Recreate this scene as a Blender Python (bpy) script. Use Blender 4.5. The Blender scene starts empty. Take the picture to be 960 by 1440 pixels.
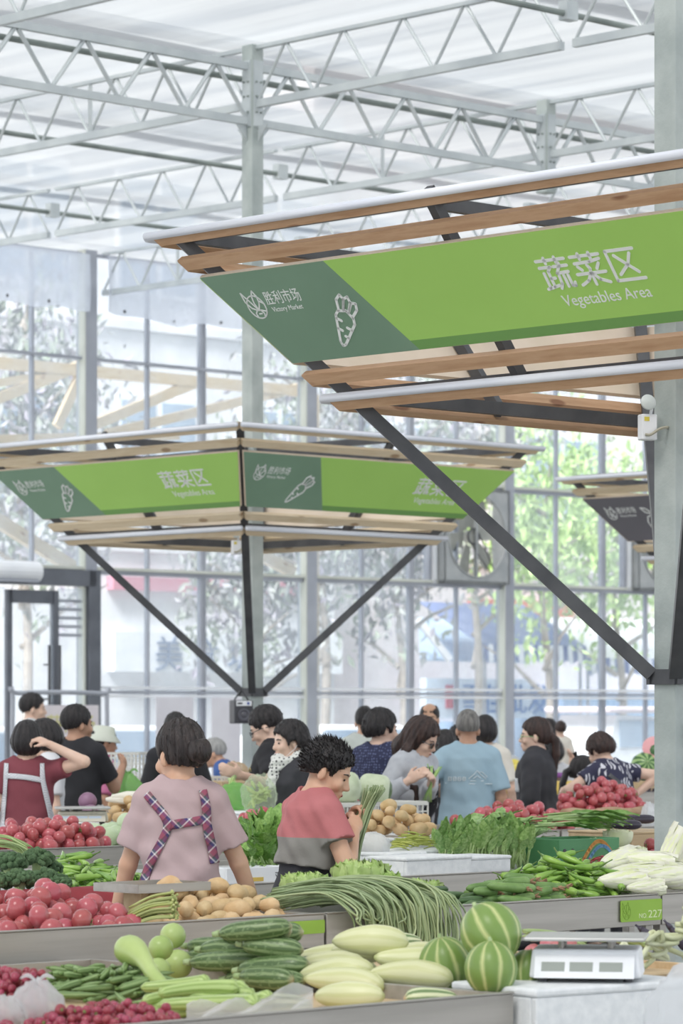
import bpy, bmesh, math, random
import numpy as np
from mathutils import Vector, Matrix, Euler
from mathutils.bvhtree import BVHTree

random.seed(7)
RNG = np.random.default_rng(11)
scene = bpy.context.scene
COL = scene.collection

# ------------------------------------------------------------------ camera
F = 4720.0                       # focal length in pixels of the 960 x 1440 frame
CAMZ = 1.66
HOR = 1000.0                     # horizon row
cam_d = bpy.data.cameras.new('camera')
cam_d.sensor_fit = 'HORIZONTAL'
cam_d.sensor_width = 24.0
cam_d.lens = F / 960.0 * 24.0
cam_d.shift_y = (HOR - 720.0) / 1440.0 * 1.5      # in units of sensor width (larger side is height)
cam_d.clip_start = 0.5
cam_d.clip_end = 400
cam_d.dof.use_dof = True
cam_d.dof.focus_distance = 14.6
cam_d.dof.aperture_fstop = 5.6
cam = bpy.data.objects.new('camera', cam_d)
cam.location = (0, 0, CAMZ)
cam.rotation_euler = (math.pi / 2, 0, 0)
COL.objects.link(cam)
scene.camera = cam

# ------------------------------------------------------------------ sky, sun, exposure
world = bpy.data.worlds.new('hazy_sky')
scene.world = world
world.use_nodes = True
_bg = world.node_tree.nodes['Background']
_bg.inputs['Color'].default_value = (0.93, 0.965, 1.0, 1)
_bg.inputs['Strength'].default_value = 1.72
sun_d = bpy.data.lights.new('hazy_sun', 'SUN')
sun_d.energy = 10.0
sun_d.angle = math.radians(20)
sun_d.color = (1.0, 0.96, 0.9)
sun = bpy.data.objects.new('hazy_sun', sun_d)
sun.rotation_euler = (math.radians(34), math.radians(-20), 0)
COL.objects.link(sun)
vs = scene.view_settings
vs.view_transform = 'Standard'
vs.look = 'None'
vs.exposure = -0.08
vs.gamma = 1.0
vs.use_curve_mapping = False

# ------------------------------------------------------------------ geometry of the hall: axes A (recedes right) and B (recedes left)
TH = math.radians(45.9)
AX = Vector((math.sin(TH), math.cos(TH), 0))
BX = Vector((-math.cos(TH), math.sin(TH), 0))
ROTG = math.pi / 2 - TH          # z rotation that brings local x on A and local y on B

K = 1.18                         # bay module of the hall relative to a 3 m grid
def zk(z):
    return CAMZ + (z - CAMZ) * K

def W(a, b, z=0.0):
    return AX * a + BX * b + Vector((0, 0, z))

def pix(px, py, Y):
    return Vector(((px - 480.0) * Y / F, Y, CAMZ - (py - HOR) * Y / F))

def aOf(px, b):
    """a coordinate where the vertical plane seen at column px meets the line b = const"""
    q = (px - 480.0) / F
    Y = b / (BX.y + BX.x * q)
    return (q * Y) * AX.x + Y * AX.y

def yOf(px, b):
    q = (px - 480.0) / F
    return b / (BX.y + BX.x * q)

# ------------------------------------------------------------------ colours and materials
def lin(c):
    if isinstance(c, str):
        c = c.lstrip('#')
        c = [int(c[i:i + 2], 16) / 255.0 for i in (0, 2, 4)]
    return tuple(((v / 12.92) if v <= 0.04045 else ((v + 0.055) / 1.055) ** 2.4) for v in c[:3]) + (1.0,)

_mats = {}

class NT:
    def __init__(s, m):
        s.t = m.node_tree
        s.n = s.t.nodes
    def new(s, typ, **kw):
        x = s.n.new(typ)
        for k, v in kw.items():
            setattr(x, k, v)
        return x
    def link(s, a, b):
        s.t.links.new(a, b)
    def coord(s, out='Object', scale=(1, 1, 1), rnd=0.0):
        tc = s.new('ShaderNodeTexCoord')
        mp = s.new('ShaderNodeMapping')
        s.link(tc.outputs[out], mp.inputs['Vector'])
        mp.inputs['Scale'].default_value = scale
        if rnd:
            oi = s.new('ShaderNodeObjectInfo')
            mu = s.new('ShaderNodeMath', operation='MULTIPLY')
            mu.inputs[1].default_value = rnd
            s.link(oi.outputs['Random'], mu.inputs[0])
            s.link(mu.outputs[0], mp.inputs['Location'])
        return mp.outputs[0]
    def noise(s, vec, scale=5, detail=3, rough=0.5):
        x = s.new('ShaderNodeTexNoise')
        x.inputs['Scale'].default_value = scale
        x.inputs['Detail'].default_value = detail
        x.inputs['Roughness'].default_value = rough
        if vec is not None:
            s.link(vec, x.inputs['Vector'])
        return x.outputs['Fac']
    def ramp(s, fac, stops, interp='LINEAR'):
        r = s.new('ShaderNodeValToRGB')
        cr = r.color_ramp
        cr.interpolation = interp
        while len(cr.elements) < len(stops):
            cr.elements.new(0.5)
        for e, (p, c) in zip(cr.elements, stops):
            e.position = p
            e.color = lin(c) if isinstance(c, str) else (c if len(c) == 4 else lin(c))
        s.link(fac, r.inputs['Fac'])
        return r.outputs['Color']
    def math(s, op, a, b=None):
        x = s.new('ShaderNodeMath', operation=op)
        for i, v in ((0, a), (1, b)):
            if v is None: continue
            if isinstance(v, (int, float)): x.inputs[i].default_value = v
            else: s.link(v, x.inputs[i])
        return x.outputs[0]
    def mix(s, fac, c1, c2, blend='MIX'):
        x = s.new('ShaderNodeMix', data_type='RGBA', blend_type=blend)
        for idx, v in ((0, fac), (6, c1), (7, c2)):
            if isinstance(v, (int, float)): x.inputs[idx].default_value = v
            elif isinstance(v, str): x.inputs[idx].default_value = lin(v)
            elif isinstance(v, tuple): x.inputs[idx].default_value = v
            else: s.link(v, x.inputs[idx])
        return x.outputs[2]
    def xyz(s, vec):
        x = s.new('ShaderNodeSeparateXYZ')
        s.link(vec, x.inputs[0])
        return x.outputs

def mat(name, col, col2=None, ns=6.0, rough=0.5, metal=0.0, bump=0.0, bs=40.0, vary=0.0, spec=0.5,
        stretch=(1, 1, 1), coat=0.0, trans=0.0, alpha=1.0, sss=0.0, lo=0.35, hi=0.65):
    """principled material with a procedural two-tone noise, optional bump, per-object value variation"""
    if name in _mats:
        return _mats[name]
    m = bpy.data.materials.new(name)
    m.use_nodes = True
    N = NT(m)
    p = N.n['Principled BSDF']
    c = lin(col)
    base = None
    if col2 is not None:
        v = N.coord('Object', stretch, rnd=7.0)
        base = N.ramp(N.noise(v, ns, 4), [(lo, col), (hi, col2)])
    if vary:
        hs = N.new('ShaderNodeHueSaturation')
        if base is None: hs.inputs['Color'].default_value = c
        else: N.link(base, hs.inputs['Color'])
        oi = N.new('ShaderNodeObjectInfo')
        mr = N.new('ShaderNodeMapRange')
        mr.inputs['To Min'].default_value = 1 - vary
        mr.inputs['To Max'].default_value = 1 + vary
        N.link(oi.outputs['Random'], mr.inputs['Value'])
        N.link(mr.outputs[0], hs.inputs['Value'])
        mh = N.new('ShaderNodeMapRange')
        mh.inputs['To Min'].default_value = 0.5 + vary * 0.07
        mh.inputs['To Max'].default_value = 0.5 - vary * 0.07
        N.link(oi.outputs['Random'], mh.inputs['Value'])
        N.link(mh.outputs[0], hs.inputs['Hue'])
        base = hs.outputs[0]
    if base is None: p.inputs['Base Color'].default_value = c
    else: N.link(base, p.inputs['Base Color'])
    p.inputs['Roughness'].default_value = rough
    p.inputs['Metallic'].default_value = metal
    p.inputs['Specular IOR Level'].default_value = spec
    p.inputs['Coat Weight'].default_value = coat
    p.inputs['Transmission Weight'].default_value = trans
    p.inputs['Alpha'].default_value = alpha
    if sss:
        p.inputs['Subsurface Weight'].default_value = sss
        p.inputs['Subsurface Radius'].default_value = (0.02, 0.008, 0.005)
    if bump:
        b = N.new('ShaderNodeBump')
        b.inputs['Strength'].default_value = bump
        b.inputs['Distance'].default_value = 0.01
        N.link(N.noise(N.coord('Object', stretch, rnd=3.0), bs, 3), b.inputs['Height'])
        N.link(b.outputs[0], p.inputs['Normal'])
    _mats[name] = m
    return m

def film_mat(name, col, t_clear, t_trans, rough=0.4, haze_noise=0.0, ns=2.0, bump=0.0, bstretch=(1, 1, 1), bs=20, dcol=None, streak=None, tint=(1, 1, 1)):
    """thin sheet: part clear, part diffusely transmitting, rest diffuse"""
    if name in _mats: return _mats[name]
    m = bpy.data.materials.new(name); m.use_nodes = True
    N = NT(m)
    for x in list(N.n): N.n.remove(x)
    out = N.new('ShaderNodeOutputMaterial')
    tr = N.new('ShaderNodeBsdfTransparent'); tr.inputs[0].default_value = tuple(tint) + (1,)
    tl = N.new('ShaderNodeBsdfTranslucent'); tl.inputs[0].default_value = lin(col)
    df = N.new('ShaderNodeBsdfPrincipled'); df.inputs['Base Color'].default_value = lin(dcol or col)
    df.inputs['Roughness'].default_value = rough
    if streak:
        N.link(N.ramp(N.noise(N.coord('Object', streak), 1.0, 5, .6), [(.3, dcol or col), (.6, col)]), tl.inputs[0])
    m1 = N.new('ShaderNodeMixShader'); m2 = N.new('ShaderNodeMixShader')
    m1.inputs[0].default_value = 1 - t_trans
    N.link(tl.outputs[0], m1.inputs[1]); N.link(df.outputs[0], m1.inputs[2])
    m2.inputs[0].default_value = 1 - t_clear
    if haze_noise:
        v = N.coord('Object')
        n = N.noise(v, ns, 4)
        mr = N.new('ShaderNodeMapRange')
        mr.inputs['From Min'].default_value = 0.35; mr.inputs['From Max'].default_value = 0.65
        mr.inputs['To Min'].default_value = 1 - t_clear - haze_noise; mr.inputs['To Max'].default_value = 1 - t_clear + haze_noise
        N.link(n, mr.inputs['Value']); N.link(mr.outputs[0], m2.inputs[0])
    if bump:
        b = N.new('ShaderNodeBump'); b.inputs['Strength'].default_value = bump; b.inputs['Distance'].default_value = 0.02
        N.link(N.noise(N.coord('Object', bstretch), bs, 3), b.inputs['Height'])
        N.link(b.outputs[0], df.inputs['Normal']); N.link(b.outputs[0], tl.inputs['Normal'])
    N.link(tr.outputs[0], m2.inputs[1]); N.link(m1.outputs[0], m2.inputs[2])
    N.link(m2.outputs[0], out.inputs[0])
    _mats[name] = m
    return m

# ------------------------------------------------------------------ mesh building
class MB:
    def __init__(s):
        s.v = []; s.f = []; s.uv = []; s.mi = []; s.cur = 0
    def add(s, vs, fs, uvs=None):
        o = len(s.v)
        s.v += [tuple(x) for x in vs]
        for i, f in enumerate(fs):
            s.f.append([k + o for k in f])
            s.uv.append(uvs[i] if uvs else [(0, 0)] * len(f))
            s.mi.append(s.cur)
        return s
    def box(s, c, d, M=None):
        cx, cy, cz = c; x, y, z = d[0] / 2, d[1] / 2, d[2] / 2
        vs = [Vector((cx + i * x, cy + j * y, cz + k * z)) for i in (-1, 1) for j in (-1, 1) for k in (-1, 1)]
        if M is not None: vs = [M @ p for p in vs]
        return s.add(vs, [(0, 1, 3, 2), (4, 6, 7, 5), (0, 4, 5, 1), (2, 3, 7, 6), (0, 2, 6, 4), (1, 5, 7, 3)])
    def bar(s, p0, p1, w, h, up=(0, 0, 1)):
        p0 = Vector(p0); p1 = Vector(p1); d = (p1 - p0).normalized(); up = Vector(up)
        if abs(d.dot(up)) > 0.99: up = Vector((1, 0, 0)) if abs(d.x) < 0.9 else Vector((0, 1, 0))
        x = d.cross(up).normalized(); y = x.cross(d).normalized()
        vs = [p + x * (i * w / 2) + y * (j * h / 2) for p in (p0, p1) for i, j in ((-1, -1), (1, -1), (1, 1), (-1, 1))]
        return s.add(vs, [(0, 1, 2, 3)[::-1], (4, 5, 6, 7), (0, 1, 5, 4), (1, 2, 6, 5), (2, 3, 7, 6), (3, 0, 4, 7)])
    def tube(s, pts, r, n=8, cap=True, flat=1.0, ridge=None, closed=False):
        """r: number, list or function of t; ridge: function of angle giving a radius factor"""
        pts = [Vector(p) for p in pts]; m = len(pts)
        rr = [(r(i / (m - 1)) if callable(r) else (r[i] if isinstance(r, (list, tuple, np.ndarray)) else r)) for i in range(m)]
        tang = []
        for i in range(m):
            if closed: t = pts[(i + 1) % m] - pts[i - 1]
            else: t = pts[min(i + 1, m - 1)] - pts[max(i - 1, 0)]
            tang.append(t.normalized() if t.length > 1e-9 else Vector((0, 0, 1)))
        ref = Vector((0, 0, 1))
        if abs(tang[0].dot(ref)) > 0.9: ref = Vector((0, 1, 0))
        x = tang[0].cross(ref).normalized()
        vs = []
        for i in range(m):
            t = tang[i]
            x = (x - t * x.dot(t))
            x = x.normalized() if x.length > 1e-9 else t.orthogonal().normalized()
            y = t.cross(x)
            for k in range(n):
                an = 2 * math.pi * k / n
                q = rr[i] * (ridge(an) if ridge else 1.0)
                vs.append(pts[i] + x * (math.cos(an) * q) + y * (math.sin(an) * q * flat))
        fs = []; uvs = []
        for i in range(m if closed else m - 1):
            i2 = (i + 1) % m
            for k in range(n):
                k2 = (k + 1) % n
                fs.append((i * n + k, i * n + k2, i2 * n + k2, i2 * n + k))
                u0, u1 = k / n, (k + 1) / n; v0, v1 = i / (m - 1), (i + 1) / (m - 1)
                uvs.append([(u0, v0), (u1, v0), (u1, v1), (u0, v1)])
        if cap and not closed:
            fs.append(tuple(range(n))[::-1]); uvs.append([(k / n, 0) for k in range(n)][::-1])
            fs.append(tuple((m - 1) * n + k for k in range(n))); uvs.append([(k / n, 1) for k in range(n)])
        return s.add(vs, fs, uvs)
    def lathe(s, prof, n=16, c=(0, 0, 0), ridge=None):
        """prof: list of (radius, z)"""
        vs = []; m = len(prof)
        for r, z in prof:
            for k in range(n):
                an = 2 * math.pi * k / n
                q = r * (ridge(an) if ridge else 1.0)
                vs.append((c[0] + math.cos(an) * q, c[1] + math.sin(an) * q, c[2] + z))
        fs = []; uvs = []
        for i in range(m - 1):
            for k in range(n):
                k2 = (k + 1) % n
                fs.append((i * n + k, i * n + k2, (i + 1) * n + k2, (i + 1) * n + k))
                u0, u1 = k / n, (k + 1) / n; v0, v1 = i / (m - 1), (i + 1) / (m - 1)
                uvs.append([(u0, v0), (u1, v0), (u1, v1), (u0, v1)])
        fs.append(tuple(range(n))[::-1]); uvs.append([(k / n, 0) for k in range(n)])
        fs.append(tuple((m - 1) * n + k for k in range(n))); uvs.append([(k / n, 1) for k in range(n)])
        return s.add(vs, fs, uvs)
    def ball(s, c, r, n=10, m=7, M=None):
        r = (r, r, r) if isinstance(r, (int, float)) else r
        vs = []; c = Vector(c)
        for i in range(m + 1):
            th = math.pi * i / m
            for k in range(n):
                an = 2 * math.pi * k / n
                p = Vector((r[0] * math.sin(th) * math.cos(an), r[1] * math.sin(th) * math.sin(an), r[2] * math.cos(th)))
                vs.append((M @ p if M is not None else p) + c)
        fs = []
        for i in range(m):
            for k in range(n):
                k2 = (k + 1) % n
                fs.append((i * n + k, (i + 1) * n + k, (i + 1) * n + k2, i * n + k2))
        return s.add(vs, fs)
    def prism(s, poly, z0, z1, M=None):
        n = len(poly)
        vs = [Vector((x, y, z)) for z in (z0, z1) for x, y in poly]
        if M is not None: vs = [M @ p for p in vs]
        fs = [tuple(range(n))[::-1], tuple(range(n, 2 * n))] + [(i, (i + 1) % n, n + (i + 1) % n, n + i) for i in range(n)]
        return s.add(vs, fs)
    def grid(s, P):
        """P: 2-D list of points"""
        h = len(P); w = len(P[0])
        vs = [p for row in P for p in row]
        fs = []; uvs = []
        for i in range(h - 1):
            for j in range(w - 1):
                fs.append((i * w + j, i * w + j + 1, (i + 1) * w + j + 1, (i + 1) * w + j))
                a0, a1, b0, b1 = j / (w - 1), (j + 1) / (w - 1), i / (h - 1), (i + 1) / (h - 1)
                uvs.append([(a0, b0), (a1, b0), (a1, b1), (a0, b1)])
        return s.add(vs, fs, uvs)
    def mesh(s, name, mats, smooth=False, merge=False):
        me = bpy.data.meshes.new(name)
        me.from_pydata(s.v, [], s.f)
        uvl = me.uv_layers.new(name='UVMap')
        flat = [c for f in s.uv for uv in f for c in uv]
        if len(flat) == 2 * len(me.loops): uvl.data.foreach_set('uv', flat)
        for m in (mats if isinstance(mats, (list, tuple)) else [mats]):
            me.materials.append(m)
        if any(s.mi): me.polygons.foreach_set('material_index', s.mi)
        bm = bmesh.new(); bm.from_mesh(me)
        if merge: bmesh.ops.remove_doubles(bm, verts=bm.verts, dist=1e-5)
        bmesh.ops.recalc_face_normals(bm, faces=bm.faces)
        bm.to_mesh(me); bm.free()
        if smooth: me.polygons.foreach_set('use_smooth', [True] * len(me.polygons))
        me.update()
        return me
    def build(s, name, mats, parent=None, smooth=False, merge=False, M=None):
        return put(name, s.mesh(name, mats, smooth, merge), parent, M)

def put(name, me, parent=None, M=None):
    o = bpy.data.objects.new(name, me)
    COL.objects.link(o)
    if parent is not None: o.parent = parent
    if M is not None: o.matrix_basis = M
    return o

def empty(name, loc=(0, 0, 0), rz=0.0, parent=None):
    o = bpy.data.objects.new(name, None)
    o.empty_display_size = 0.1
    o.location = loc; o.rotation_euler = (0, 0, rz)
    COL.objects.link(o)
    if parent is not None: o.parent = parent
    return o

def tag(o, label=None, cat=None, group=None, kind=None):
    if label: o['label'] = label
    if cat: o['category'] = cat
    if group: o['group'] = group
    if kind: o['kind'] = kind
    return o

_kids = {}
def copy_tree(o, parent=None):
    c = o.copy(); COL.objects.link(c)
    if parent is not None: c.parent = parent
    for ch in o.children:
        copy_tree(ch, c)
    return c

def frame(o, x, y, z):
    """matrix from origin and three axis vectors"""
    x = Vector(x); y = Vector(y); z = Vector(z); o = Vector(o)
    return Matrix(((x.x, y.x, z.x, o.x), (x.y, y.y, z.y, o.y), (x.z, y.z, z.z, o.z), (0, 0, 0, 1)))

def bez(p, n=12):
    """Catmull-Rom through the points"""
    p = [Vector(q) for q in p]
    q = [p[0] * 2 - p[1]] + p + [p[-1] * 2 - p[-2]]
    out = []
    for i in range(1, len(q) - 2):
        for k in range(n):
            t = k / n
            a, b, c, d = q[i - 1], q[i], q[i + 1], q[i + 2]
            out.append(0.5 * ((2 * b) + (c - a) * t + (2 * a - 5 * b + 4 * c - d) * t * t + (3 * b - a - 3 * c + d) * t ** 3))
    out.append(p[-1])
    return out

def strokes(lines, w, n=8, lift=0.0, th=0.002):
    """flat rounded strokes drawn in the xy plane, as one mesh builder"""
    mb = MB()
    for L in lines:
        L = [Vector((x, y, 0)) for x, y in L]
        for i in range(len(L) - 1):
            p, q = L[i], L[i + 1]
            d = (q - p)
            if d.length < 1e-6: continue
            an = math.atan2(d.y, d.x)
            poly = [(p.x + w / 2 * math.cos(an + math.pi / 2 + math.pi * k / n), p.y + w / 2 * math.sin(an + math.pi / 2 + math.pi * k / n)) for k in range(n + 1)]
            poly += [(q.x + w / 2 * math.cos(an - math.pi / 2 + math.pi * k / n), q.y + w / 2 * math.sin(an - math.pi / 2 + math.pi * k / n)) for k in range(n + 1)]
            mb.prism(poly, lift, lift + th)
    return mb

_txt = {}
def text_mesh(body, size, m, extr=0.001, shear=0.0, width=None):
    cu = bpy.data.curves.new('lettering', 'FONT')
    cu.body = body; cu.size = size; cu.extrude = extr; cu.align_x = 'LEFT'; cu.align_y = 'BOTTOM_BASELINE'
    cu.shear = shear; cu.resolution_u = 3
    o = bpy.data.objects.new('lettering', cu); COL.objects.link(o)
    dg = bpy.context.evaluated_depsgraph_get()
    dg.update()
    me = bpy.data.meshes.new_from_object(o.evaluated_get(dg))
    bpy.data.objects.remove(o); bpy.data.curves.remove(cu)
    if width and len(me.vertices):
        co = np.empty(len(me.vertices) * 3); me.vertices.foreach_get('co', co); co = co.reshape(-1, 3)
        co[:, 0] -= co[:, 0].min(); co[:, 0] *= width / max(1e-6, co[:, 0].max())
        me.vertices.foreach_set('co', co.ravel())
    me.materials.clear(); me.materials.append(m)
    me.name = 'lettering'
    return me
# ================================================================== STRUCTURE
M_steel = mat('galvanised_steel', '#bcc3c6', '#cdd3d4', ns=3, rough=0.45, metal=0.35, bump=0.05)
M_column = mat('weathered_column', '#a4adab', '#bbc3c0', ns=5, rough=0.6, metal=0.1, bump=0.15, bs=60)
M_pipe = mat('dull_pipe', '#7f8885', '#98a19d', ns=4, rough=0.5, metal=0.3)
M_wallfr = mat('window_frame_paint', '#9fa3ad', '#b0b4bd', ns=2, rough=0.5, metal=0.2)
M_wallfr2 = mat('rail_cream', '#c9ccc2', '#d8dbd2', ns=2, rough=0.5)
M_dark = mat('dark_steel', '#4b4c50', '#5a5b5e', ns=8, rough=0.5, metal=0.2)
M_doorfr = mat('door_frame_grey', '#5c6068', '#6a6e76', ns=3, rough=0.45, metal=0.2)
M_white = mat('white_plastic', '#e6e9ee', '#f1f3f6', ns=3, rough=0.4)
M_floor = mat('grey_floor', '#8f8f8c', '#a3a29f', ns=3, rough=0.6, bump=0.1)
M_roof = film_mat('roof_film', '#eef2f5', 0.14, 0.185, rough=0.5, dcol='#b4bcc6', streak=(3.0, .12, 1))
M_glass = film_mat('hazy_glass', '#e2eaf2', 0.82, 0.55, rough=0.15, haze_noise=0.08, ns=1.3, tint=(.92, .94, .96))
M_curtain = film_mat('curtain_film', '#dfe4ee', 0.22, 0.55, rough=0.35, haze_noise=0.08, ns=3)

C2 = Vector((-0.614, 23.2, 0)) * K; C1 = Vector((1.266, 12.8, 0)) * K; C3 = Vector((3.69, 26.2, 0)) * K
a2, b2 = C2.dot(AX), C2.dot(BX)
DA, DB = 3.0 * K, 2.93 * K
WALLB = 36.0 * K * BX.y               # the glazed wall stands on the line b = WALLB
ROOFZ = zk(6.28)

def struct(o, label=None, cat=None):
    return tag(o, label, cat, kind='structure')

# floor and pavement outside
mb = MB(); mb.box((18, 12, -0.05), (80, 2 * (WALLB + 0.1 - 12), 0.1))
struct(mb.build('floor', M_floor, M=Matrix.Rotation(ROTG, 4, 'Z')), 'grey concrete market hall floor', 'floor')
mb = MB(); mb.box((25, WALLB + 20.15, -0.06), (90, 40, 0.1))
struct(mb.build('pavement', mat('pavement', '#b9b9b8', '#c9c9c6', ns=2, rough=0.8), M=Matrix.Rotation(ROTG, 4, 'Z')),
       'pale pavement outside the glazed wall', 'pavement')

# translucent roof film with a slight sag between the trusses
P = []
for i in range(61):
    b = -24 + (WALLB + 0.6 + 24) * i / 60
    row = []
    for j in range(81):
        a = -24 + 76 * j / 80
        fa = ((a - a2) / DA) % 1.0
        sag = 0.035 * (1 - (2 * fa - 1) ** 2) + 0.004 * math.sin(b * 3.1 + a)
        row.append(Vector((a, b, ROOFZ + 0.02 + sag)))
    P.append(row)
mb = MB(); mb.grid(P)
ceil = struct(mb.build('ceiling', M_roof, M=Matrix.Rotation(ROTG, 4, 'Z'), smooth=True), 'translucent white film roof over the hall', 'ceiling')
# ridge gutters lying above the film along A: children of the roof
M_gut = mat('roof_gutter', '#8a8f96', rough=0.6)
gm = MB(); gm.box((0, 0, 0), (76, 0.28, 0.05)); gm = gm.mesh('roof_gutter', M_gut)
k = 0
b = b2 - 12 * DB
while b < WALLB + 0.5:
    put('roof_gutter', gm, ceil, Matrix.Translation((14, b + 0.72, ROOFZ + 0.15)))
    b += DB
    k += 1

# ---- trusses
def seg_truss(name, nodes_dir, p0, p1, ztop, zbot, ctop, cbot, ct, nweb, wr, post, parent):
    """one bay of a truss between p0 and p1, as parts of parent"""
    p0 = Vector(p0); p1 = Vector(p1)
    mb = MB(); mb.bar(p0 + Vector((0, 0, ztop)), p1 + Vector((0, 0, ztop)), ct, ctop); mb.build('top_chord', M_steel, parent)
    mb = MB(); mb.bar(p0 + Vector((0, 0, zbot)), p1 + Vector((0, 0, zbot)), ct, cbot); mb.build('bottom_chord', M_steel, parent)
    for k in range(nweb):
        t0, t1 = k / nweb, (k + 1) / nweb
        e = 0.05 / nweb
        za, zb = (zbot + cbot / 2, ztop - ctop / 2) if k % 2 == 0 else (ztop - ctop / 2, zbot + cbot / 2)
        mb = MB(); mb.tube([p0.lerp(p1, t0 + e) + Vector((0, 0, za)), p0.lerp(p1, t1 - e) + Vector((0, 0, zb))], wr, 6)
        mb.build('web', M_steel, parent)
    if post:
        q = p0.lerp(p1, 0.5 if (nweb // 2) % 2 == 0 else 0.5 + 1.0 / nweb)
        mb = MB(); mb.bar(q + Vector((0, 0, zbot)), q + Vector((0, 0, ztop)), 0.035, 0.035); mb.build('post', M_steel, parent)

# A trusses over the column rows, B trusses over every bay line
for jj, nm in ((0, 'steel lattice truss on the row of columns with the left sign canopy'), (-3, 'steel lattice truss on the row of the near right column')):
    root = struct(empty('roof_truss', W(a2, b2 + jj * DB)), nm, 'truss')
    for i in range(-3, 4):
        o = W(i * DA, 0); o2 = W((i + 1) * DA, 0)
        if jj == -3 and i > 1: continue
        if jj == 0:
            seg_truss('t', None, o + AX * 0.06, o2 - AX * 0.06, zk(6.11), zk(5.73), 0.06, 0.06, 0.05, 10, 0.018, False, root)
    mb = MB(); mb.tube([W(-9 * K, 0.1, zk(6.035)), W(12 * K, 0.1, zk(6.035))], 0.026, 8); mb.build('pipe', M_pipe, root)
NB = ['over the far left corner', 'over the left sign canopy column', 'one bay behind the left sign canopy', 'two bays behind the left canopy',
      'far back near the grey sign', 'farthest right']
for i in range(-2, 5):
    root = struct(empty('cross_truss', W(a2 + i * DA, b2)), 'light steel cross truss under the film roof ' + ['at the near left', 'left of the canopy column', 'through the left canopy column', 'one bay behind the left canopy column', 'two bays behind the left canopy column', 'three bays behind the left canopy column', 'four bays behind the left canopy column'][i + 2], 'truss')
    for j in range(-4, 3):
        o = W(0, j * DB); o2 = W(0, (j + 1) * DB)
        seg_truss('t', None, o + BX * 0.06, o2 - BX * 0.06, zk(6.24), zk(5.85), 0.03, 0.062, 0.05, 10, 0.0135, j % 2 == 0, root)
# purlin pipes along A between the column rows, with clamps
for j, nm in ((-2, 'nearest'), (-1, 'second'), (1, 'third'), (2, 'farthest')):
    mb = MB(); mb.tube([W(a2 - 9 * K, b2 + j * DB, zk(6.04)), W(a2 + 12 * K, b2 + j * DB, zk(6.04))], 0.024, 8)
    o = struct(mb.build('trim_%d' % (j + 3), M_pipe), nm + ' grey pipe purlin running across the roof bays', 'pipe')
    for i in range(-2, 5):
        mb = MB(); c = W(a2 + i * DA, b2 + j * DB, zk(6.06))
        mb.box((0, 0, 0), (0.12, 0.09, 0.14), Matrix.Translation(c) @ Matrix.Rotation(ROTG, 4, 'Z'))
        mb.build('clamp', M_steel, o)

# ---- columns
def column(p, label, top=zk(6.26), base=0.0):
    root = struct(empty('column', p, ROTG), label, 'column')
    s = 0.126; ZG = zk(5.70)
    mb = MB(); mb.box((0, 0, (top + base) / 2), (s, s, top - base)); o = mb.build('shaft', M_column, root)
    bv = o.modifiers.new('b', 'BEVEL'); bv.width = 0.006; bv.segments = 2
    for k in range(4):
        R = Matrix.Rotation(k * math.pi / 2, 4, 'Z')
        mb = MB(); mb.box((0, -s / 2 - 0.004, zk(5.92)), (s * 0.8, 0.008, 0.54), R); mb.build('end_plate', M_steel, root)
        for z in (zk(5.79), zk(5.9), zk(6.0)):
            for x in (-0.025, 0.025):
                mb = MB(); mb.tube([R @ Vector((x, -s / 2 - 0.006, z)), R @ Vector((x, -s / 2 - 0.02, z))], 0.009, 6); mb.build('bolt', M_pipe, root)
        mb = MB(); mb.prism([(-0.004, 0), (0.004, 0), (0.004, 0.001), (-0.004, 0.001)], 0, 0.001)
        g = MB(); g.add([R @ Vector(q) for q in ((-.004, -s / 2, ZG), (-.004, -s / 2 - .12, ZG), (-.004, -s / 2, ZG - .13), (.004, -s / 2, ZG), (.004, -s / 2 - .12, ZG), (.004, -s / 2, ZG - .13))],
                        [(0, 1, 2), (5, 4, 3), (0, 3, 4, 1), (1, 4, 5, 2), (2, 5, 3, 0)])
        g.build('gusset', M_steel, root)
    return root
column(C1, 'near greenish grey square steel column at the right edge')
column(C2, 'grey square steel column carrying the left sign canopy')
column(C2 + AX * DA, 'short grey steel hanger post at the roof above the big sign', base=zk(5.56))
column(C3, 'grey steel column carrying the dark fruit sign canopy')

# ---- the glazed wall (b = WALLB), local frame: x along A, z up, y into B
ZR = [0.0, 0.62, zk(1.85), zk(3.05), zk(4.14), zk(5.18), zk(6.22)]
wcols = [122 - 310, 122, 432, 710, 972, 1218, 1450]
wa = [aOf(p, WALLB) for p in wcols]
wallroot = struct(empty('wall_back', W(0, WALLB), ROTG), 'glazed back wall frame of pale steel mullions and rails', 'wall')
def wbox(nm, a0, a1, z0, z1, dep, m=M_wallfr, yo=0.0, parent=None):
    mb = MB(); mb.box(((a0 + a1) / 2, yo, (z0 + z1) / 2), (a1 - a0, dep, z1 - z0)); return mb.build(nm, m, parent or wallroot)
for k, a in enumerate(wa):
    wbox('wall_column', a - 0.088, a + 0.088, 0, zk(6.26), 0.17, M_wallfr)
    wbox('column_flange', a - 0.11, a - 0.088, 0, zk(6.26), 0.12, M_wallfr2, -0.03)
win_n = 0
FANS = {2: True, 3: True}
paneN = 0
DOORBAY = 0
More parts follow.
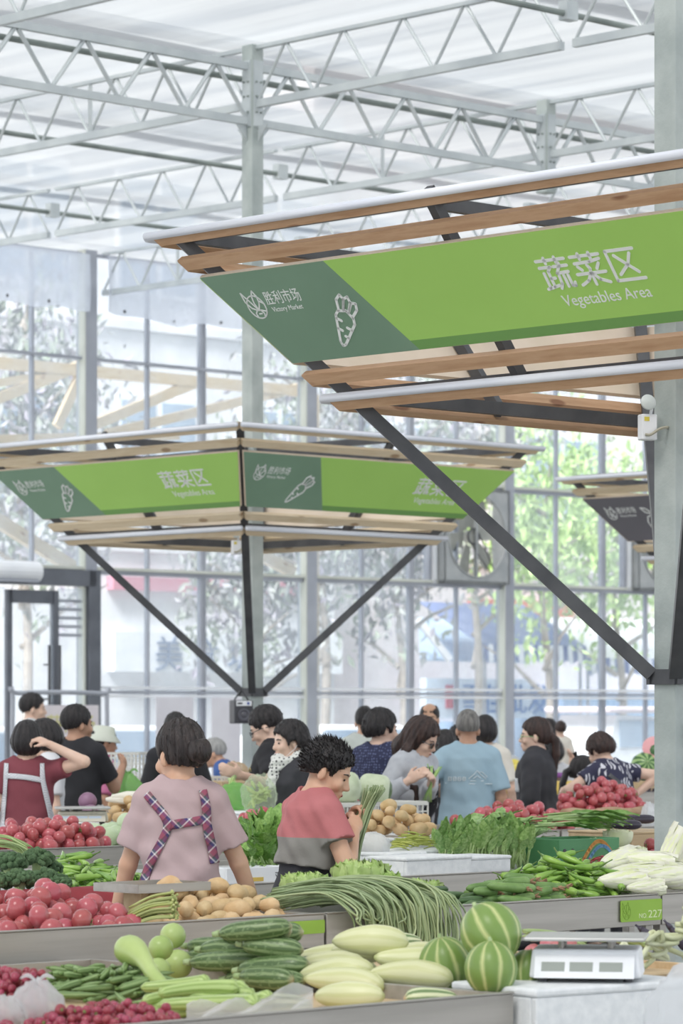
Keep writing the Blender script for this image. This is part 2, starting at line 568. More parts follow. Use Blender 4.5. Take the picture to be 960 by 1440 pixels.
for k in range(len(wa) - 1):
    L, R_ = wa[k] + 0.075, wa[k + 1] - 0.075
    w = (R_ - L) / 4
    for i in range(1, 4):
        a = L + w * i
        th = 0.05 if i == 2 else 0.028
        wbox('mullion', a - th / 2, a + th / 2, ZR[3] if k == DOORBAY else 0, ZR[6], 0.07)
        if i == 2: wbox('mullion', a + th / 2 + 0.012, a + th / 2 + 0.04, ZR[3] if k == DOORBAY else 0, ZR[6], 0.06)
    for z in ZR[1:]:
        if k == DOORBAY and z < 3: continue
        big = z in (ZR[3], ZR[4])
        th = 0.05 if big else 0.035
        wbox('rail', L, R_, z - th / 2, z + th / 2, 0.09)
        if big:
            wbox('rail', L, R_, z + th / 2, z + th / 2 + 0.035, 0.12, M_wallfr2, -0.02)
    # panes: one window per bay
    win = struct(empty('window_%d' % (k + 1), W(0, WALLB), ROTG), 'glazed bay ' + ['with the dark door beneath', 'behind the left sign canopy', 'in the middle with an exhaust fan', 'at the right behind the near column', 'right of the near column', 'at the far right end'][k], 'window')
    for zi in range(len(ZR) - 1):
        if k == DOORBAY and ZR[zi] < 3: continue
        for i in range(4):
            if zi == 3 and k in FANS and i == 3: continue
            wbox('pane', L + w * i + 0.012, L + w * (i + 1) - 0.012, ZR[zi] + 0.01, ZR[zi + 1] - 0.01, 0.006, M_glass, 0.0, win)
# bright light bands put in as white strips above and below the chest-high rail
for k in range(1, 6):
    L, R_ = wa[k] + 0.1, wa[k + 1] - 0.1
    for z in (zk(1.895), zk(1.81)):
        mb = MB(); mb.box(((L + R_) / 2, -0.05, z), (R_ - L, 0.02, 0.032)); mb.build('glare_strip', M_white, wallroot)

# ragged film curtains hanging from the top of the wall
def curtain(a0, a1, zb, label, seed):
    r = random.Random(seed)
    n = 26; rows = 8; P = []
    ph = r.random() * 6
    for i in range(rows + 1):
        row = []
        for j in range(n + 1):
            t = j / n
            bot = zb(t) + 0.02 * math.sin(t * 23 + ph)
            z = zk(6.2) + (zk(bot) - zk(6.2)) * i / rows
            row.append(Vector((a0 + (a1 - a0) * t, -0.20 + 0.03 * math.sin(t * 40 + ph + i * 0.3) * i / rows, z)))
        P.append(row)
    mb = MB(); mb.grid(P)
    o = mb.build('film_curtain', M_curtain, smooth=True, M=Matrix.Translation(W(0, WALLB)) @ Matrix.Rotation(ROTG, 4, 'Z'))
    tag(o, label, 'curtain')
    for j in range(2, n, 6):
        t = j / n
        mb = MB(); mb.ball((a0 + (a1 - a0) * t, -0.2, zk(zb(t) + 0.05 + 0.02 * math.sin(t * 23 + ph))), 0.02, 6, 4)
        mb.build('weight', M_dark, o)
curtain(wa[0] + 0.4, wa[1] - 0.12, lambda t: 5.62 + 0.02 * t, 'cloudy plastic film curtain hanging high at the far left', 3)
curtain(wa[1] + 0.16, wa[2] - 0.1, lambda t: 5.66 - 0.12 * t - 0.04 * math.sin(t * 7), 'cloudy ragged plastic film curtain right of the left wall column', 5)

# exhaust fans in the wall
def fan(a1, z0, label):
    s = 1.06 * K
    a0 = a1 - s
    root = tag(empty('exhaust_fan', W(a0 + s / 2, WALLB - 0.02, z0), ROTG), label, 'fan', 'exhaust fans in the glazed wall')
    M_fan = mat('fan_metal', '#9ea2a4', '#b2b5b5', ns=4, rough=0.5, metal=0.3)
    M_blade = mat('fan_blade', '#a3a59f', '#b9bab3', ns=4, rough=0.55, metal=0.2)
    h = s / 2
    # front plate with a round hole
    n = 40; mb = MB(); vs = []; R0 = 0.455 * K
    for k in range(n):
        an = 2 * math.pi * k / n
        c, s_ = math.cos(an), math.sin(an)
        q = h / max(abs(c), abs(s_))
        for y in (-0.16, -0.15):
            vs.append((c * q, y, s_ * q + h)); vs.append((c * R0, y, s_ * R0 + h))
    fs = []
    for k in range(n):
        a = 4 * k; b = 4 * ((k + 1) % n)
        fs += [(a, a + 1, b + 1, b), (a + 2, b + 2, b + 3, a + 3), (a + 1, a + 3, b + 3, b + 1)]
    mb.add(vs, fs); mb.build('front_plate', M_fan, root)
    mb = MB(); pr = []
    for k in range(n):
        an = 2 * math.pi * k / n
        pr.append(Vector((math.cos(an) * (R0 + 0.005), 0, math.sin(an) * (R0 + 0.005) + h)))
    mb.tube([p + Vector((0, -0.165, 0)) for p in pr], 0.012, 6, closed=True); mb.build('ring', M_fan, root)
    for (x, z, wx, wz) in ((-h + .02, h, .04, s), (h - .02, h, .04, s), (0, .02, s, .04), (0, s - .02, s, .04)):
        mb = MB(); mb.box((x, -0.02, z), (wx, 0.28, wz)); mb.build('housing', M_fan, root)
    for k in range(6):
        an = k * math.pi / 3 + 0.25
        mb = MB(); pts = []
        for t in (0.12, 0.26, 0.39, 0.51):
            wv = 0.05 + 0.09 * min(1, t / 0.33)
            tw = 0.5 - t * 0.4
            pts.append([Vector((-wv, wv * tw, t)), Vector((wv, -wv * tw, t))])
        M = Matrix.Translation((0, -0.02, h)) @ Matrix.Rotation(an, 4, 'Y')
        g = MB(); vs = [M @ (p + Vector((0, d, 0))) for d in (0, 0.006) for row in pts for p in row]
        g.add(vs, [(0, 1, 3, 2), (2, 3, 5, 4), (4, 5, 7, 6), (8, 10, 11, 9), (10, 12, 13, 11), (12, 14, 15, 13), (0, 2, 10, 8), (2, 4, 12, 10), (4, 6, 14, 12), (1, 9, 11, 3), (3, 11, 13, 5), (5, 13, 15, 7), (6, 7, 15, 14), (0, 8, 9, 1)])
        g.build('blade', M_blade, root)
    mb = MB(); mb.tube([(0, -0.07, h), (0, 0.03, h)], 0.085, 14); mb.build('hub', M_blade, root)
    mb = MB(); mb.tube([Vector((0.1 * math.cos(k / 16 * 6.283), -0.09, h + 0.1 * math.sin(k / 16 * 6.283))) for k in range(16)], 0.014, 6, closed=True); mb.build('pulley', M_dark, root)
    mb = MB(); mb.bar((0.04, -0.1, 0.03), (0.04, -0.1, s - 0.03), 0.045, 0.03); mb.build('strut', M_fan, root)
    mb = MB(); mb.tube([(0.09, -0.1, h + 0.05), (0.45, -0.1, 0.08)], 0.008, 5); mb.tube([(-0.06, -0.1, h - 0.08), (0.40, -0.1, 0.06)], 0.008, 5); mb.build('drive_belt', M_dark, root)
    mb = MB(); mb.box((0.46, -0.09, 0.09), (0.14, 0.12, 0.1)); mb.build('motor', M_dark, root)
    for k in range(6):
        z = 0.09 + k * 0.2
        mb = MB(); mb.tube([(-h + .03, 0.11, z), (h - .03, 0.11, z)], 0.006, 4); mb.build('guard_wire', M_fan, root)
    for k in range(5):
        x = -h + 0.16 + k * 0.23
        mb = MB(); mb.tube([(x, 0.115, .03), (x, 0.115, s - .03)], 0.006, 4); mb.build('guard_wire', M_fan, root)
    wbox('fan_post', a0 - 0.10, a0 - 0.02, ZR[3] + .02, ZR[4] - .02, 0.12, M_white, -0.02, None)
    wbox('fan_post', a0 - 0.17, a0 - 0.13, ZR[3] + .02, ZR[4] - .02, 0.10, M_wallfr, -0.02, None)
fan(wa[3] - 0.1, ZR[3] + .025, 'large louvred exhaust fan left of the middle wall column')
fan(wa[4] - 0.1, ZR[3] + .025, 'exhaust fan half hidden behind the near column')

# ---- the dark glass door at the left
def door():
    La, Ra = wa[0] + 0.1, wa[1] - 0.06
    root = struct(empty('door_1', W(0, WALLB - 0.05), ROTG), 'dark grey glass entrance door in a tall frame', 'door')
    def db(nm, a0, a1, z0, z1, dep, m=M_doorfr, yo=0.0, par=root):
        mb = MB(); mb.box(((a0 + a1) / 2, yo, (z0 + z1) / 2), (a1 - a0, dep, z1 - z0)); return mb.build(nm, m, par)
    aj = aOf(124, WALLB)
    db('jamb', aj - 0.10, aj + 0.07, 0, zk(3.06), 0.2)
    db('jamb', La, La + 0.15, 0, zk(3.06), 0.2)
    db('head', La, aj, zk(2.90), zk(3.06), 0.2)
    a_post = aOf(74, WALLB); a_l = aOf(8, WALLB)
    db('post', a_post - 0.05, a_post + 0.02, 0, zk(2.85), 0.08)
    db('stile', a_l - 0.035, a_l + 0.035, 0, zk(2.85), 0.06)
    db('top_rail', a_l, a_post, zk(2.72), zk(2.85), 0.06)
    db('bottom_rail', a_l, a_post, 0.0, 0.2, 0.06)
    db('pane', a_l + 0.04, a_post - 0.05, 0.2, zk(2.72), 0.01, M_glass)
    db('pane', a_post + 0.03, aj - 0.1, 0.0, zk(2.88), 0.01, M_glass)
    db('pane', La + 0.15, a_l - 0.05, 0.0, zk(2.88), 0.01, M_glass)
    ah = aOf(58, WALLB)
    mb = MB(); mb.tube([(ah, -0.1, zk(1.45)), (ah, -0.1, zk(2.31))], 0.018, 8); mb.tube([(ah, -0.1, 1.8), (ah, 0, 1.8)], 0.012, 6); mb.tube([(ah, -0.1, 2.2), (ah, 0, 2.2)], 0.012, 6); mb.build('handle', M_dark, root)
    mb = MB(); mb.tube([(ah + 0.16, -0.1, zk(1.45)), (ah + 0.16, -0.1, zk(2.31))], 0.014, 8); mb.build('handle', M_dark, root)
    for z in (2.55, 2.65, 2.75, 2.85, 2.95):
        db('louvre', a_post + 0.04, aj - 0.16, z - 0.018, z + 0.018, 0.03, M_wallfr)
door()
mb = MB()
mb.tube([(0, 0, 0), (1.2, 0, 0)], 0.12, 16)
o = mb.build('air_curtain', M_white, smooth=False, M=Matrix.Translation(W(aOf(46, WALLB - 0.2) - 1.2, WALLB - 0.28, zk(3.02))) @ Matrix.Rotation(ROTG, 4, 'Z'))
tag(o, 'white air curtain unit above the glass door', 'air curtain')
mb = MB(); mb.box((0.6, -0.07, -0.11), (1.1, 0.05, 0.03)); mb.build('outlet_grille', M_wallfr, o)
# ================================================================== OUTSIDE THE GLASS
M_plaster = mat('pale_plaster', '#d9dade', '#e6e7ea', ns=1.5, rough=0.8)
M_plaster2 = mat('pinkish_plaster', '#ded5d6', '#e8e1e1', ns=1.5, rough=0.8)
M_glassd = mat('building_glass', '#8da0b5', '#a7b8ca', ns=1, rough=0.2)
M_bark = mat('bark', '#9a938c', '#aea79f', ns=8, rough=0.9, bump=0.4)
M_leaf1 = mat('leaf_green', '#9dbf74', '#c0d89a', ns=2, rough=0.6, vary=0.1)
M_leaf2 = mat('leaf_grey', '#aea8b6', '#9fac98', ns=2, rough=0.7, vary=0.1)
M_pine = None
def wood_mat(name, c1, c2, c3):
    m = bpy.data.materials.new(name); m.use_nodes = True
    N = NT(m); p = N.n['Principled BSDF']
    v = N.coord('Object', (1.0, 9, 9), rnd=13.0)
    n1 = N.noise(v, 3.0, 5, 0.6)
    base = N.ramp(n1, [(0.3, c1), (0.52, c2), (0.75, c1)])
    v2 = N.coord('Object', (2.2, 6, 6), rnd=29.0)
    vo = N.new('ShaderNodeTexVoronoi'); vo.inputs['Scale'].default_value = 1.3; N.link(v2, vo.inputs['Vector'])
    kn = N.ramp(vo.outputs['Distance'], [(0.0, '#ffffff'), (0.10, '#ffffff'), (0.16, '#000000')])
    col = N.mix(N.math('MULTIPLY', kn, 0.75), base, c3)
    N.link(col, p.inputs['Base Color'])
    p.inputs['Roughness'].default_value = 0.6
    _mats[name] = m
    return m
M_pine = wood_mat('pine_planed', '#b88f6c', '#cba583', '#7a4a30')
M_pinepale = wood_mat('pine_pale', '#cfb895', '#dccaad', '#8f6c4b')

def out_box(name, a0, a1, b0, b1, z0, z1, m, parent=None):
    mb = MB(); mb.box(((a0 + a1) / 2, (b0 + b1) / 2, (z0 + z1) / 2), (a1 - a0, b1 - b0, z1 - z0))
    return mb.build(name, m, parent, M=None if parent else Matrix.Rotation(ROTG, 4, 'Z'))

def building(a0, a1, b, h, m, label, floors, cols, z_first=5.0):
    root = tag(empty('shop_building', (0, 0, 0), ROTG), label, 'building')
    out_box('facade', a0, a1, b, b + 4, 0, h, m, root)
    out_box('parapet', a0 - 0.1, a1 + 0.1, b - 0.12, b + 0.3, h, h + 0.35, m, root)
    for f in range(floors):
        z = z_first + f * 3.6
        out_box('string_course', a0, a1, b - 0.08, b, z - 0.75, z - 0.6, m, root)
        for c in range(cols):
            a = a0 + (a1 - a0) * (c + 0.5) / cols
            w = min(1.1, (a1 - a0) / cols * 0.32)
            o = out_box('window', a - w, a + w, b - 0.05, b + 0.02, z - 0.2, z + 1.8, M_white, root)
            for s in (-1, 1):
                mb = MB(); mb.box((a + s * w / 2, b - 0.055, z + 0.8), (w - 0.14, 0.03, 1.8)); mb.build('pane', M_glassd, o)
    return root
OB = WALLB + 11.0
bl = building(aOf(-260, OB), aOf(470, OB), OB, 11.5, M_plaster, 'pale shop building seen through the left glazing', 2, 4)
br = building(aOf(475, OB), aOf(1300, OB), OB + 0.6, 12.5, M_plaster2, 'pinkish white building seen through the right glazing', 2, 4)

# shop fronts on the ground floor of the right building
M_awn = None
def stripe_mat(name, c1, c2, sc):
    m = bpy.data.materials.new(name); m.use_nodes = True
    N = NT(m); p = N.n['Principled BSDF']
    x = N.xyz(N.coord('Object'))[0]
    fr = N.math('FRACT', N.math('MULTIPLY', x, sc))
    N.link(N.ramp(fr, [(0.0, c1), (0.5, c2)], 'CONSTANT'), p.inputs['Base Color'])
    p.inputs['Roughness'].default_value = 0.8
    _mats[name] = m
    return m
M_awn = stripe_mat('awning_stripes', '#5f6f9f', '#dfe3ee', 4.0)
def awning(a0, a1, b, z, label, top_m):
    L = a1 - a0
    root = tag(empty('shop_awning', W(a0, b, 0), ROTG), label, 'awning')
    mb = MB(); vs = [(0, 0, z + 0.75), (L, 0, z + 0.75), (L, -1.5, z), (0, -1.5, z)]
    vs += [(x, y, q - 0.03) for x, y, q in vs]
    mb.add(vs, [(0, 1, 2, 3), (7, 6, 5, 4), (0, 4, 5, 1), (1, 5, 6, 2), (2, 6, 7, 3), (3, 7, 4, 0)]); mb.build('canopy', top_m, root)
    n = int(L / 0.25)
    mb = MB()
    P0 = []; P1 = []
    for k in range(n * 2 + 1):
        x = L * k / (2 * n)
        P0.append(Vector((x, -1.5, z))); P1.append(Vector((x, -1.52, z - 0.26 - (0.07 if k % 2 else 0))))
    mb.grid([P0, P1]); mb.build('valance', M_awn, root)
    for x in (0.1, L - 0.1):
        mb = MB(); mb.tube([(x, -1.45, 0), (x, -1.45, z)], 0.03, 6); mb.build('post', M_wallfr, root)
    return root
AB = OB - 1.0
M_awt = mat('white_tarp', '#f2f3f6', rough=0.7)
M_awb = mat('blue_tarp', '#6f80b0', '#8a98c2', ns=3, rough=0.7)
awning(aOf(590, AB), aOf(735, AB), AB, zk(2.62), 'blue and white striped shop awning outside, left one', M_awb)
awning(aOf(735, AB), aOf(1010, AB), AB, zk(2.45), 'long white tarpaulin awning with striped valance outside', M_awt)
# fascia with lettering
fz = 1.55
ff = out_box('shop_fascia', aOf(585, OB), aOf(735, OB), OB - 0.25, OB - 0.1, zk(1.55), zk(2.15), mat('fascia_blue', '#cfe0f0', '#dbe8f4', ns=2, rough=0.6))
tag(ff, 'pale blue shop fascia with blue characters outside', 'sign')
M_bluel = mat('blue_letter', '#3f76b8', rough=0.6)
me = text_mesh('雪佳批发', 0.58, M_bluel, 0.01)
put('lettering', me, ff, Matrix.Translation((aOf(632, OB), OB - 0.27, zk(1.66))) @ Matrix.Rotation(math.pi / 2, 4, 'X'))
o = out_box('red_plate', aOf(612, OB), aOf(628, OB), OB - 0.28, OB - 0.25, zk(1.7), zk(2.05), mat('faded_red', '#c24a60', rough=0.6), ff)
# left shop lettering
fl = out_box('shop_fascia', aOf(150, OB), aOf(470, OB), OB - 0.2, OB - .005, zk(2.2), zk(2.75), mat('fascia_white', '#dfe4ea', '#eaedf1', ns=2, rough=0.6))
tag(fl, 'white shop fascia with grey characters behind the left canopy', 'sign')
me = text_mesh('美 食 坊', 0.62, mat('grey_letter', '#77859e', rough=0.6), 0.01)
put('lettering', me, fl, Matrix.Translation((aOf(205, OB), OB - 0.22, zk(2.25))) @ Matrix.Rotation(math.pi / 2, 4, 'X'))
o = out_box('shop_band', aOf(150, OB), aOf(420, OB), OB - 0.17, OB - 0.005, zk(3.32), zk(3.5), mat('pale_red_band', '#c98a9a', rough=0.7)); tag(o, 'pale red band along the left shop front', 'band')
o = out_box('shop_band', aOf(690, OB), aOf(830, OB), OB + 0.4, OB + 0.59, zk(3.1), zk(3.38), mat('brick_red_band', '#c9765f', rough=0.7)); tag(o, 'brick red band above the white awning', 'band')
# blue shutters / doors at ground level
M_shut = stripe_mat('blue_shutter', '#8faccb', '#a0b9d4', 7.0)
for (p0, p1, z1, lab) in ((640, 700, 1.5, 'blue roller shutter left of the tarpaulin'), (735, 772, 1.95, 'blue shop shutter behind the woman in black'), (786, 860, 1.95, 'wide blue shutter behind the bending woman'), (868, 960, 1.95, 'blue shutter beside the near column')):
    o = out_box('roller_shutter', aOf(p0, OB), aOf(p1, OB), OB - 0.1, OB + 0.59, 0, zk(z1), M_shut); tag(o, lab, 'shutter')
o = out_box('notice_sheet', aOf(806, OB), aOf(825, OB), OB - 0.14, OB - 0.105, 1.1, 1.6, M_white); tag(o, 'white notice sheet on a blue shutter', 'notice')

# timber frames standing outside the left glazing
def timber(p, q, w, label, par):
    p = Vector(p); q = Vector(q); d = (q - p); L = d.length; d.normalize()
    up = Vector((0, 0, 1)) if abs(d.z) < 0.95 else Vector((0, 1, 0))
    y = up.cross(d).normalized(); z = d.cross(y)
    mb = MB(); mb.box((L / 2, 0, 0), (L, w * 0.6, w))
    return mb.build('timber', M_pinepale, par, M=frame(p, d, y, z))
TB = WALLB + 1.6
root = tag(empty('timber_frame', (0, 0, 0), ROTG), 'pale timber porch frame outside the upper left glazing', 'frame')
def tz(py, px): return CAMZ + (HOR - py) * yOf(px, TB) / F
def T3(px, py, db=0.0): return (aOf(px, TB + db), TB + db, CAMZ + (HOR - py) * yOf(px, TB + db) / F)
for (p, q, w) in (((-60, 505), (440, 552), 0.14), ((-40, 575), (118, 512), 0.13), ((80, 600), (118, 515), 0.12), ((130, 598), (290, 532), 0.13), ((150, 610), (420, 545), 0.12), ((-10, 540), (110, 520), 0.10), ((-60, 620), (250, 612), 0.12)):
    timber(T3(*p), T3(*q), w, '', root)
for (p, q, w) in (((-30, 715), (105, 800), 0.16), ((300, 745), (412, 805), 0.15)):
    timber(T3(*p), T3(*q), w, '', root)
for px in (-40, 440):
    timber((aOf(px, TB), TB, 0), (aOf(px, TB), TB, zk(5.2)), 0.15, '', root)

# lean-to roof panel with white bars above the awnings
root = tag(empty('lean_to_roof', (0, 0, 0), ROTG), 'pale blue lean-to roof with white diagonal bars outside', 'roof')
LB = OB - .9
def L3(px, py, db=0.0): return Vector((aOf(px, LB + db), LB + db, CAMZ + (HOR - py) * yOf(px, LB + db) / F))
q = [L3(588, 868, .6), L3(742, 880, .6), L3(748, 930, -.5), L3(590, 926, -.5)]
mb = MB(); mb.add(q + [p - Vector((0, 0, .04)) for p in q], [(0, 1, 2, 3), (7, 6, 5, 4), (0, 4, 5, 1), (1, 5, 6, 2), (2, 6, 7, 3), (3, 7, 4, 0)]); mb.build('panel', mat('lean_to_blue', '#a9c3dc', '#bcd0e4', ns=2, rough=.4), root)
for x in (588, 664, 722):
    mb = MB(); mb.bar(L3(x, 872, -.55), L3(x + 44, 928, -.75), .10, .10); mb.build('bar', M_white, root)
# trees: trunk, branches and many small leaf cards with bend, two kinds
def tree(px, b, h, r, label, m, n, seed, zc=None):
    R = random.Random(seed)
    base = W(aOf(px, b), b)
    root = tag(empty('street_tree', base), label, 'tree', 'street trees outside the glass')
    mb = MB(); pts = [Vector((0, 0, 0)), Vector((0.1, 0, h * .3)), Vector((-.05, .1, h * .6)), Vector((.1, 0, h * .9))]
    mb.tube(bez(pts, 5), lambda t: 0.09 * (1 - 0.75 * t), 8)
    for k in range(9):
        t = 0.3 + 0.6 * k / 9
        an = R.random() * 6.28; L = r * (0.6 + 0.5 * R.random())
        p = Vector((0, 0, h * t)); q = p + Vector((math.cos(an) * L, math.sin(an) * L, L * 0.55))
        mb.tube([p, p.lerp(q, 0.5) + Vector((0, 0, 0.1)), q], [0.05, 0.03, 0.012], 5)
    mb.build('trunk', M_bark, root)
    zc = zc or h * 0.68
    V = []; Fc = []
    for k in range(n):
        th = R.random() * 6.283; u = R.uniform(-1, 1); q = R.random() ** 0.4
        cl = math.sin(th * 3 + u * 4 + seed) * 0.25 + 0.85
        c = Vector((math.cos(th) * math.sqrt(1 - u * u) * r * q * cl, math.sin(th) * math.sqrt(1 - u * u) * r * q * cl, zc + u * q * h * 0.36 * cl))
        s = R.uniform(0.06, 0.13)
        M = Euler((R.random() * 6, R.random() * 6, R.random() * 6)).to_matrix()
        o = len(V)
        for x, y, z in ((-s, 0, 0.0), (0, -s * .45, .25 * s), (s, 0, 0), (0, s * .45, .25 * s)):
            V.append(c + M @ Vector((x, y, z)))
        Fc.append((o, o + 1, o + 2, o + 3))
    mb = MB(); mb.add(V, Fc); o = mb.build('foliage', m, root); o['kind'] = 'stuff'
    return root
tree(30, WALLB + 7.5, 8.6, 1.7, 'tree with greyish leaves outside at the far left', M_leaf2, 2800, 1, 5.6)
tree(345, WALLB + 8.5, 5.6, 1.4, 'low greyish tree behind the left sign canopy', M_leaf2, 2100, 2, 3.9)
tree(450, WALLB + 7.5, 8.2, 1.6, 'greyish tree behind the canopy column', M_leaf2, 2700, 3, 5.4)
tree(560, WALLB + 7.0, 6.4, 1.4, 'mixed grey and green tree left of the fan', M_leaf2, 1700, 4, 4.6)
tree(665, WALLB + 8.5, 8.0, 1.6, 'tall greyish tree behind the exhaust fan', M_leaf2, 2200, 8, 6.0)
tree(765, WALLB + 7.0, 6.4, 1.5, 'fresh green tree right of the middle wall column', M_leaf1, 2100, 5, 4.7)
tree(868, WALLB + 8.0, 6.2, 1.5, 'fresh green tree below the dark fruit sign', M_leaf1, 1900, 6, 4.6)
# ================================================================== SIGN CANOPIES
M_lgreen = mat('sign_light_green', '#a9d76b', '#addb6f', ns=2, rough=0.55)
M_dgreen = mat('sign_dark_green', '#78977f', '#7e9d85', ns=2, rough=0.55)
M_stripe = mat('sign_stripe_green', '#76a55a', rough=0.55)
M_char = mat('sign_charcoal', '#6a686f', '#726f77', ns=2, rough=0.55)
M_print = mat('sign_white_print', '#eef0ee', rough=0.6)
M_ply = mat('plywood', '#e0d0ba', '#ead9c6', ns=4, rough=0.7)
M_tube = mat('tube_lamp_white', '#dfe3ee', '#eef0f7', ns=2, rough=0.35)

HD0, Z0C, KH = 0.10, 1.80, 1.84 / 1.70
def sOf(z): return (HD0 + (z - Z0C) * KH) / math.sqrt(2)
SL = KH / math.sqrt(2)
LEN = math.sqrt(1 + SL * SL)
VDIR = Vector((0, -SL, 1)) / LEN
NDIR = Vector((0, -1, -SL)) / LEN
ZT, ZB = 3.345, 3.015             # sign board
ZSIGN = 0.5 * (ZT + ZB)
HS = (ZT - ZB) * LEN
WT, WB = sOf(ZT), sOf(ZB)

# glyph strokes in a unit box (x right, y up)
G_SHU = [[(.02, .92), (.98, .92)], [(.32, 1.0), (.32, .82)], [(.68, 1.0), (.68, .82)],
         [(.04, .70), (.42, .70)], [(.40, .70), (.30, .58)], [(.12, .52), (.12, .04)], [(.02, .02), (.44, .10)], [(.28, .56), (.28, .08)], [(.28, .34), (.42, .34)],
         [(.52, .70), (.98, .70)], [(.74, .80), (.74, .70)], [(.70, .68), (.56, .48), (.94, .50)], [(.58, .40), (.56, .14), (.48, .0)], [(.74, .40), (.74, .04)], [(.88, .40), (.88, .06), (.98, .04), (1.0, .14)]]
G_CAI = [[(.02, .92), (.98, .92)], [(.32, 1.0), (.32, .82)], [(.68, 1.0), (.68, .82)],
         [(.08, .70), (.60, .72), (.94, .78)], [(.14, .60), (.24, .48)], [(.46, .62), (.52, .50)], [(.86, .64), (.74, .48)],
         [(.02, .36), (.98, .36)], [(.5, .46), (.5, .0)], [(.48, .36), (.30, .14), (.04, .02)], [(.52, .36), (.70, .14), (.98, .02)]]
G_QU = [[(.96, .96), (.06, .96), (.06, .02), (.98, .02)], [(.28, .80), (.86, .22)], [(.80, .82), (.62, .50), (.24, .20)]]
def circ(cx, cy, rx, ry, a0=0, a1=360, n=24):
    return [(cx + rx * math.cos(math.radians(a0 + (a1 - a0) * k / n)), cy + ry * math.sin(math.radians(a0 + (a1 - a0) * k / n))) for k in range(n + 1)]
LOGO = [circ(.5, .42, .40, .40), [(.06, .95), (.30, .62), (.50, .34)], [(.06, .95), (.08, .62), (.24, .40), (.48, .30)],
        [(.62, .98), (.50, .80), (.46, .55), (.52, .34)], [(.62, .98), (.72, .78), (.70, .55), (.56, .34)], [(.72, .62), (.90, .50)], [(.62, .30), (.84, .24)],
        [(.34, .06), (.32, .20), (.44, .31), (.60, .30), (.70, .18), (.66, .05)], [(.46, .18), (.58, .18)]]
def rot(L, deg, c=(.5, .5)):
    a = math.radians(deg)
    return [[(c[0] + (x - c[0]) * math.cos(a) - (y - c[1]) * math.sin(a), c[1] + (x - c[0]) * math.sin(a) + (y - c[1]) * math.cos(a)) for x, y in P] for P in L]
CARROT = [[(.32, .64), (.50, .72), (.68, .64), (.72, .54), (.56, .06), (.50, .01), (.44, .06), (.28, .54), (.32, .64)],
          [(.30, .48), (.42, .48)], [(.68, .40), (.56, .40)], [(.36, .30), (.46, .30)], [(.62, .22), (.54, .22)],
          [(.34, .66), (.26, .84), (.32, .96), (.42, .92), (.44, .70)], [(.44, .70), (.42, .92), (.50, 1.0), (.58, .92), (.56, .70)], [(.56, .70), (.60, .92), (.70, .95), (.74, .84), (.66, .66)]]
APPLE = [[(.50, .62), (.38, .70), (.22, .66), (.14, .48), (.20, .24), (.34, .06), (.44, .04), (.50, .07), (.56, .04), (.66, .06), (.80, .24), (.86, .48), (.78, .66), (.62, .70), (.50, .62)],
         [(.48, .64), (.42, .82), (.24, .96), (.08, .98), (.20, .82), (.40, .76)], [(.28, .46), (.32, .32), (.42, .22)]]
def place(L, x, y, sx, sy): return [[(x + sx * px, y + sy * py) for px, py in P] for P in L]

def face_matrix(k, z, lift=0.0):
    """frame on face k: x along the face, y up the slope, z outward; origin at the face centre line at height z"""
    R = Matrix.Rotation(-k * math.pi / 2, 4, 'Z')
    o = Vector((0, -sOf(z), z)) + NDIR * lift
    return R @ frame(o, (1, 0, 0), VDIR, NDIR)

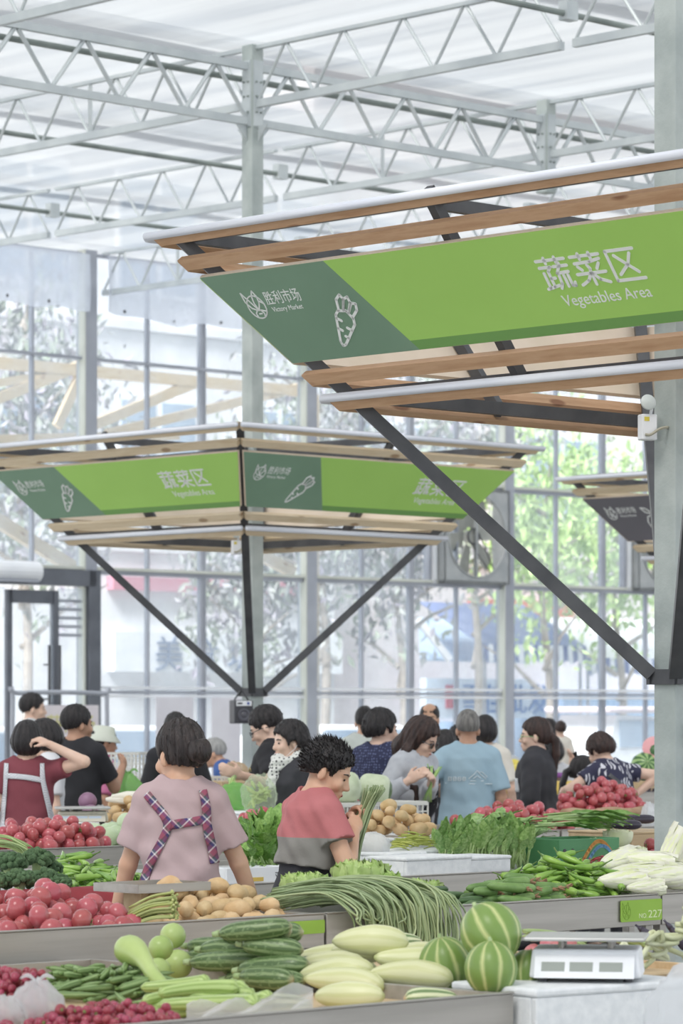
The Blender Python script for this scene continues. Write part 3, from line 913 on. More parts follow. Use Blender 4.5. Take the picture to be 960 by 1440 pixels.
def canopy(loc, label, dark=None, fruit=False, planks=None):
    root = tag(empty('sign_canopy', loc, ROTG), label, 'canopy', 'inverted pyramid sign canopies')
    wood = planks or M_pine
    dm = dark or M_dgreen
    lm = M_char if fruit else M_lgreen
    sm = M_char if fruit else M_stripe
    # column collar and hip bars
    mb = MB()
    for k in range(4):
        R = Matrix.Rotation(k * math.pi / 2, 4, 'Z')
        mb.box((0, -0.062, 1.79), (0.155, 0.014, 0.058), R)
    mb.build('collar', M_dark, root)
    for k in range(4):
        an = math.pi / 4 + k * math.pi / 2
        d = Vector((math.cos(an), math.sin(an), 0))
        mb = MB(); mb.bar(d * 0.085 + Vector((0, 0, 1.80)), d * (HD0 + (3.47 - Z0C) * KH - 0.02) + Vector((0, 0, 3.47)), 0.05, 0.05)
        mb.build('hip_bar', M_dark, root)
    for k in range(4):
        # planks: (z0, z1, outward lift)
        for (z0, z1) in ((3.470, 3.508), (3.376, 3.414), (2.936, 2.976), (2.842, 2.878)):
            M = face_matrix(k, z0, 0.028)
            h = (z1 - z0) * LEN; s0, s1 = sOf(z0) + 0.02, sOf(z1) + 0.02
            mb = MB(); mb.prism([(-s0, 0), (s0, 0), (s1, h), (-s1, h)], 0.0, 0.03)
            mb.build('plank', wood, root, M=M)
        # lamp tubes
        for z, l in ((3.512, 0.068), (2.892, 0.066)):
            s = sOf(z) + 0.03
            mb = MB(); mb.tube([(-s, 0, 0), (s, 0, 0)], 0.017, 8); mb.build('lamp_tube', M_tube, root, M=face_matrix(k, z, l), smooth=True)
        # sign board, its prints and lettering
        M = face_matrix(k, ZB, 0.03)
        mb = MB(); mb.prism([(-WB - .012, 0), (WB + .012, 0), (WT + .012, HS), (-WT - .012, HS)], 0.0, 0.018)
        board = mb.build('sign_board', M_ply, root, M=M)
        dw = 0.68
        x0b, x0t = -WB - .01, -WT - .01
        mb = MB(); mb.prism([(x0b, 0.002), (x0b + dw, 0.002), (x0t + dw, HS - .003), (x0t, HS - .003)], 0.018, 0.0205); mb.build('dark_panel', dm, board)
        f = 0.105
        xm = x0b + dw + (x0t - x0b) * f; xr = WB + .01 + (WT - WB) * f
        mb = MB(); mb.prism([(xm, f * HS), (xr, f * HS), (WT + .01, HS - .003), (x0t + dw, HS - .003)], 0.018, 0.0205); mb.build('light_panel', lm, board)
        mb = MB(); mb.prism([(x0b + dw, 0.002), (WB + .01, 0.002), (xr, f * HS), (xm, f * HS)], 0.018, 0.0205); mb.build('bottom_stripe', sm, board)
        Z = 0.0208
        # coordinates: u from the top left corner of the board, v from the top (fractions)
        def UV(u, v): return (-WT + u, HS * (1 - v))
        if not fruit:
            ch = 0.125; cw = 0.135
            x, y = UV(1.66, 0.56)
            L = place(G_SHU, x, y, cw, ch) + place(G_CAI, x + .158, y, cw, ch) + place(G_QU, x + .316, y, cw, ch)
            strokes(L, 0.0125, 6, Z, .002).build('lettering', M_print, board)
            me = text_mesh('Vegetables Area', 0.064, M_print, 0.001, width=0.40)
            x, y = UV(1.70, 0.735)
            put('lettering', me, board, Matrix.Translation((x, y, Z)))
            x, y = UV(0.50, 0.93)
            strokes(place(rot([[(.5+(a-.5)*.78,b) for a,b in P] for P in CARROT], -36), x, y + .0, 0.25, 0.25), 0.0115, 6, Z, .002).build('carrot_emblem', M_print, board)
        else:
            x, y = UV(0.50, 0.88)
            strokes(place(APPLE, x, y, 0.26, 0.26), 0.011, 6, Z, .002).build('apple_emblem', M_print, board)
        x, y = UV(0.155, 0.50)
        strokes(place(LOGO, x, y, 0.115, 0.125), 0.0055, 5, Z, .002).build('logo', M_print, board)
        me = text_mesh('胜利市场', 0.062, M_print, 0.001, width=0.19)
        x, y = UV(0.275, 0.355)
        put('lettering', me, board, Matrix.Translation((x, y, Z)))
        me = text_mesh('Victory Market', 0.030, M_print, 0.0008, width=0.165)
        x, y = UV(0.285, 0.445)
        put('lettering', me, board, Matrix.Translation((x, y, Z)))
        # paired mid rafters, inner perimeter angles
        for dx in (0.03,):
            p = Vector((dx, -sOf(2.85), 2.85)) - NDIR * 0.0; q = Vector((dx, -sOf(3.50), 3.50))
            R = Matrix.Rotation(-k * math.pi / 2, 4, 'Z')
            mb = MB(); mb.bar(R @ p, R @ q, 0.035, 0.045, up=R @ NDIR); mb.build('rafter', M_dark, root)
        for z in (2.865, 3.475):
            s = sOf(z) - 0.03
            R = Matrix.Rotation(-k * math.pi / 2, 4, 'Z')
            mb = MB(); mb.bar(R @ Vector((-s, -s, z)), R @ Vector((s, -s, z)), 0.04, 0.05); mb.build('perimeter_angle', M_dark, root)
    # ties from the collar corners up to the column at the lower ring
    for k in range(4):
        R = Matrix.Rotation(k * math.pi / 2, 4, 'Z')
        s = sOf(3.47) - 0.05
        mb = MB(); mb.bar(R @ Vector((0, -0.06, 3.46)), R @ Vector((0, -s, 3.46)), 0.035, 0.045); mb.build('tie', M_dark, root)
    root.scale = (K, K, K); root.location.z = CAMZ * (1 - K)
    return root
canopy(C1, 'large near inverted wooden sign canopy with green vegetable boards at upper right')
canopy(C2, 'smaller wooden sign canopy with two green vegetable boards at left', planks=M_pinepale)
canopy(C3, 'wooden sign canopy with charcoal fruit board half hidden by the near column', dark=M_char, fruit=True, planks=M_pinepale)

# small lamps with a round dish on the columns
def dish_lamp(px, py, Y, label):
    root = tag(empty('dish_lamp', pix(px, py, Y), ROTG - math.pi / 4 + 0.3), label, 'lamp', 'dish lamps on columns'); root.scale = (K, K, K)
    mb = MB(); mb.box((0, 0, 0), (0.062, 0.05, 0.098)); o = mb.build('box', M_white, root); bv = o.modifiers.new('b', 'BEVEL'); bv.width = 0.004
    mb = MB(); mb.lathe([(0.0, 0), (0.02, .004), (0.029, .012), (0.031, .02), (0.029, .022), (0.0, .026)], 18)
    mb.build('dish', mat('dish_grey', '#c4cccb', '#d3dad8', ns=3, rough=0.4), root, smooth=True, M=Matrix.Translation((-0.008, -0.012, 0.088)) @ Matrix.Rotation(math.radians(75), 4, 'X'))
    mb = MB(); mb.tube([(0.012, 0, 0.045), (0.018, 0, 0.075)], 0.006, 6); mb.build('bracket', M_white, root)
    mb = MB(); mb.tube(bez([(-0.02, -0.03, -0.03), (0.0, -0.035, -0.03), (0.035, -0.035, -0.008), (0.07, -0.02, 0.0), (0.085, 0.0, 0.0)], 5), 0.006, 6); mb.build('cable', mat('beige_cable', '#aaa695', rough=0.6), root)
    mb = MB(); mb.box((-0.012, -0.0255, 0.03), (0.02, 0.002, 0.016)); mb.build('yellow_sticker', mat('sticker_yellow', '#d8c850', rough=0.5), root)
dish_lamp(910, 601, 12.74 * K, 'white box lamp with round dish on the near column')
dish_lamp(332, 770, 23.1 * K, 'white box lamp with round dish on the left canopy column')
# ================================================================== PEOPLE: signed distance body builder
def rotX(a): return np.array([[1, 0, 0], [0, math.cos(a), -math.sin(a)], [0, math.sin(a), math.cos(a)]])
def rotY(a): return np.array([[math.cos(a), 0, math.sin(a)], [0, 1, 0], [-math.sin(a), 0, math.cos(a)]])
def rotZ(a): return np.array([[math.cos(a), -math.sin(a), 0], [math.sin(a), math.cos(a), 0], [0, 0, 1]])
V3 = lambda *a: np.array(a, float)

class Field:
    """a distance field sampled on a grid; primitives are blended into it"""
    def __init__(s, lo, hi, h):
        s.lo = np.array(lo, float); s.h = h
        s.n = np.ceil((np.array(hi) - s.lo) / h).astype(int) + 1
        s.D = np.full(s.n, 0.3, np.float32)
    def sl(s, c0, c1, m):
        a = np.clip(np.floor((np.minimum(c0, c1) - m - s.lo) / s.h).astype(int), 0, s.n)
        b = np.clip(np.ceil((np.maximum(c0, c1) + m - s.lo) / s.h).astype(int) + 1, 0, s.n)
        if np.any(b <= a): return None
        ax = [s.lo[i] + s.h * np.arange(a[i], b[i]) for i in range(3)]
        return (slice(a[0], b[0]), slice(a[1], b[1]), slice(a[2], b[2])), np.meshgrid(*ax, indexing='ij', sparse=True)
    def blend(s, S, d, k, mode='u'):
        o = s.D[S]
        if mode == 'u':
            if k > 0:
                hh = np.clip(0.5 + 0.5 * (o - d) / k, 0, 1); s.D[S] = o + (d - o) * hh - k * hh * (1 - hh)
            else: s.D[S] = np.minimum(o, d)
        elif mode == 's':      # subtract
            if k > 0:
                d = -d; hh = np.clip(0.5 - 0.5 * (o - d) / k, 0, 1); s.D[S] = o + (d - o) * hh + k * hh * (1 - hh)
            else: s.D[S] = np.maximum(o, -d)
    def cone(s, p, q, r0, r1, k=0.02, mode='u', cut=None):
        p = np.asarray(p, float); q = np.asarray(q, float)
        m = max(r0, r1) + 0.035 + k
        t = s.sl(p, q, m)
        if t is None: return
        S, (x, y, z) = t
        d = q - p; L2 = max(d.dot(d), 1e-9)
        u = np.clip(((x - p[0]) * d[0] + (y - p[1]) * d[1] + (z - p[2]) * d[2]) / L2, 0, 1)
        D = np.sqrt((x - p[0] - u * d[0]) ** 2 + (y - p[1] - u * d[1]) ** 2 + (z - p[2] - u * d[2]) ** 2) - (r0 + (r1 - r0) * u)
        if cut is not None:            # flat cut: keep the side opposite to the direction
            c, nrm = cut
            D = np.maximum(D, (x - c[0]) * nrm[0] + (y - c[1]) * nrm[1] + (z - c[2]) * nrm[2])
        s.blend(S, D.astype(np.float32), k, mode)
    def ell(s, c, r, k=0.02, R=None, mode='u'):
        c = np.asarray(c, float); r = np.asarray(r, float)
        m = r.max() + 0.035 + k
        t = s.sl(c, c, m)
        if t is None: return
        S, (x, y, z) = t
        x = x - c[0]; y = y - c[1]; z = z - c[2]
        if R is not None:
            x, y, z = (R[0, 0] * x + R[1, 0] * y + R[2, 0] * z, R[0, 1] * x + R[1, 1] * y + R[2, 1] * z, R[0, 2] * x + R[1, 2] * y + R[2, 2] * z)
        k0 = np.sqrt((x / r[0]) ** 2 + (y / r[1]) ** 2 + (z / r[2]) ** 2)
        k1 = np.sqrt((x / r[0] ** 2) ** 2 + (y / r[1] ** 2) ** 2 + (z / r[2] ** 2) ** 2) + 1e-6
        s.blend(S, (k0 * (k0 - 1) / k1).astype(np.float32), k, mode)
    def stack(s, prof, o, R, k=0.02, wob=None):
        """elliptic sections along the local z of frame (o, R): prof rows z, rx, ry, cy"""
        prof = np.asarray(prof, float)
        z0, z1 = prof[0, 0], prof[-1, 0]; rm = prof[:, 1:3].max() + 0.06
        cs = np.array([o + R @ V3(x, y, z) for x in (-rm, rm) for y in (-rm, rm) for z in (z0 - .03, z1 + .03)])
        t = s.sl(cs.min(0), cs.max(0), 0.0)
        if t is None: return
        S, (x, y, z) = t
        x = x - o[0]; y = y - o[1]; z = z - o[2]
        X = R[0, 0] * x + R[1, 0] * y + R[2, 0] * z
        Y = R[0, 1] * x + R[1, 1] * y + R[2, 1] * z
        Z = R[0, 2] * x + R[1, 2] * y + R[2, 2] * z
        rx = np.interp(Z, prof[:, 0], prof[:, 1]); ry = np.interp(Z, prof[:, 0], prof[:, 2]); cy = np.interp(Z, prof[:, 0], prof[:, 3])
        Yc = Y - cy
        kk = np.sqrt((X / rx) ** 2 + (Yc / ry) ** 2) + 1e-6
        k1 = np.sqrt((X / rx ** 2) ** 2 + (Yc / ry ** 2) ** 2) + 1e-6
        D = kk * (kk - 1) / k1
        if wob is not None: D = D + wob(X, Y, Z)
        D = np.maximum(D, np.maximum(z0 - Z, Z - z1))
        s.blend(S, D.astype(np.float32), k)
    def plane_cut(s, c, nrm):
        ax = [s.lo[i] + s.h * np.arange(s.n[i]) for i in range(3)]
        x, y, z = np.meshgrid(*ax, indexing='ij', sparse=True)
        s.D = np.maximum(s.D, ((x - c[0]) * nrm[0] + (y - c[1]) * nrm[1] + (z - c[2]) * nrm[2]).astype(np.float32))
    def wrinkle(s, f):
        ax = [s.lo[i] + s.h * np.arange(s.n[i]) for i in range(3)]
        x, y, z = np.meshgrid(*ax, indexing='ij', sparse=True)
        s.D = s.D + f(x, y, z).astype(np.float32)
    def mesh(s, name, mats):
        D = s.D; n = D.shape
        I = D < 0
        cnt = np.zeros((n[0] - 1, n[1] - 1, n[2] - 1), np.uint8)
        for i in (0, 1):
            for j in (0, 1):
                for k in (0, 1):
                    cnt += I[i:n[0] - 1 + i, j:n[1] - 1 + j, k:n[2] - 1 + k]
        act = np.argwhere((cnt > 0) & (cnt < 8))
        if len(act) == 0: return None
        idx = np.full(cnt.shape, -1, np.int32)
        idx[act[:, 0], act[:, 1], act[:, 2]] = np.arange(len(act))
        cor = {(i, j, k): D[act[:, 0] + i, act[:, 1] + j, act[:, 2] + k] for i in (0, 1) for j in (0, 1) for k in (0, 1)}
        acc = np.zeros((len(act), 3)); num = np.zeros(len(act))
        C = list(cor)
        for a in C:
            for ax in range(3):
                if a[ax]: continue
                b = list(a); b[ax] = 1; b = tuple(b)
                da, db = cor[a], cor[b]
                m = (da < 0) != (db < 0)
                t = np.where(m, da / np.where(m, da - db, 1), 0)
                p = np.zeros((len(act), 3))
                for q in range(3): p[:, q] = a[q]
                p[:, ax] = t
                acc += np.where(m[:, None], p, 0); num += m
        co = s.lo + s.h * (act + acc / num[:, None])
        quads = []
        for ax in range(3):
            sa = [slice(None)] * 3; sb = [slice(None)] * 3
            sa[ax] = slice(0, n[ax] - 1); sb[ax] = slice(1, n[ax])
            A_ = I[tuple(sa)]; B_ = I[tuple(sb)]
            e = np.argwhere(A_ != B_)
            u, v = (ax + 1) % 3, (ax + 2) % 3
            ok = (e[:, u] > 0) & (e[:, v] > 0) & (e[:, u] < n[u] - 1) & (e[:, v] < n[v] - 1)
            e = e[ok]
            if len(e) == 0: continue
            fl = A_[e[:, 0], e[:, 1], e[:, 2]]
            def cid(du, dv):
                q = e.copy(); q[:, u] += du; q[:, v] += dv
                return idx[q[:, 0], q[:, 1], q[:, 2]]
            Q = np.stack([cid(-1, -1), cid(0, -1), cid(0, 0), cid(-1, 0)], 1)
            Q[~fl] = Q[~fl][:, ::-1]
            quads.append(Q)
        Q = np.concatenate(quads)
        Q = Q[(Q >= 0).all(1)]
        me = bpy.data.meshes.new(name)
        me.vertices.add(len(co)); me.vertices.foreach_set('co', co.ravel())
        me.loops.add(len(Q) * 4); me.loops.foreach_set('vertex_index', Q.ravel().astype(np.int32))
        me.polygons.add(len(Q)); me.polygons.foreach_set('loop_start', np.arange(0, len(Q) * 4, 4, dtype=np.int32))
        me.polygons.foreach_set('use_smooth', np.ones(len(Q), bool))
        me.update(calc_edges=True); me.validate()
        for m in (mats if isinstance(mats, (list, tuple)) else [mats]): me.materials.append(m)
        return me

# ---- materials of people
def skin(name, c1, c2): return mat(name, c1, c2, ns=9, rough=0.5, sss=0.08, lo=0.3, hi=0.7)
M_skin1 = skin('skin_warm', '#cfa287', '#dab197')
M_skin2 = skin('skin_fair', '#dab6a1', '#e5c5b3')
M_skin3 = skin('skin_tan', '#b18870', '#c0967d')
def hair_mat(name, c1, c2):
    m = mat(name, c1, c2, ns=14, rough=0.42, stretch=(3, 3, 0.6), bump=0.6, bs=60, lo=0.35, hi=0.8, spec=0.4)
    return m
M_hair = hair_mat('black_hair', '#1d1b1d', '#3a3536')
M_hairb = hair_mat('dark_brown_hair', '#2b2120', '#513c36')
M_hairg = hair_mat('grey_hair', '#5c5a58', '#96938f')
M_hairw = hair_mat('silver_hair', '#9a9a9a', '#c2c2c0')
M_eye = mat('eye_dark', '#2a201d', rough=0.2)
M_lip = mat('lips', '#a8625c', rough=0.45)
M_jean = mat('dark_trousers', '#2c2d33', '#35363d', ns=8, rough=0.8)
M_shoe = mat('shoe_dark', '#2b2a2c', rough=0.6)

def cloth(name, c1, c2=None, ns=5, rough=0.85): return mat(name, c1, c2 or c1, ns=ns, rough=rough, bump=0.15, bs=25)

def ik(S, T, l1, l2, pole):
    d = T - S; L = np.linalg.norm(d)
    if L > (l1 + l2) * 0.998: T = S + d / L * (l1 + l2) * 0.998; d = T - S; L = np.linalg.norm(d)
    if L < abs(l1 - l2) + 0.02: L = abs(l1 - l2) + 0.02
    x = (l1 * l1 - l2 * l2 + L * L) / (2 * L)
    h = math.sqrt(max(l1 * l1 - x * x, 0))
    u = d / np.linalg.norm(d)
    p = np.asarray(pole, float); p = p - u * p.dot(u); p = p / (np.linalg.norm(p) + 1e-9)
    return S + u * x + p * h, T

def unit(v): return v / (np.linalg.norm(v) + 1e-9)

class Person:
    pass

def person(px, Y, ytop, face, label, hair=('short', None), skin_m=None, shirt=None, sleeve=0.45, hem=0.90, pants=None,
           lean=0.0, yaw=0.0, pitch=0.0, roll=0.0, hands=None, poles=None, girth=1.0, vox=0.010, wr=0.004, neck_r=0.068, neck_drop=0.0,
           curl=0.5, shirt_name='shirt', flare=0.0, detail=True, child=False, zfoot=None, group=None, palm=None, sleeve_loose=0.020, seed=0, loose=0.018, hs=1.07, waist=1.0, shoulder=.84, hvox=None, handw=None):
    """a standing person; ytop = row of the top of the head, face = direction in degrees (0 away, 90 left, -90 right, 180 towards)"""
    skin_m = skin_m or M_skin1
    zf = zfoot or 0.0
    ztop = CAMZ + (HOR - ytop) * Y / F - zf
    hair_t = {'short': .012, 'spiky': .035, 'bun': .012, 'bob': .022, 'long': .02, 'pony': .012, 'bald': .004, 'buzz': .006, 'pixie': .022, 'none': 0.0}.get(hair[0], .012)
    bend = math.cos(math.radians(lean))
    # height from the head top, taking the lean into account
    s = (ztop - hair_t) / (0.93 + (1.475 + .185 * hs - 0.93) * bend)
    s_ = s
    X0 = (px - 480.0) * Y / F
    hips = V3(0, -math.sin(math.radians(lean)) * 0.62, 0.93)
    P = Person(); P.s = s
    Rt = rotX(-math.radians(lean))
    def tp(x, y, z): return hips + Rt @ V3(x, y, z - 0.93)
    Rh = Rt @ rotX(math.radians(lean) * 0.55) @ rotZ(math.radians(yaw)) @ rotX(-math.radians(pitch)) @ rotY(math.radians(roll))
    ho = tp(0, 0.012, 1.475)
    def hp(x, y, z): return ho + Rh @ (V3(x, y, z) * hs)
    g = girth
    prof = np.array([(.80, .150 * g, .105 * g, 0), (.88, .172 * g, .118 * g, -.005), (.96, .165 * g, .112 * g, 0), (1.06, .138 * g, .098 * g, .005), (1.16, .146 * g, .104 * g, .006),
                     (1.27, .160 * g, .114 * g, .008), (1.35, .155 * g, .098 * g, 0), (1.40, .115 * g, .075, -.005), (1.44, .055, .055, -.005)])
    # joints
    SH = {sd: tp(sd * (.165 * shoulder + .02 * (g - 1)), -.005, 1.355) for sd in (-1, 1)}
    l1, l2 = 0.285, 0.245
    hands = dict(hands or {})
    poles = poles or {}
    for key, (hx, hy, dY) in (handw or {}).items():      # hand targets given by their place in the picture and depth offset
        q = pix(hx, hy, Y + dY) - Vector((X0, Y, zf))
        q = Matrix.Rotation(-math.radians(face), 4, 'Z') @ q
        hands[key] = V3(*q) / s
    EL, WR = {}, {}
    for sd, key in ((-1, 'L'), (1, 'R')):
        T = hands.get(key)
        T = V3(sd * 0.24, 0.06 + hips[1] * 0.3, 0.86) if T is None else np.asarray(T, float)
        pole = poles.get(key, (sd * 0.35, -1.0, -0.2))
        EL[sd], WR[sd] = ik(SH[sd], T, l1, l2, pole)
    pts = np.array([tp(0, 0, .8), tp(.2, .15, 1.44), tp(-.2, -.15, 1.44), hp(0, 0, .22), hp(0.1, .14, 0), hp(-0.1, -.12, 0)] + list(EL.values()) + list(WR.values()) + [hips + V3(.22, .2, -.93), hips + V3(-.22, -.14, -.93)])
    lo = pts.min(0) - .14; hi = pts.max(0) + .14
    lo[2] = -0.01
    for sd in (-1, 1):
        lo = np.minimum(lo, WR[sd] - .22); hi = np.maximum(hi, WR[sd] + .22)
    lo[2] = max(lo[2], -0.02)
    h = vox / s
    B = Field(lo, hi, h)
    B.stack(prof, hips - Rt @ V3(0, 0, .93), Rt, 0.0)
    legx = 0.088 * g
    foot = {}
    for sd in (-1, 1):
        hip = hips + V3(sd * legx, 0, -.06); kn = V3(sd * (legx + .01), hips[1] * 0.5 + .02, .48); an = V3(sd * (legx + .015), hips[1] * .15 - .02, .08)
        B.cone(hip, kn, .085 * g, .055, .04); B.cone(kn, an, .055, .036, .02)
        foot[sd] = (kn, an)
        B.cone(an + V3(0, -.02, -.045), an + V3(0, .15, -.05), .034, .026, .02)
        B.cone(tp(sd * .06, -.005, 1.405), SH[sd], .048, .052, .04)
        B.cone(SH[sd], EL[sd], .047 * math.sqrt(g), .038 * math.sqrt(g), .03)
        B.cone(EL[sd], WR[sd], .039 * math.sqrt(g), .026, .012)
    B.cone(tp(0, -.012, 1.39), hp(0, -.012, .02), .055, .050, .03)
    # head
    B.ell(hp(0, -.006, .097), V3(.067, .092, .084) * hs, .0, Rh)
    B.ell(hp(0, .030, .040), V3(.056, .064, .078) * hs, .025, Rh)
    if detail:
        B.ell(hp(0, .066, -.022), V3(.030, .026, .022) * hs, .022, Rh)
        B.ell(hp(0, .074, .078), V3(.046, .016, .012) * hs, .014, Rh)
        B.cone(hp(0, .090, .062), hp(0, .106, .030), .007, .012, .012)
        B.ell(hp(0, .097, .026), V3(.017, .010, .008) * hs, .008, Rh)
        B.ell(hp(0, .089, -.002), V3(.022, .010, .010) * hs, .010, Rh)
        for sd in (-1, 1):
            B.ell(hp(sd * .038, .070, .030), V3(.020, .018, .022) * hs, .016, Rh)
            B.ell(hp(sd * .031, .094, .058), V3(.015, .010, .008) * hs, .008, Rh, 's')
            B.ell(hp(sd * .067, -.004, .048), V3(.010, .018, .030) * hs, .006, Rh @ rotZ(sd * -0.35))
    # hands
    for sd, key in ((-1, 'L'), (1, 'R')):
        d = unit(WR[sd] - EL[sd])
        n = np.asarray((palm or {}).get(key, (-sd * 1.0, 0, 0)), float); n = unit(n - d * n.dot(d))
        th = np.cross(d, n) if sd == 1 else np.cross(n, d)
        Rm = np.stack([th, n, d], 1)
        w = WR[sd]
        B.ell(w + d * .045, (.038, .017, .052), .014, Rm)
        cu = curl if not isinstance(curl, dict) else curl.get(key, .5)
        for fi, (off, L) in enumerate(((.028, .072), (.010, .080), (-.009, .074), (-.027, .060))):
            p = w + d * (.082 - abs(off - .01) * .2) + th * off
            ang = 0.25 + cu * 0.5
            for seg, fr in enumerate((.45, .32, .25)):
                dd = d * math.cos(ang) + n * math.sin(ang)
                q = p + dd * L * fr
                B.cone(p, q, max(.0092 - .001 * seg, h * .95), max(.0085 - .001 * seg, h * .95), .004)
                p = q; ang += cu * 0.9
        p = w + d * .025 + th * .028; q = p + unit(d * .7 + th * .6 + n * .3) * .038; r = q + unit(d * .9 + th * .15 + n * (.2 + .5 * cu)) * .032
        B.cone(p, q, .014, .0105, .008); B.cone(q, r, .0105, max(.009, h * .9), .004)
    root = tag(empty('person', (X0, Y, zf), math.radians(face)), label, 'person', group)
    root.scale = (s, s, s)
    P.root = root
    me = B.mesh('body', skin_m); put('body', me, root); P.B = B
    if detail:
        for sd in (-1, 1):
            e = MB(); e.ball(hp(sd * .031, .0845, .0585), (.0135, .0045, .0056), 8, 5, Matrix(Rh.tolist())); e.build('eye', M_eye, root, smooth=True)
            e = MB(); e.tube([hp(sd * .014, .091, .077), hp(sd * .031, .090, .083), hp(sd * .050, .075, .078)], [.0028, .0036, .002], 5); e.build('eyebrow', M_hair, root, smooth=True)
        e = MB(); e.ball(hp(0, .0965, -.003), (.019, .0045, .0065), 8, 5, Matrix(Rh.tolist())); e.build('lips', M_lip, root, smooth=True)
    # clothing
    rs = random.Random(seed + int(px))
    ph = [rs.random() * 6.28 for _ in range(6)]
    if shirt is not None:
        S = Field(lo, hi, h)
        t = loose
        hemz = hem
        sp = prof.copy(); sp[:, 1] += t; sp[:, 2] += t
        # cloth hangs from chest and shoulder blades: no tight waist
        ch = sp[5, 1:3].copy()
        for r in range(len(sp)):
            if sp[r, 0] < 1.25:
                f = (1.25 - sp[r, 0]) / .35
                sp[r, 1] = max(sp[r, 1], ch[0] * (0.955 + flare * f)); sp[r, 2] = max(sp[r, 2], ch[1] * (0.95 + flare * f))
        zz = np.concatenate([[hemz], sp[sp[:, 0] > hemz + .01, 0]])
        sp2 = np.array([[z] + [np.interp(z, sp[:, 0], sp[:, c]) for c in (1, 2, 3)] for z in zz])
        def wob(X, Y, Z):
            low = np.clip((1.30 - Z) / .35, 0, 1)
            return wr * (low * (np.sin(X * 34 + Z * 22 + ph[0]) * .8 + np.sin(X * 19 - Z * 38 + Y * 20 + ph[1])) + .4 * np.sin(Z * 46 + X * 13 + ph[2]))
        S.stack(sp2, hips - Rt @ V3(0, 0, .93), Rt, 0.0, wob)
        for sd in (-1, 1):
            S.cone(tp(sd * .06, -.005, 1.405), SH[sd], .048 + t, .052 + t, .03)
            rr = .047 * math.sqrt(g)
            # sleeve
            if sleeve <= 0.56:
                f = sleeve / 0.56 if sleeve > 0 else 0
                if f > 0:
                    c = SH[sd] + (EL[sd] - SH[sd]) * f; nn = unit(EL[sd] - SH[sd])
                    S.cone(SH[sd], SH[sd] + (EL[sd] - SH[sd]) * (f + .08), rr + t + .004, rr - .004 + sleeve_loose + .004, .02, cut=(c, nn))
            else:
                S.cone(SH[sd], EL[sd], rr + t, .040 * math.sqrt(g) + t, .02)
                f = (sleeve - .56) / .44
                c = EL[sd] + (WR[sd] - EL[sd]) * f; nn = unit(WR[sd] - EL[sd])
                S.cone(EL[sd], EL[sd] + (WR[sd] - EL[sd]) * min(1.0, f + .05), .040 * math.sqrt(g) + t, .028 + t * .7, .015, cut=(c, nn))
        ax = wr * 0.55
        S.wrinkle(lambda x, y, z: ax * (np.sin(x * 60 + z * 31 + ph[3]) * np.sin(y * 47 + z * 25 + ph[4])))
        up = Rt @ V3(0, 0.06, 1)
        S.cone(tp(0, .0, 1.425 - neck_drop), tp(0, .02, 1.6), neck_r, neck_r + .05, .006, 's')
        me = S.mesh(shirt_name, shirt); P.shirt_o = put(shirt_name, me, root); P.S = S
        P.bvh = None
    # trousers
    L = Field(V3(-.30, hips[1] - .25, -.01), V3(.30, max(.22, hips[1] + .3), waist + .03), max(h, .012))
    t = .014
    pp = prof[prof[:, 0] < waist].copy(); pp = np.vstack([pp, [[waist] + [np.interp(waist, prof[:, 0], prof[:, c]) for c in (1, 2, 3)]]]); pp[:, 1] += .006; pp[:, 2] += .006
    L.stack(pp, hips - Rt @ V3(0, 0, .93), Rt, 0)
    for sd in (-1, 1):
        kn, an = foot[sd]
        L.cone(hips + V3(sd * legx, 0, -.06), kn, .085 * g + .006, .06 + t, .03); L.cone(kn, an, .06 + t, .042 + t, .02, cut=(an, V3(0, 0, -1)))
    me = L.mesh('trousers', pants or M_jean); put('trousers', me, root)
    for sd in (-1, 1):
        an = foot[sd][1]
        sh = MB(); sh.tube([tuple(an + V3(0, -.07, -.035)), tuple(an + V3(0, -.02, -.03)), tuple(an + V3(0, .08, -.04)), tuple(an + V3(0, .17, -.05)), tuple(an + V3(0, .20, -.055))], [.02, .044, .043, .036, .012], 10, flat=0.8)
        sh.build('shoe', M_shoe, root, smooth=True)
    # hair
    st, hm = hair[0], hair[1] or M_hair
    if st != 'none':
        ext = {'long': .50, 'pony': .34}.get(st, .16)
        lo2 = ho - .19; hi2 = ho + .30
        lo2[2] -= ext - .1
        if st in ('long', 'pony'): lo2[:2] -= .06; hi2[:2] += .06
        h2 = hvox or max(h * 0.8, 0.0055)
        Hf = Field(lo2, hi2, h2)
        t = {'short': .009, 'spiky': .011, 'bun': .011, 'bob': .020, 'long': .016, 'pony': .011, 'bald': .006, 'buzz': .006, 'pixie': .016}[st]
        Hf.ell(hp(0, -.010, .099), hs * V3(.0685 + t, .094 + t, .086 + t), 0, Rh)
        if st in ('bob', 'pixie'):
            Hf.ell(hp(0, -.022, .065), hs * V3(.074 + t, .086 + t, .085 if st == 'bob' else .070), .03, Rh)
        if st in ('spiky', 'bun', 'pony'):
            Hf.ell(hp(0, -.035, .055), hs * V3(.058 + t * .8, .064 + t * .8, .070), .02, Rh)
        if st == 'long':
            Hf.ell(hp(0, -.03, .05), hs * V3(.074 + t, .085, .10), .03, Rh)
        # cut the face free
        fz = {'bob': .062, 'long': .060, 'spiky': .060, 'pixie': .058}.get(st, .056)
        Hf.ell(hp(0, .120, fz - .045), hs * V3(.150 if st in ('short', 'buzz', 'bun', 'pony', 'spiky', 'bald', 'pixie') else .105, .098, .112), .008, Rh, 's')
        if st in ('bald',):
            Hf.ell(hp(0, .03, .20), hs * V3(.062, .10, .09), .01, Rh, 's')
        if st not in ('bob', 'long'):
            for sd in (-1, 1):
                Hf.ell(hp(sd * .074, .004, .036), hs * V3(.030, .024, .040), .006, Rh, 's')
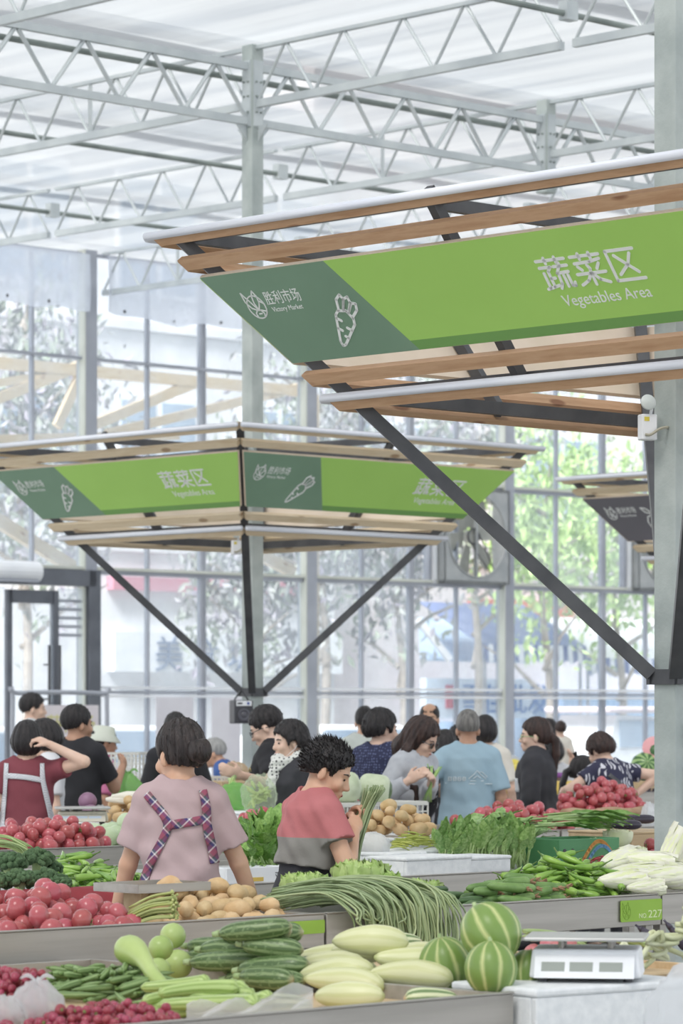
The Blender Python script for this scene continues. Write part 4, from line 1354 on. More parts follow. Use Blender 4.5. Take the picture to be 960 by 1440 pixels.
        nz = {'short': .036, 'buzz': .045, 'spiky': .030, 'bob': -.025, 'pixie': .018, 'bun': .018, 'pony': .01, 'bald': .03}.get(st)
        if nz is not None:
            nn = Rh @ unit(V3(0, .25, -1)); Hf.plane_cut(hp(0, -.06, nz), nn)
        if st == 'bun':
            c = V3(0.0, -.138, .060)
            Hf.ell(hp(*c), hs * V3(.046, .036, .044), .004, Rh)
            Hf.cone(hp(0, -.09, .075), hp(*c), .03, .03, .02)
        if st == 'pony':
            q = [(0, -.10, .07), (0, -.135, .03), (0, -.14, -.06), (0, -.125, -.16), (0, -.11, -.25)]
            for (a, b, r0, r1) in zip(q[:-1], q[1:], (.026, .030, .030, .024), (.030, .030, .024, .010)):
                Hf.cone(hp(*a), hp(*b), r0, r1, .01)
        if st == 'long':
            for sd in (-1, 1):
                q = [hp(sd * .06, -.02, .06), hp(sd * .085, -.02, -.03), tp(sd * .10, -.02, 1.38), tp(sd * .11, .09 if hair[2:] else -.03, 1.22), tp(sd * .09, .12 if hair[2:] else -.06, 1.10)]
                for (a, b, r0, r1) in zip(q[:-1], q[1:], (.035, .036, .036, .030), (.036, .036, .030, .012)):
                    Hf.cone(a, b, r0, r1, .02)
            q = [hp(0, -.07, .05), hp(0, -.09, -.04), tp(0, -.10, 1.34), tp(0, -.12, 1.2)]
            for (a, b, r0, r1) in zip(q[:-1], q[1:], (.06, .062, .06), (.062, .06, .03)):
                Hf.cone(a, b, r0, r1, .03)
        if False:
            for _ in range(420):
                th = rs.uniform(0, 6.283); el = rs.uniform(0.02, 1.45)
                dv = V3(math.cos(th) * math.cos(el), math.sin(th) * math.cos(el), math.sin(el))
                if dv[1] > .62 and dv[2] < .55: continue
                p = V3(dv[0] * .082, -.012 + dv[1] * .100, .098 + dv[2] * .092)
                q = p + unit(dv + V3(rs.uniform(-.3, .3), -.35 + rs.uniform(-.2, .25), .25)) * rs.uniform(.018, .042)
                Hf.cone(hp(*p), hp(*q), .0075, .002, .003)
        amp = {'spiky': .0015, 'pixie': .003, 'long': .004, 'buzz': .0012}.get(st, .0028)
        def strands(x, y, z):
            X = Rh[0, 0] * (x - ho[0]) + Rh[1, 0] * (y - ho[1]) + Rh[2, 0] * (z - ho[2])
            Yy = Rh[0, 1] * (x - ho[0]) + Rh[1, 1] * (y - ho[1]) + Rh[2, 1] * (z - ho[2])
            an = np.arctan2(X, Yy + .01)
            return amp * (np.sin(an * 17 + ph[0] + 9 * (z - ho[2])) + .7 * np.sin(an * 29 + ph[1] - 14 * (z - ho[2])))
        Hf.wrinkle(strands)
        me = Hf.mesh('hair', hm)
        if me: P.hair_o = put('hair', me, root)
        if me and st in ('spiky', 'pixie', 'short', 'bun'):
            hb = BVHTree.FromPolygons([v.co for v in me.vertices], [tuple(q.vertices) for q in me.polygons])
            tips = MB(); nn_ = {'spiky': 1500, 'pixie': 420, 'short': 260, 'bun': 160}[st]
            ln = {'spiky': (.012, .030), 'pixie': (.012, .026), 'short': (.008, .016), 'bun': (.012, .03)}[st]
            for _ in range(nn_):
                th = rs.uniform(0, 6.283); el = math.asin(rs.uniform(-.55, 1))
                dv = Rh @ V3(math.cos(th) * math.cos(el), math.sin(th) * math.cos(el), math.sin(el))
                c = hp(0, -.01, .09)
                hit, nrm, _i, _d = hb.ray_cast(Vector(c + dv * .4), Vector(-dv))
                if hit is None: continue
                fall = Vector(Rh @ V3(0, -.25, -.9) if st != 'spiky' else V3(0, -.45, .75)) + Vector((rs.uniform(-.4, .4), rs.uniform(-.4, .4), rs.uniform(-.3, .3)))
                k_ = {'spiky': .45, 'pixie': .28, 'short': .25, 'bun': .12}[st]
                d_ = (nrm * k_ + fall.normalized() * (1 - k_)).normalized()
                L_ = rs.uniform(*ln); r_ = .0026 if st == 'spiky' else .0022
                sd_ = d_.cross(nrm); sd_ = sd_.normalized() if sd_.length > 1e-3 else d_.orthogonal().normalized()
                up_ = sd_.cross(d_)
                b_ = hit - d_ * .006
                tips.add([b_ + sd_ * r_, b_ - sd_ * r_ * .6 + up_ * r_, b_ - sd_ * r_ * .6 - up_ * r_, b_ + d_ * (L_ + .006) + Vector((0, 0, -.15 * L_))], [(0, 1, 3), (1, 2, 3), (2, 0, 3), (0, 2, 1)])
            tips.build('hair_tips', hm, root)
    P.hp = lambda x, y, z: Vector(hp(x, y, z)); P.tp = lambda x, y, z: Vector(tp(x, y, z)); P.Rh = Rh; P.WR = WR; P.EL = EL; P.SH = SH; P.Rt = Rt; P.ho = ho
    return P

def on_shirt(P, x, z, back=True, off=0.006):
    """point on the shirt surface, found along y in the person's frame"""
    if P.bvh is None:
        me = P.shirt_o.data
        P.bvh = BVHTree.FromPolygons([v.co for v in me.vertices], [tuple(p.vertices) for p in me.polygons])
    o = Vector((x, -2 if back else 2, z)); d = Vector((0, 1 if back else -1, 0))
    hit, nrm, i, dist = P.bvh.ray_cast(o, d)
    if hit is None: return None
    if nrm.dot(d) > 0: nrm = -nrm
    return hit + nrm * off

def strap(P, pts, w, m, name='apron_strap', back=True, n=10, off=.006):
    """ribbon lying on the shirt: pts are (x, z) pairs"""
    C = bez([(x, 0, z) for x, z in pts], n)
    rows = []
    for i, c in enumerate(C):
        t = (C[min(i + 1, len(C) - 1)] - C[max(i - 1, 0)]).normalized()
        sx = Vector((t.z, 0, -t.x))
        row = []
        for f in (-.5, -.17, .17, .5):
            q = c + sx * (w * f)
            p = on_shirt(P, q.x, q.z, back, off)
            if p is None: p = rows[-1][0] if rows else Vector((q.x, 0, q.z))
            row.append(p)
        rows.append(row)
    mb = MB(); mb.grid(rows)
    o = mb.build(name, m, P.root, smooth=True)
    sl = o.modifiers.new('thickness', 'SOLIDIFY'); sl.thickness = 0.003; sl.offset = 1
    return o

def glasses(P, m, sun=False):
    mb = MB()
    R = Matrix(P.Rh.tolist())
    for sd in (-1, 1):
        c = P.hp(sd * .033, .100, .056)
        ring = [c + R @ Vector((.024 * math.cos(k / 14 * 6.283), -.004 * abs(math.cos(k / 14 * 6.283)), (.018 if not sun else .021) * math.sin(k / 14 * 6.283))) for k in range(14)]
        mb.tube(ring, .0022, 5, closed=True)
        mb.tube([P.hp(sd * .056, .092, .060), P.hp(sd * .072, .03, .060), P.hp(sd * .074, -.02, .050)], .0025, 5)
    mb.tube([P.hp(-.010, .104, .060), P.hp(.010, .104, .060)], .0022, 5)
    o = mb.build('glasses', m, P.root)
    for sd in (-1, 1):
        l = MB(); l.ball(P.hp(sd * .033, .100, .056), (.022, .0025, .016 if not sun else .019), 12, 6, R)
        l.build('lens', mat('sun_lens', '#141416', rough=0.1) if sun else film_mat('clear_lens', '#dfe6ea', .8, .5, .1), o, smooth=True)
    return o
# ================================================================== THE TWO WOMEN BETWEEN THE COUNTERS
def plaid_mat():
    m = bpy.data.materials.new('plaid_ribbon'); m.use_nodes = True
    N = NT(m); p = N.n['Principled BSDF']
    uv = N.new('ShaderNodeTexCoord')
    x = N.xyz(N.coord('Object'))
    a = N.math('FRACT', N.math('MULTIPLY', N.math('ADD', x[0], x[2]), 14.0))
    b = N.math('FRACT', N.math('MULTIPLY', N.math('SUBTRACT', x[2], x[0]), 14.0))
    c1 = N.ramp(a, [(0, '#8c4a5e'), (.28, '#4a3f72'), (.5, '#d9d4d4'), (.62, '#5a6a62'), (.8, '#8c4a5e')], 'CONSTANT')
    c2 = N.ramp(b, [(0, '#a0566b'), (.3, '#e4dfdf'), (.42, '#4d4470'), (.7, '#3f3a4c'), (.85, '#a0566b')], 'CONSTANT')
    N.link(N.mix(.5, c1, c2), p.inputs['Base Color']); p.inputs['Roughness'].default_value = .85
    return m
M_plaid = plaid_mat()
M_pink = cloth('mauve_pink_cotton', '#b59d9f', '#bea7a9', ns=2)
P1 = person(254, 13.40, 1009, 0, 'woman in mauve pink shirt with plaid apron straps and hair bun, seen from behind', hair=('bun', hair_mat('soft_black_hair', '#221d1e', '#463c3a')), skin_m=M_skin1,
            shirt=M_pink, sleeve=.40, hem=.88, lean=6, yaw=34, pitch=6, girth=.95, shoulder=.78, hs=1.18, hvox=.0045, vox=.0065, wr=.0075, neck_r=.066,
            hands={'L': (-.285, .10, .84), 'R': (.33, .10, .84)}, poles={'L': (-.6, -.8, .2), 'R': (.6, -.8, .2)}, sleeve_loose=.036)
ys = lambda x, z: (x, z)
strap(P1, [(-.135, 1.385), (-.10, 1.345), (-.055, 1.29), (-.045, 1.25), (-.07, 1.19), (-.12, 1.09), (-.155, .98), (-.165, .93)], .034, M_plaid)
strap(P1, [(.095, 1.40), (.108, 1.33), (.112, 1.25), (.128, 1.17), (.14, 1.10)], .034, M_plaid)
strap(P1, [(-.05, 1.258), (.03, 1.268), (.112, 1.282)], .036, M_plaid, n=6)
# apron ties at the waist
strap(P1, [(-.17, .965), (-.10, .935), (-.02, .925)], .014, M_plaid, name='apron_tie', n=6)

def block_mat():
    m = bpy.data.materials.new('colour_block_cotton'); m.use_nodes = True
    N = NT(m); p = N.n['Principled BSDF']
    x = N.xyz(N.coord('Object'))
    n = N.noise(N.coord('Object'), 4, 3)
    top = N.ramp(n, [(.3, '#b56a6c'), (.7, '#c0777a')]); bot = N.ramp(n, [(.3, '#84827e'), (.7, '#918f8a')])
    f = N.math('GREATER_THAN', x[2], 1.235)
    N.link(N.mix(f, bot, top), p.inputs['Base Color']); p.inputs['Roughness'].default_value = .85
    b = N.new('ShaderNodeBump'); b.inputs['Strength'].default_value = .2; b.inputs['Distance'].default_value = .01
    N.link(N.noise(N.coord('Object'), 30, 3), b.inputs['Height']); N.link(b.outputs[0], p.inputs['Normal'])
    return m
P2 = person(450, 13.95, 1027, -62, 'woman with spiky black hair in red and grey colour-block shirt holding green beans', hair=('spiky', M_hair), skin_m=M_skin1,
            shirt=block_mat(), sleeve=.30, hem=1.10, shoulder=.84, lean=10, yaw=-34, pitch=20, girth=1.04, hs=1.14, hvox=.0042, vox=.0065, wr=.008, neck_r=.072,
            hands={'R': (.11, .115, 1.26), 'L': (-.03, .16, 1.30)}, poles={'R': (.7, -.45, -.9), 'L': (-.6, -.2, -.8)}, curl={'R': 1.0, 'L': 1.0},
            palm={'R': (-.8, .3, .2), 'L': (.8, .3, .2)}, sleeve_loose=.034, flare=.04, pants=M_jean, waist=1.19)
# the bunch of long beans in her hands: each bean a part of the bunch
M_bean = mat('long_bean', '#8a9d70', '#abba90', ns=5, rough=.55, vary=.18)
Mw = Matrix.Translation(P2.root.location) @ Matrix.Rotation(P2.root.rotation_euler.z, 4, 'Z') @ Matrix.Scale(P2.s, 4)
grip = Mw @ Vector((.055, .188, 1.32))
bunch = tag(empty('bean_bunch', grip), 'bunch of long green beans held by the woman in red and grey', 'beans')
rb = random.Random(4)
for k in range(42):
    a = rb.random() * 6.28; r = .034 * math.sqrt(rb.random())
    o = Vector((math.cos(a) * r, math.sin(a) * r, 0))
    tl = rb.uniform(.0, .035)
    pts = [o * 1.5 + Vector((.050, -.01, .10 + tl)), o + Vector((.022, 0, .055)), o, o * 1.25 + Vector((-.05, .0, -.16)), o * 1.5 + Vector((-.075, .0, -.42 - rb.random() * .06))]
    mb = MB(); mb.tube(bez(pts, 4), lambda t: .0038 * (1 if t < .95 else .6), 6); mb.build('bean', M_bean, bunch, smooth=True)
# ================================================================== THE CROWD BEHIND
M_chk = None
def check_mat(name, c1, c2, sc, mode='check'):
    m = bpy.data.materials.new(name); m.use_nodes = True
    N = NT(m); p = N.n['Principled BSDF']
    if mode == 'check':
        t = N.new('ShaderNodeTexChecker'); t.inputs['Scale'].default_value = sc
        t.inputs['Color1'].default_value = lin(c1); t.inputs['Color2'].default_value = lin(c2)
        N.link(N.coord('Object'), t.inputs['Vector']); N.link(t.outputs[0], p.inputs['Base Color'])
    elif mode == 'dots':
        t = N.new('ShaderNodeTexVoronoi'); t.inputs['Scale'].default_value = sc; t.inputs['Randomness'].default_value = .35
        N.link(N.coord('Object'), t.inputs['Vector'])
        N.link(N.ramp(t.outputs['Distance'], [(0, c1), (.30, c1), (.36, c2)]), p.inputs['Base Color'])
    elif mode == 'leaf':
        t = N.new('ShaderNodeTexVoronoi'); t.inputs['Scale'].default_value = sc; t.feature = 'F1'
        v = N.coord('Object', (1.0, 1.0, .5))
        N.link(v, t.inputs['Vector'])
        w = N.new('ShaderNodeTexWave'); w.inputs['Scale'].default_value = 9; w.inputs['Distortion'].default_value = 14; w.inputs['Detail'].default_value = 1
        N.link(N.coord('Object'), w.inputs['Vector'])
        f = N.math('MULTIPLY', N.math('LESS_THAN', t.outputs['Distance'], .46), N.math('GREATER_THAN', w.outputs['Fac'], .62))
        N.link(N.mix(f, c1, c2), p.inputs['Base Color'])
    p.inputs['Roughness'].default_value = .85
    _mats[name] = m
    return m
M_ging = check_mat('grey_gingham', '#b9bcc6', '#e6e7eb', 130)
M_burg = cloth('burgundy_cotton', '#793a45', '#86454f', ns=3)
M_black = cloth('black_cotton', '#232327', '#2e2e33', ns=3)
M_blackj = cloth('black_jacket', '#26262b', '#34343a', ns=3, rough=.7)
M_grey = cloth('pale_grey_cotton', '#c3c6ca', '#cfd2d5')
M_pinkh = cloth('hot_pink_cotton', '#b65f86', '#c4769a', ns=12)
M_blue = cloth('sky_blue_pique', '#98b3c3', '#a5becb', ns=2)
M_hood = cloth('heather_grey_fleece', '#b0b3ba', '#bdc0c6', ns=20)
M_sage = cloth('pale_sage_cotton', '#c9cfc8', '#d4d9d3')
M_cream = cloth('cream_cotton', '#dcd6cc', '#e4dfd6')
M_roy = cloth('royal_blue_cotton', '#3d5d9c', '#4a6aa8')
M_wht = cloth('white_cotton', '#dcdce0', '#e6e6ea')
M_navy = check_mat('navy_dotted', '#5e668a', '#2f3350', 55, 'dots')
M_leafp = check_mat('navy_leaf_print', '#34344c', '#d6d6de', 14, 'leaf')

P3 = person(38, 20.4, 1011, 2, 'woman in burgundy shirt and grey gingham apron raising her right arm', hair=('bob', M_hair), skin_m=M_skin2, shirt=M_burg, sleeve=.28, hem=.85,
            handw={'R': (70, 1047, -.12)}, poles={'R': (1, -.1, -.5)}, curl={'R': .8, 'L': .4}, girth=.98, palm={'R': (-1, .3, 0)})
strap(P3, [(-.125, 1.41), (-.13, 1.30), (-.14, 1.15), (-.155, .98)], .030, M_ging)
strap(P3, [(.100, 1.41), (.105, 1.30), (.135, 1.15), (.165, .98)], .030, M_ging)
strap(P3, [(-.13, 1.335), (0, 1.325), (.105, 1.305)], .034, M_ging, n=8)
strap(P3, [(-.15, 1.02), (-.05, .99), (.05, .995), (.15, 1.02)], .014, M_ging, name='apron_tie', n=8)

P4 = person(66, 21.8, 1009, 100, 'woman with black bob and white top half hidden behind the burgundy shirt', hair=('bob', M_hair), skin_m=M_skin2, shirt=M_wht, sleeve=.4, pitch=10)
P5 = person(44, 31, 973, -82, 'tall man in pale grey shirt by the glass door looking right', hair=('short', M_hair), skin_m=M_skin2, shirt=M_grey, sleeve=.45, vox=.012)
P6 = person(107, 22.8, 989, -24, 'man in black shirt with his back turned reaching down to a green bag', hair=('short', M_hair), skin_m=M_skin3, shirt=M_black, sleeve=.42, yaw=-32, girth=1.02,
            handw={'R': (172, 1079, .25)}, poles={'R': (.3, -.3, -1)}, shoulder=.9)
P7 = person(143, 25.5, 1020, -70, 'woman in hot pink shirt wearing a pale bucket hat', hair=('short', M_hair), skin_m=M_skin3, shirt=M_pinkh, sleeve=.5, vox=.012, pitch=6)
M_hat = cloth('pale_green_canvas', '#cdd2c4', '#d9ddd2')
mb = MB(); mb.lathe([(.150, -.015), (.152, -.012), (.098, .045), (.088, .105), (.070, .115), (.0, .118), ], 24)
mb.build('bucket_hat', M_hat, P7.root, smooth=True, M=Matrix.Translation(P7.hp(0, -.01, .085)) @ Matrix(P7.Rh.tolist()).to_4x4())
P8 = person(247, 23.5, 1000, 10, 'dark-haired person mostly hidden behind the woman with the hair bun', hair=('short', M_hair), shirt=M_black, vox=.012, detail=False)
P9 = person(299, 27, 1040, 85, 'silver-haired man in blue shirt bending behind the crates', hair=('short', M_hairw), skin_m=M_skin1, shirt=M_roy, sleeve=.45, lean=32, vox=.012, waist=1.07)
P10 = person(384, 21.2, 988, 76, 'man with dark glasses in black printed shirt reaching for gourds', hair=('short', M_hair), skin_m=M_skin2, shirt=M_black, sleeve=.40, pitch=26, yaw=2, girth=1.02,
             handw={'L': (338, 1090, -.5)}, poles={'L': (-.5, -.6, -.8)})
glasses(P10, M_dark)
gold = mat('gold_print', '#b9a878', rough=.6)
P11 = person(411, 20.55, 1009, 118, 'smiling short-haired woman in black jacket with dotted scarf and lowered mask', hair=('pixie', M_hair), skin_m=M_skin2, shirt=M_blackj, sleeve=.97, hem=.80, pitch=4, yaw=-6, girth=1.0, neck_drop=.05, neck_r=.075, shirt_name='jacket')
Sc = Field(V3(-.22, -.2, 1.2), V3(.22, .26, 1.62), .009)
t_ = P11.tp
for k in range(12):
    a0, a1 = k / 12 * 6.283, (k + 1) / 12 * 6.283
    f = lambda a: np.array(t_(.078 * math.cos(a), .004 + .082 * math.sin(a), 1.445 + .012 * math.sin(a * 2) - .03 * max(0, math.sin(a))))
    Sc.cone(f(a0), f(a1), .034, .034, .01)
Sc.cone(np.array(t_(0, .10, 1.42)), np.array(t_(.01, .135, 1.27)), .05, .045, .02)
Sc.wrinkle(lambda x, y, z: .004 * np.sin(z * 120 + x * 50) + 0 * y)
put('scarf', Sc.mesh('scarf', check_mat('dotted_scarf', '#4a4a50', '#dfe0dc', 46, 'dots')), P11.root)
mb = MB(); mb.ball(P11.hp(0, .066, -.042), (.046, .040, .034), 12, 8, Matrix(P11.Rh.tolist())); mk = mb.build('face_mask', M_white, P11.root, smooth=True)
for sd in (-1, 1):
    mb = MB(); mb.tube([P11.hp(sd * .045, .06, -.03), P11.hp(sd * .074, .0, .02), P11.hp(sd * .080, -.012, .04)], .0018, 4); mb.build('ear_loop', M_white, mk)
mb = MB(); mb.ball(P11.hp(0, .0985, -.004), (.014, .004, .004), 8, 4, Matrix(P11.Rh.tolist())); mb.build('teeth', M_white, P11.root, smooth=True)

P12 = person(513, 27.5, 992, 12, 'man with cropped hair in pale sage shirt seen from behind', hair=('buzz', M_hair), skin_m=M_skin1, shirt=M_sage, sleeve=.5, vox=.012, girth=1.08, yaw=-20)
P13 = person(535, 22.0, 993, -26, 'short-haired woman in navy dotted blouse looking right beside the wax gourds', hair=('pixie', M_hair), skin_m=M_skin2, shirt=M_navy, sleeve=.46, yaw=-40, girth=1.08, lean=4)
strap(P13, [(-.17, 1.09), (-.05, 1.075), (.05, 1.08), (.17, 1.10)], .012, mat('red_belt', '#b04a58', rough=.6), name='belt')
P14 = person(604, 28.2, 988, 172, 'balding man behind the woman in sunglasses', hair=('bald', M_hair), skin_m=M_skin1, shirt=M_black, vox=.012)
P15 = person(586, 21.3, 1003, -128, 'long-haired woman in grey hoodie and sunglasses holding green stalks', hair=('long', M_hairb, 1), skin_m=M_skin2, shirt=M_hood, sleeve=.96, hem=.78, pitch=24, yaw=14, lean=6,
             handw={'R': (574, 1098, -.28), 'L': (606, 1101, -.20)}, poles={'R': (.5, -.5, -.8), 'L': (-.5, -.5, -.8)}, loose=.028, shirt_name='hoodie', neck_drop=.03)
glasses(P15, M_dark, sun=True)
mb = MB(); P = []
for i in range(9):
    z = .90 + i * .055; row = []
    for j in range(5):
        x = -.05 + .025 * j
        q = on_shirt(P15, x * (1.0 if z < 1.3 else .8), z, False, .004); row.append(q if q else Vector((x, .12, z)))
    P.append(row)
mb.grid(P); o = mb.build('undershirt', M_black, P15.root, smooth=True); sl = o.modifiers.new('t', 'SOLIDIFY'); sl.thickness = .003
P16 = person(626, 24.5, 1024, -10, 'person with long dark hair in black, left of the blue polo shirt', hair=('long', M_hair), skin_m=M_skin1, shirt=M_black, vox=.012)
P17 = person(643, 28.5, 1018, 20, 'far person with dark hair peeking beside the blue polo shirt', hair=('short', M_hair), shirt=M_cream, vox=.013, detail=False)
P18 = person(658, 22.4, 997, 4, 'grey-haired man in sky blue polo shirt seen from behind', hair=('buzz', M_hairg), skin_m=M_skin3, shirt=M_blue, sleeve=.46, hem=.80, girth=1.10, pitch=6,
             handw={'L': (612, 1112, .10)}, poles={'L': (-.8, -.5, -.4)}, sleeve_loose=.034, neck_r=.060, shoulder=.88)
# faint print on the back of the polo shirt
def back_print(P, lines, w, m, name='back_print'):
    mb = MB()
    for L in lines:
        pts = [on_shirt(P, x, z, True, .003) for x, z in L]
        pts = [p for p in pts if p]
        if len(pts) > 1: mb.tube(pts, w / 2, 5)
    return mb.build(name, m, P.root)
M_prt = mat('polo_print', '#dfe7ea', rough=.7)
LN = [[(-.16, 1.185), (.0, 1.18), (.15, 1.18)]]
for i, x in enumerate((-.13, -.10, -.07, -.04)):
    LN += [[(x - .010, 1.205), (x - .010, 1.225)], [(x - .010, 1.225), (x + .008, 1.225)], [(x + .008, 1.225), (x + .008, 1.205)], [(x - .010, 1.215), (x + .008, 1.215)], [(x - .010, 1.203), (x + .008, 1.203)]]
LN += [[(-.01, 1.215), (.02, 1.24), (.045, 1.268), (.07, 1.24), (.105, 1.215)], [(.02, 1.215), (.045, 1.235), (.07, 1.215)], [(.045, 1.268), (.06, 1.255), (.075, 1.262), (.115, 1.225)], [(.0, 1.20), (.09, 1.20)]]
back_print(P18, LN, .005, M_prt)
mb = MB()
for k in range(16):
    a = k / 15 * 3.3 - 1.65 - math.pi / 2
mb.tube([P18.tp(.064 * math.cos(k / 14 * 6.283), -.006 + .064 * math.sin(k / 14 * 6.283), 1.435 + .012 * math.sin(k / 14 * 6.283)) for k in range(14)], .016, 6, closed=True, flat=1.5); mb.build('collar', M_blue, P18.root, smooth=True)
P19 = person(682, 26.5, 1004, -4, 'black-haired woman in cream top behind the blue polo shirt', hair=('bob', M_hair), skin_m=M_skin2, shirt=M_cream, vox=.012)
strap(P19, [(-.03, 1.36), (.03, 1.25), (.08, 1.12)], .02, M_dark, name='bag_strap')
P21 = person(755, 23.3, 1007, 70, 'woman in black jacket with green glasses and brown ponytail, side view', hair=('pony', M_hairb), skin_m=M_skin2, shirt=M_blackj, sleeve=.97, hem=.78, yaw=16, girth=1.06, loose=.028, shirt_name='jacket',
             hands={'L': (-.26, .08, .86), 'R': (.26, .08, .86)})
glasses(P21, mat('green_frame', '#8fb07a', rough=.4))
q = P21
for zc in (1.14,):
    P = []
    for i in range(5):
        row = []
        for j in range(4):
            z = zc + .10 * i / 4; x = -.15 + .085 * j / 3
            r = on_shirt(P21, x, z, False, .004); row.append(r if r else Vector((x, .1, z)))
        P.append(row)
    mb = MB(); mb.grid(P); o = mb.build('pocket', M_grey, P21.root, smooth=True); sl = o.modifiers.new('t', 'SOLIDIFY'); sl.thickness = .004
P22 = person(771, 30.5, 1009, -10, 'far woman with ponytail holding a toddler', hair=('pony', M_hair), skin_m=M_skin2, shirt=M_wht, vox=.013, detail=False, handw={'R': (787, 1048, -.15), 'L': (782, 1058, -.25)})
P22b = person(788, 30.25, 1012, 10, 'toddler in cream shirt held high in front of the glass', hair=('short', M_hairb), skin_m=M_skin2, shirt=M_cream, vox=.011, detail=False, zfoot=.72, hs=1.35)
P22c = person(778, 29.2, 1036, 0, 'dark-haired child standing below the toddler', hair=('bob', M_hair), skin_m=M_skin2, shirt=M_wht, vox=.013, detail=False, hs=1.2)
P23 = person(814, 24.3, 1061, -62, 'little girl with pigtails looking at the fruit', hair=('pony', M_hair), skin_m=M_skin2, shirt=M_wht, pitch=18, hs=1.28, vox=.010)
for k, (x, y, z) in enumerate(((-.04, -.06, .20), (.05, -.05, -.04))):
    mb = MB(); mb.tube([P23.hp(x, y, z - .04), P23.hp(x * 1.3, y * 1.3, z), P23.hp(x * 1.2, y * 1.5, z - .02 if k == 0 else z - .09)], [.014, .022, .006], 8); mb.build('pigtail', M_hair, P23.root, smooth=True)
P24 = person(846, 23.9, 1028, 38, 'woman in navy leaf-print blouse bending over the fruit with a shoulder strap', hair=('pixie', M_hairb), skin_m=M_skin2, shirt=M_leafp, sleeve=.26, hem=.86, lean=24, yaw=10, pitch=18, girth=1.05, waist=1.07,
             handw={'L': (790, 1117, .0), 'R': (893, 1118, .0)}, poles={'L': (-.6, -.6, 0), 'R': (1, -.6, .3)})
strap(P24, [(-.11, 1.30), (-.02, 1.20), (.06, 1.09), (.11, 1.0)], .035, M_dark, name='bag_strap')
# print on the chest of the man with glasses
lines = [[(x, 1.27 + .012 * math.sin(i * 2.1)) for i, x in enumerate([-.12 + .02 * k for k in range(13)])], [(-.12, 1.262), (.12, 1.262)], [(-.02, 1.26), (.02, 1.295)], [(.02, 1.26), (-.02, 1.295)]]
mb = MB()
for L in lines:
    pts = [on_shirt(P10, x, z, False, .004) for x, z in L]; pts = [p for p in pts if p]
    if len(pts) > 1: mb.tube(pts, .004, 5)
mb.build('chest_print', gold, P10.root)
# ================================================================== PRODUCE: shapes and piles
def uv_stripe_mat(name, c1, c2, n, c3=None, width=.5, noise=.25, rough=.4, vary=.08, vspots=0.0, ends=None, soft=.12):
    """stripes running along a fruit (uv u around, v along), irregular"""
    if name in _mats: return _mats[name]
    m = bpy.data.materials.new(name); m.use_nodes = True
    N = NT(m); p = N.n['Principled BSDF']
    uv = N.coord('UV')
    x = N.xyz(uv)
    nz = N.noise(N.coord('Object', (1, 1, 1), rnd=5.0), 9, 4)
    u = N.math('ADD', N.math('MULTIPLY', x[0], n), N.math('MULTIPLY', N.math('SUBTRACT', nz, .5), noise * 4))
    t = N.math('PINGPONG', u, .5)
    a = max(.02, width * .5 - soft / 2)
    base = N.ramp(N.math('MULTIPLY', t, 2.0), [(max(0, width - soft), c1), (min(1, width + soft), c2)])
    if c3:
        n2 = N.noise(N.coord('Object', (1, 1, 1), rnd=9.0), 60, 2)
        base = N.mix(N.ramp(n2, [(.56, '#000000'), (.62, '#ffffff')]), base, c3)
    if ends:
        e = N.ramp(x[1], [(0, '#ffffff'), (.05, '#000000'), (.95, '#000000'), (1.0, '#ffffff')])
        base = N.mix(e, base, ends)
    if vary:
        hs = N.new('ShaderNodeHueSaturation'); N.link(base, hs.inputs['Color'])
        oi = N.new('ShaderNodeObjectInfo'); mr = N.new('ShaderNodeMapRange'); mr.inputs['To Min'].default_value = 1 - vary; mr.inputs['To Max'].default_value = 1 + vary
        N.link(oi.outputs['Random'], mr.inputs['Value']); N.link(mr.outputs[0], hs.inputs['Value']); base = hs.outputs[0]
    N.link(base, p.inputs['Base Color']); p.inputs['Roughness'].default_value = rough
    _mats[name] = m
    return m

class Shape:
    """a produce mesh with the spheres that stand for it when it is piled"""
    def __init__(s, name, parts, spheres, off=(0, 0, 0)):
        s.name = name; s.parts = parts       # parts: list of (name, mesh), first is the thing's own mesh
        s.sph = np.array(spheres, float)      # x y z r

def pod(L, rad, bend=0.0, n=10, m=12, ridge=None, curve2=0.0, flat=1.0):
    """points along x, bent in the xy plane"""
    pts = []
    for i in range(m + 1):
        t = i / m - .5
        if abs(bend) > 1e-3:
            a = bend * t; R = L / bend
            x, y = R * math.sin(a), R * (1 - math.cos(a))
        else: x, y = L * t, 0
        pts.append(Vector((x, y, curve2 * math.cos(t * 3.1))))
    mb = MB(); rr = [rad(i / m) for i in range(m + 1)]
    mb.tube(pts, rr, n, ridge=ridge, flat=flat)
    sp = [(pts[i].x, pts[i].y, pts[i].z, max(rr[i] * .93, .002)) for i in range(0, m + 1, max(1, m // 6))]
    return mb, sp, pts, rr

def make_variants(fn, k): return [fn(random.Random(100 + i)) for i in range(k)]

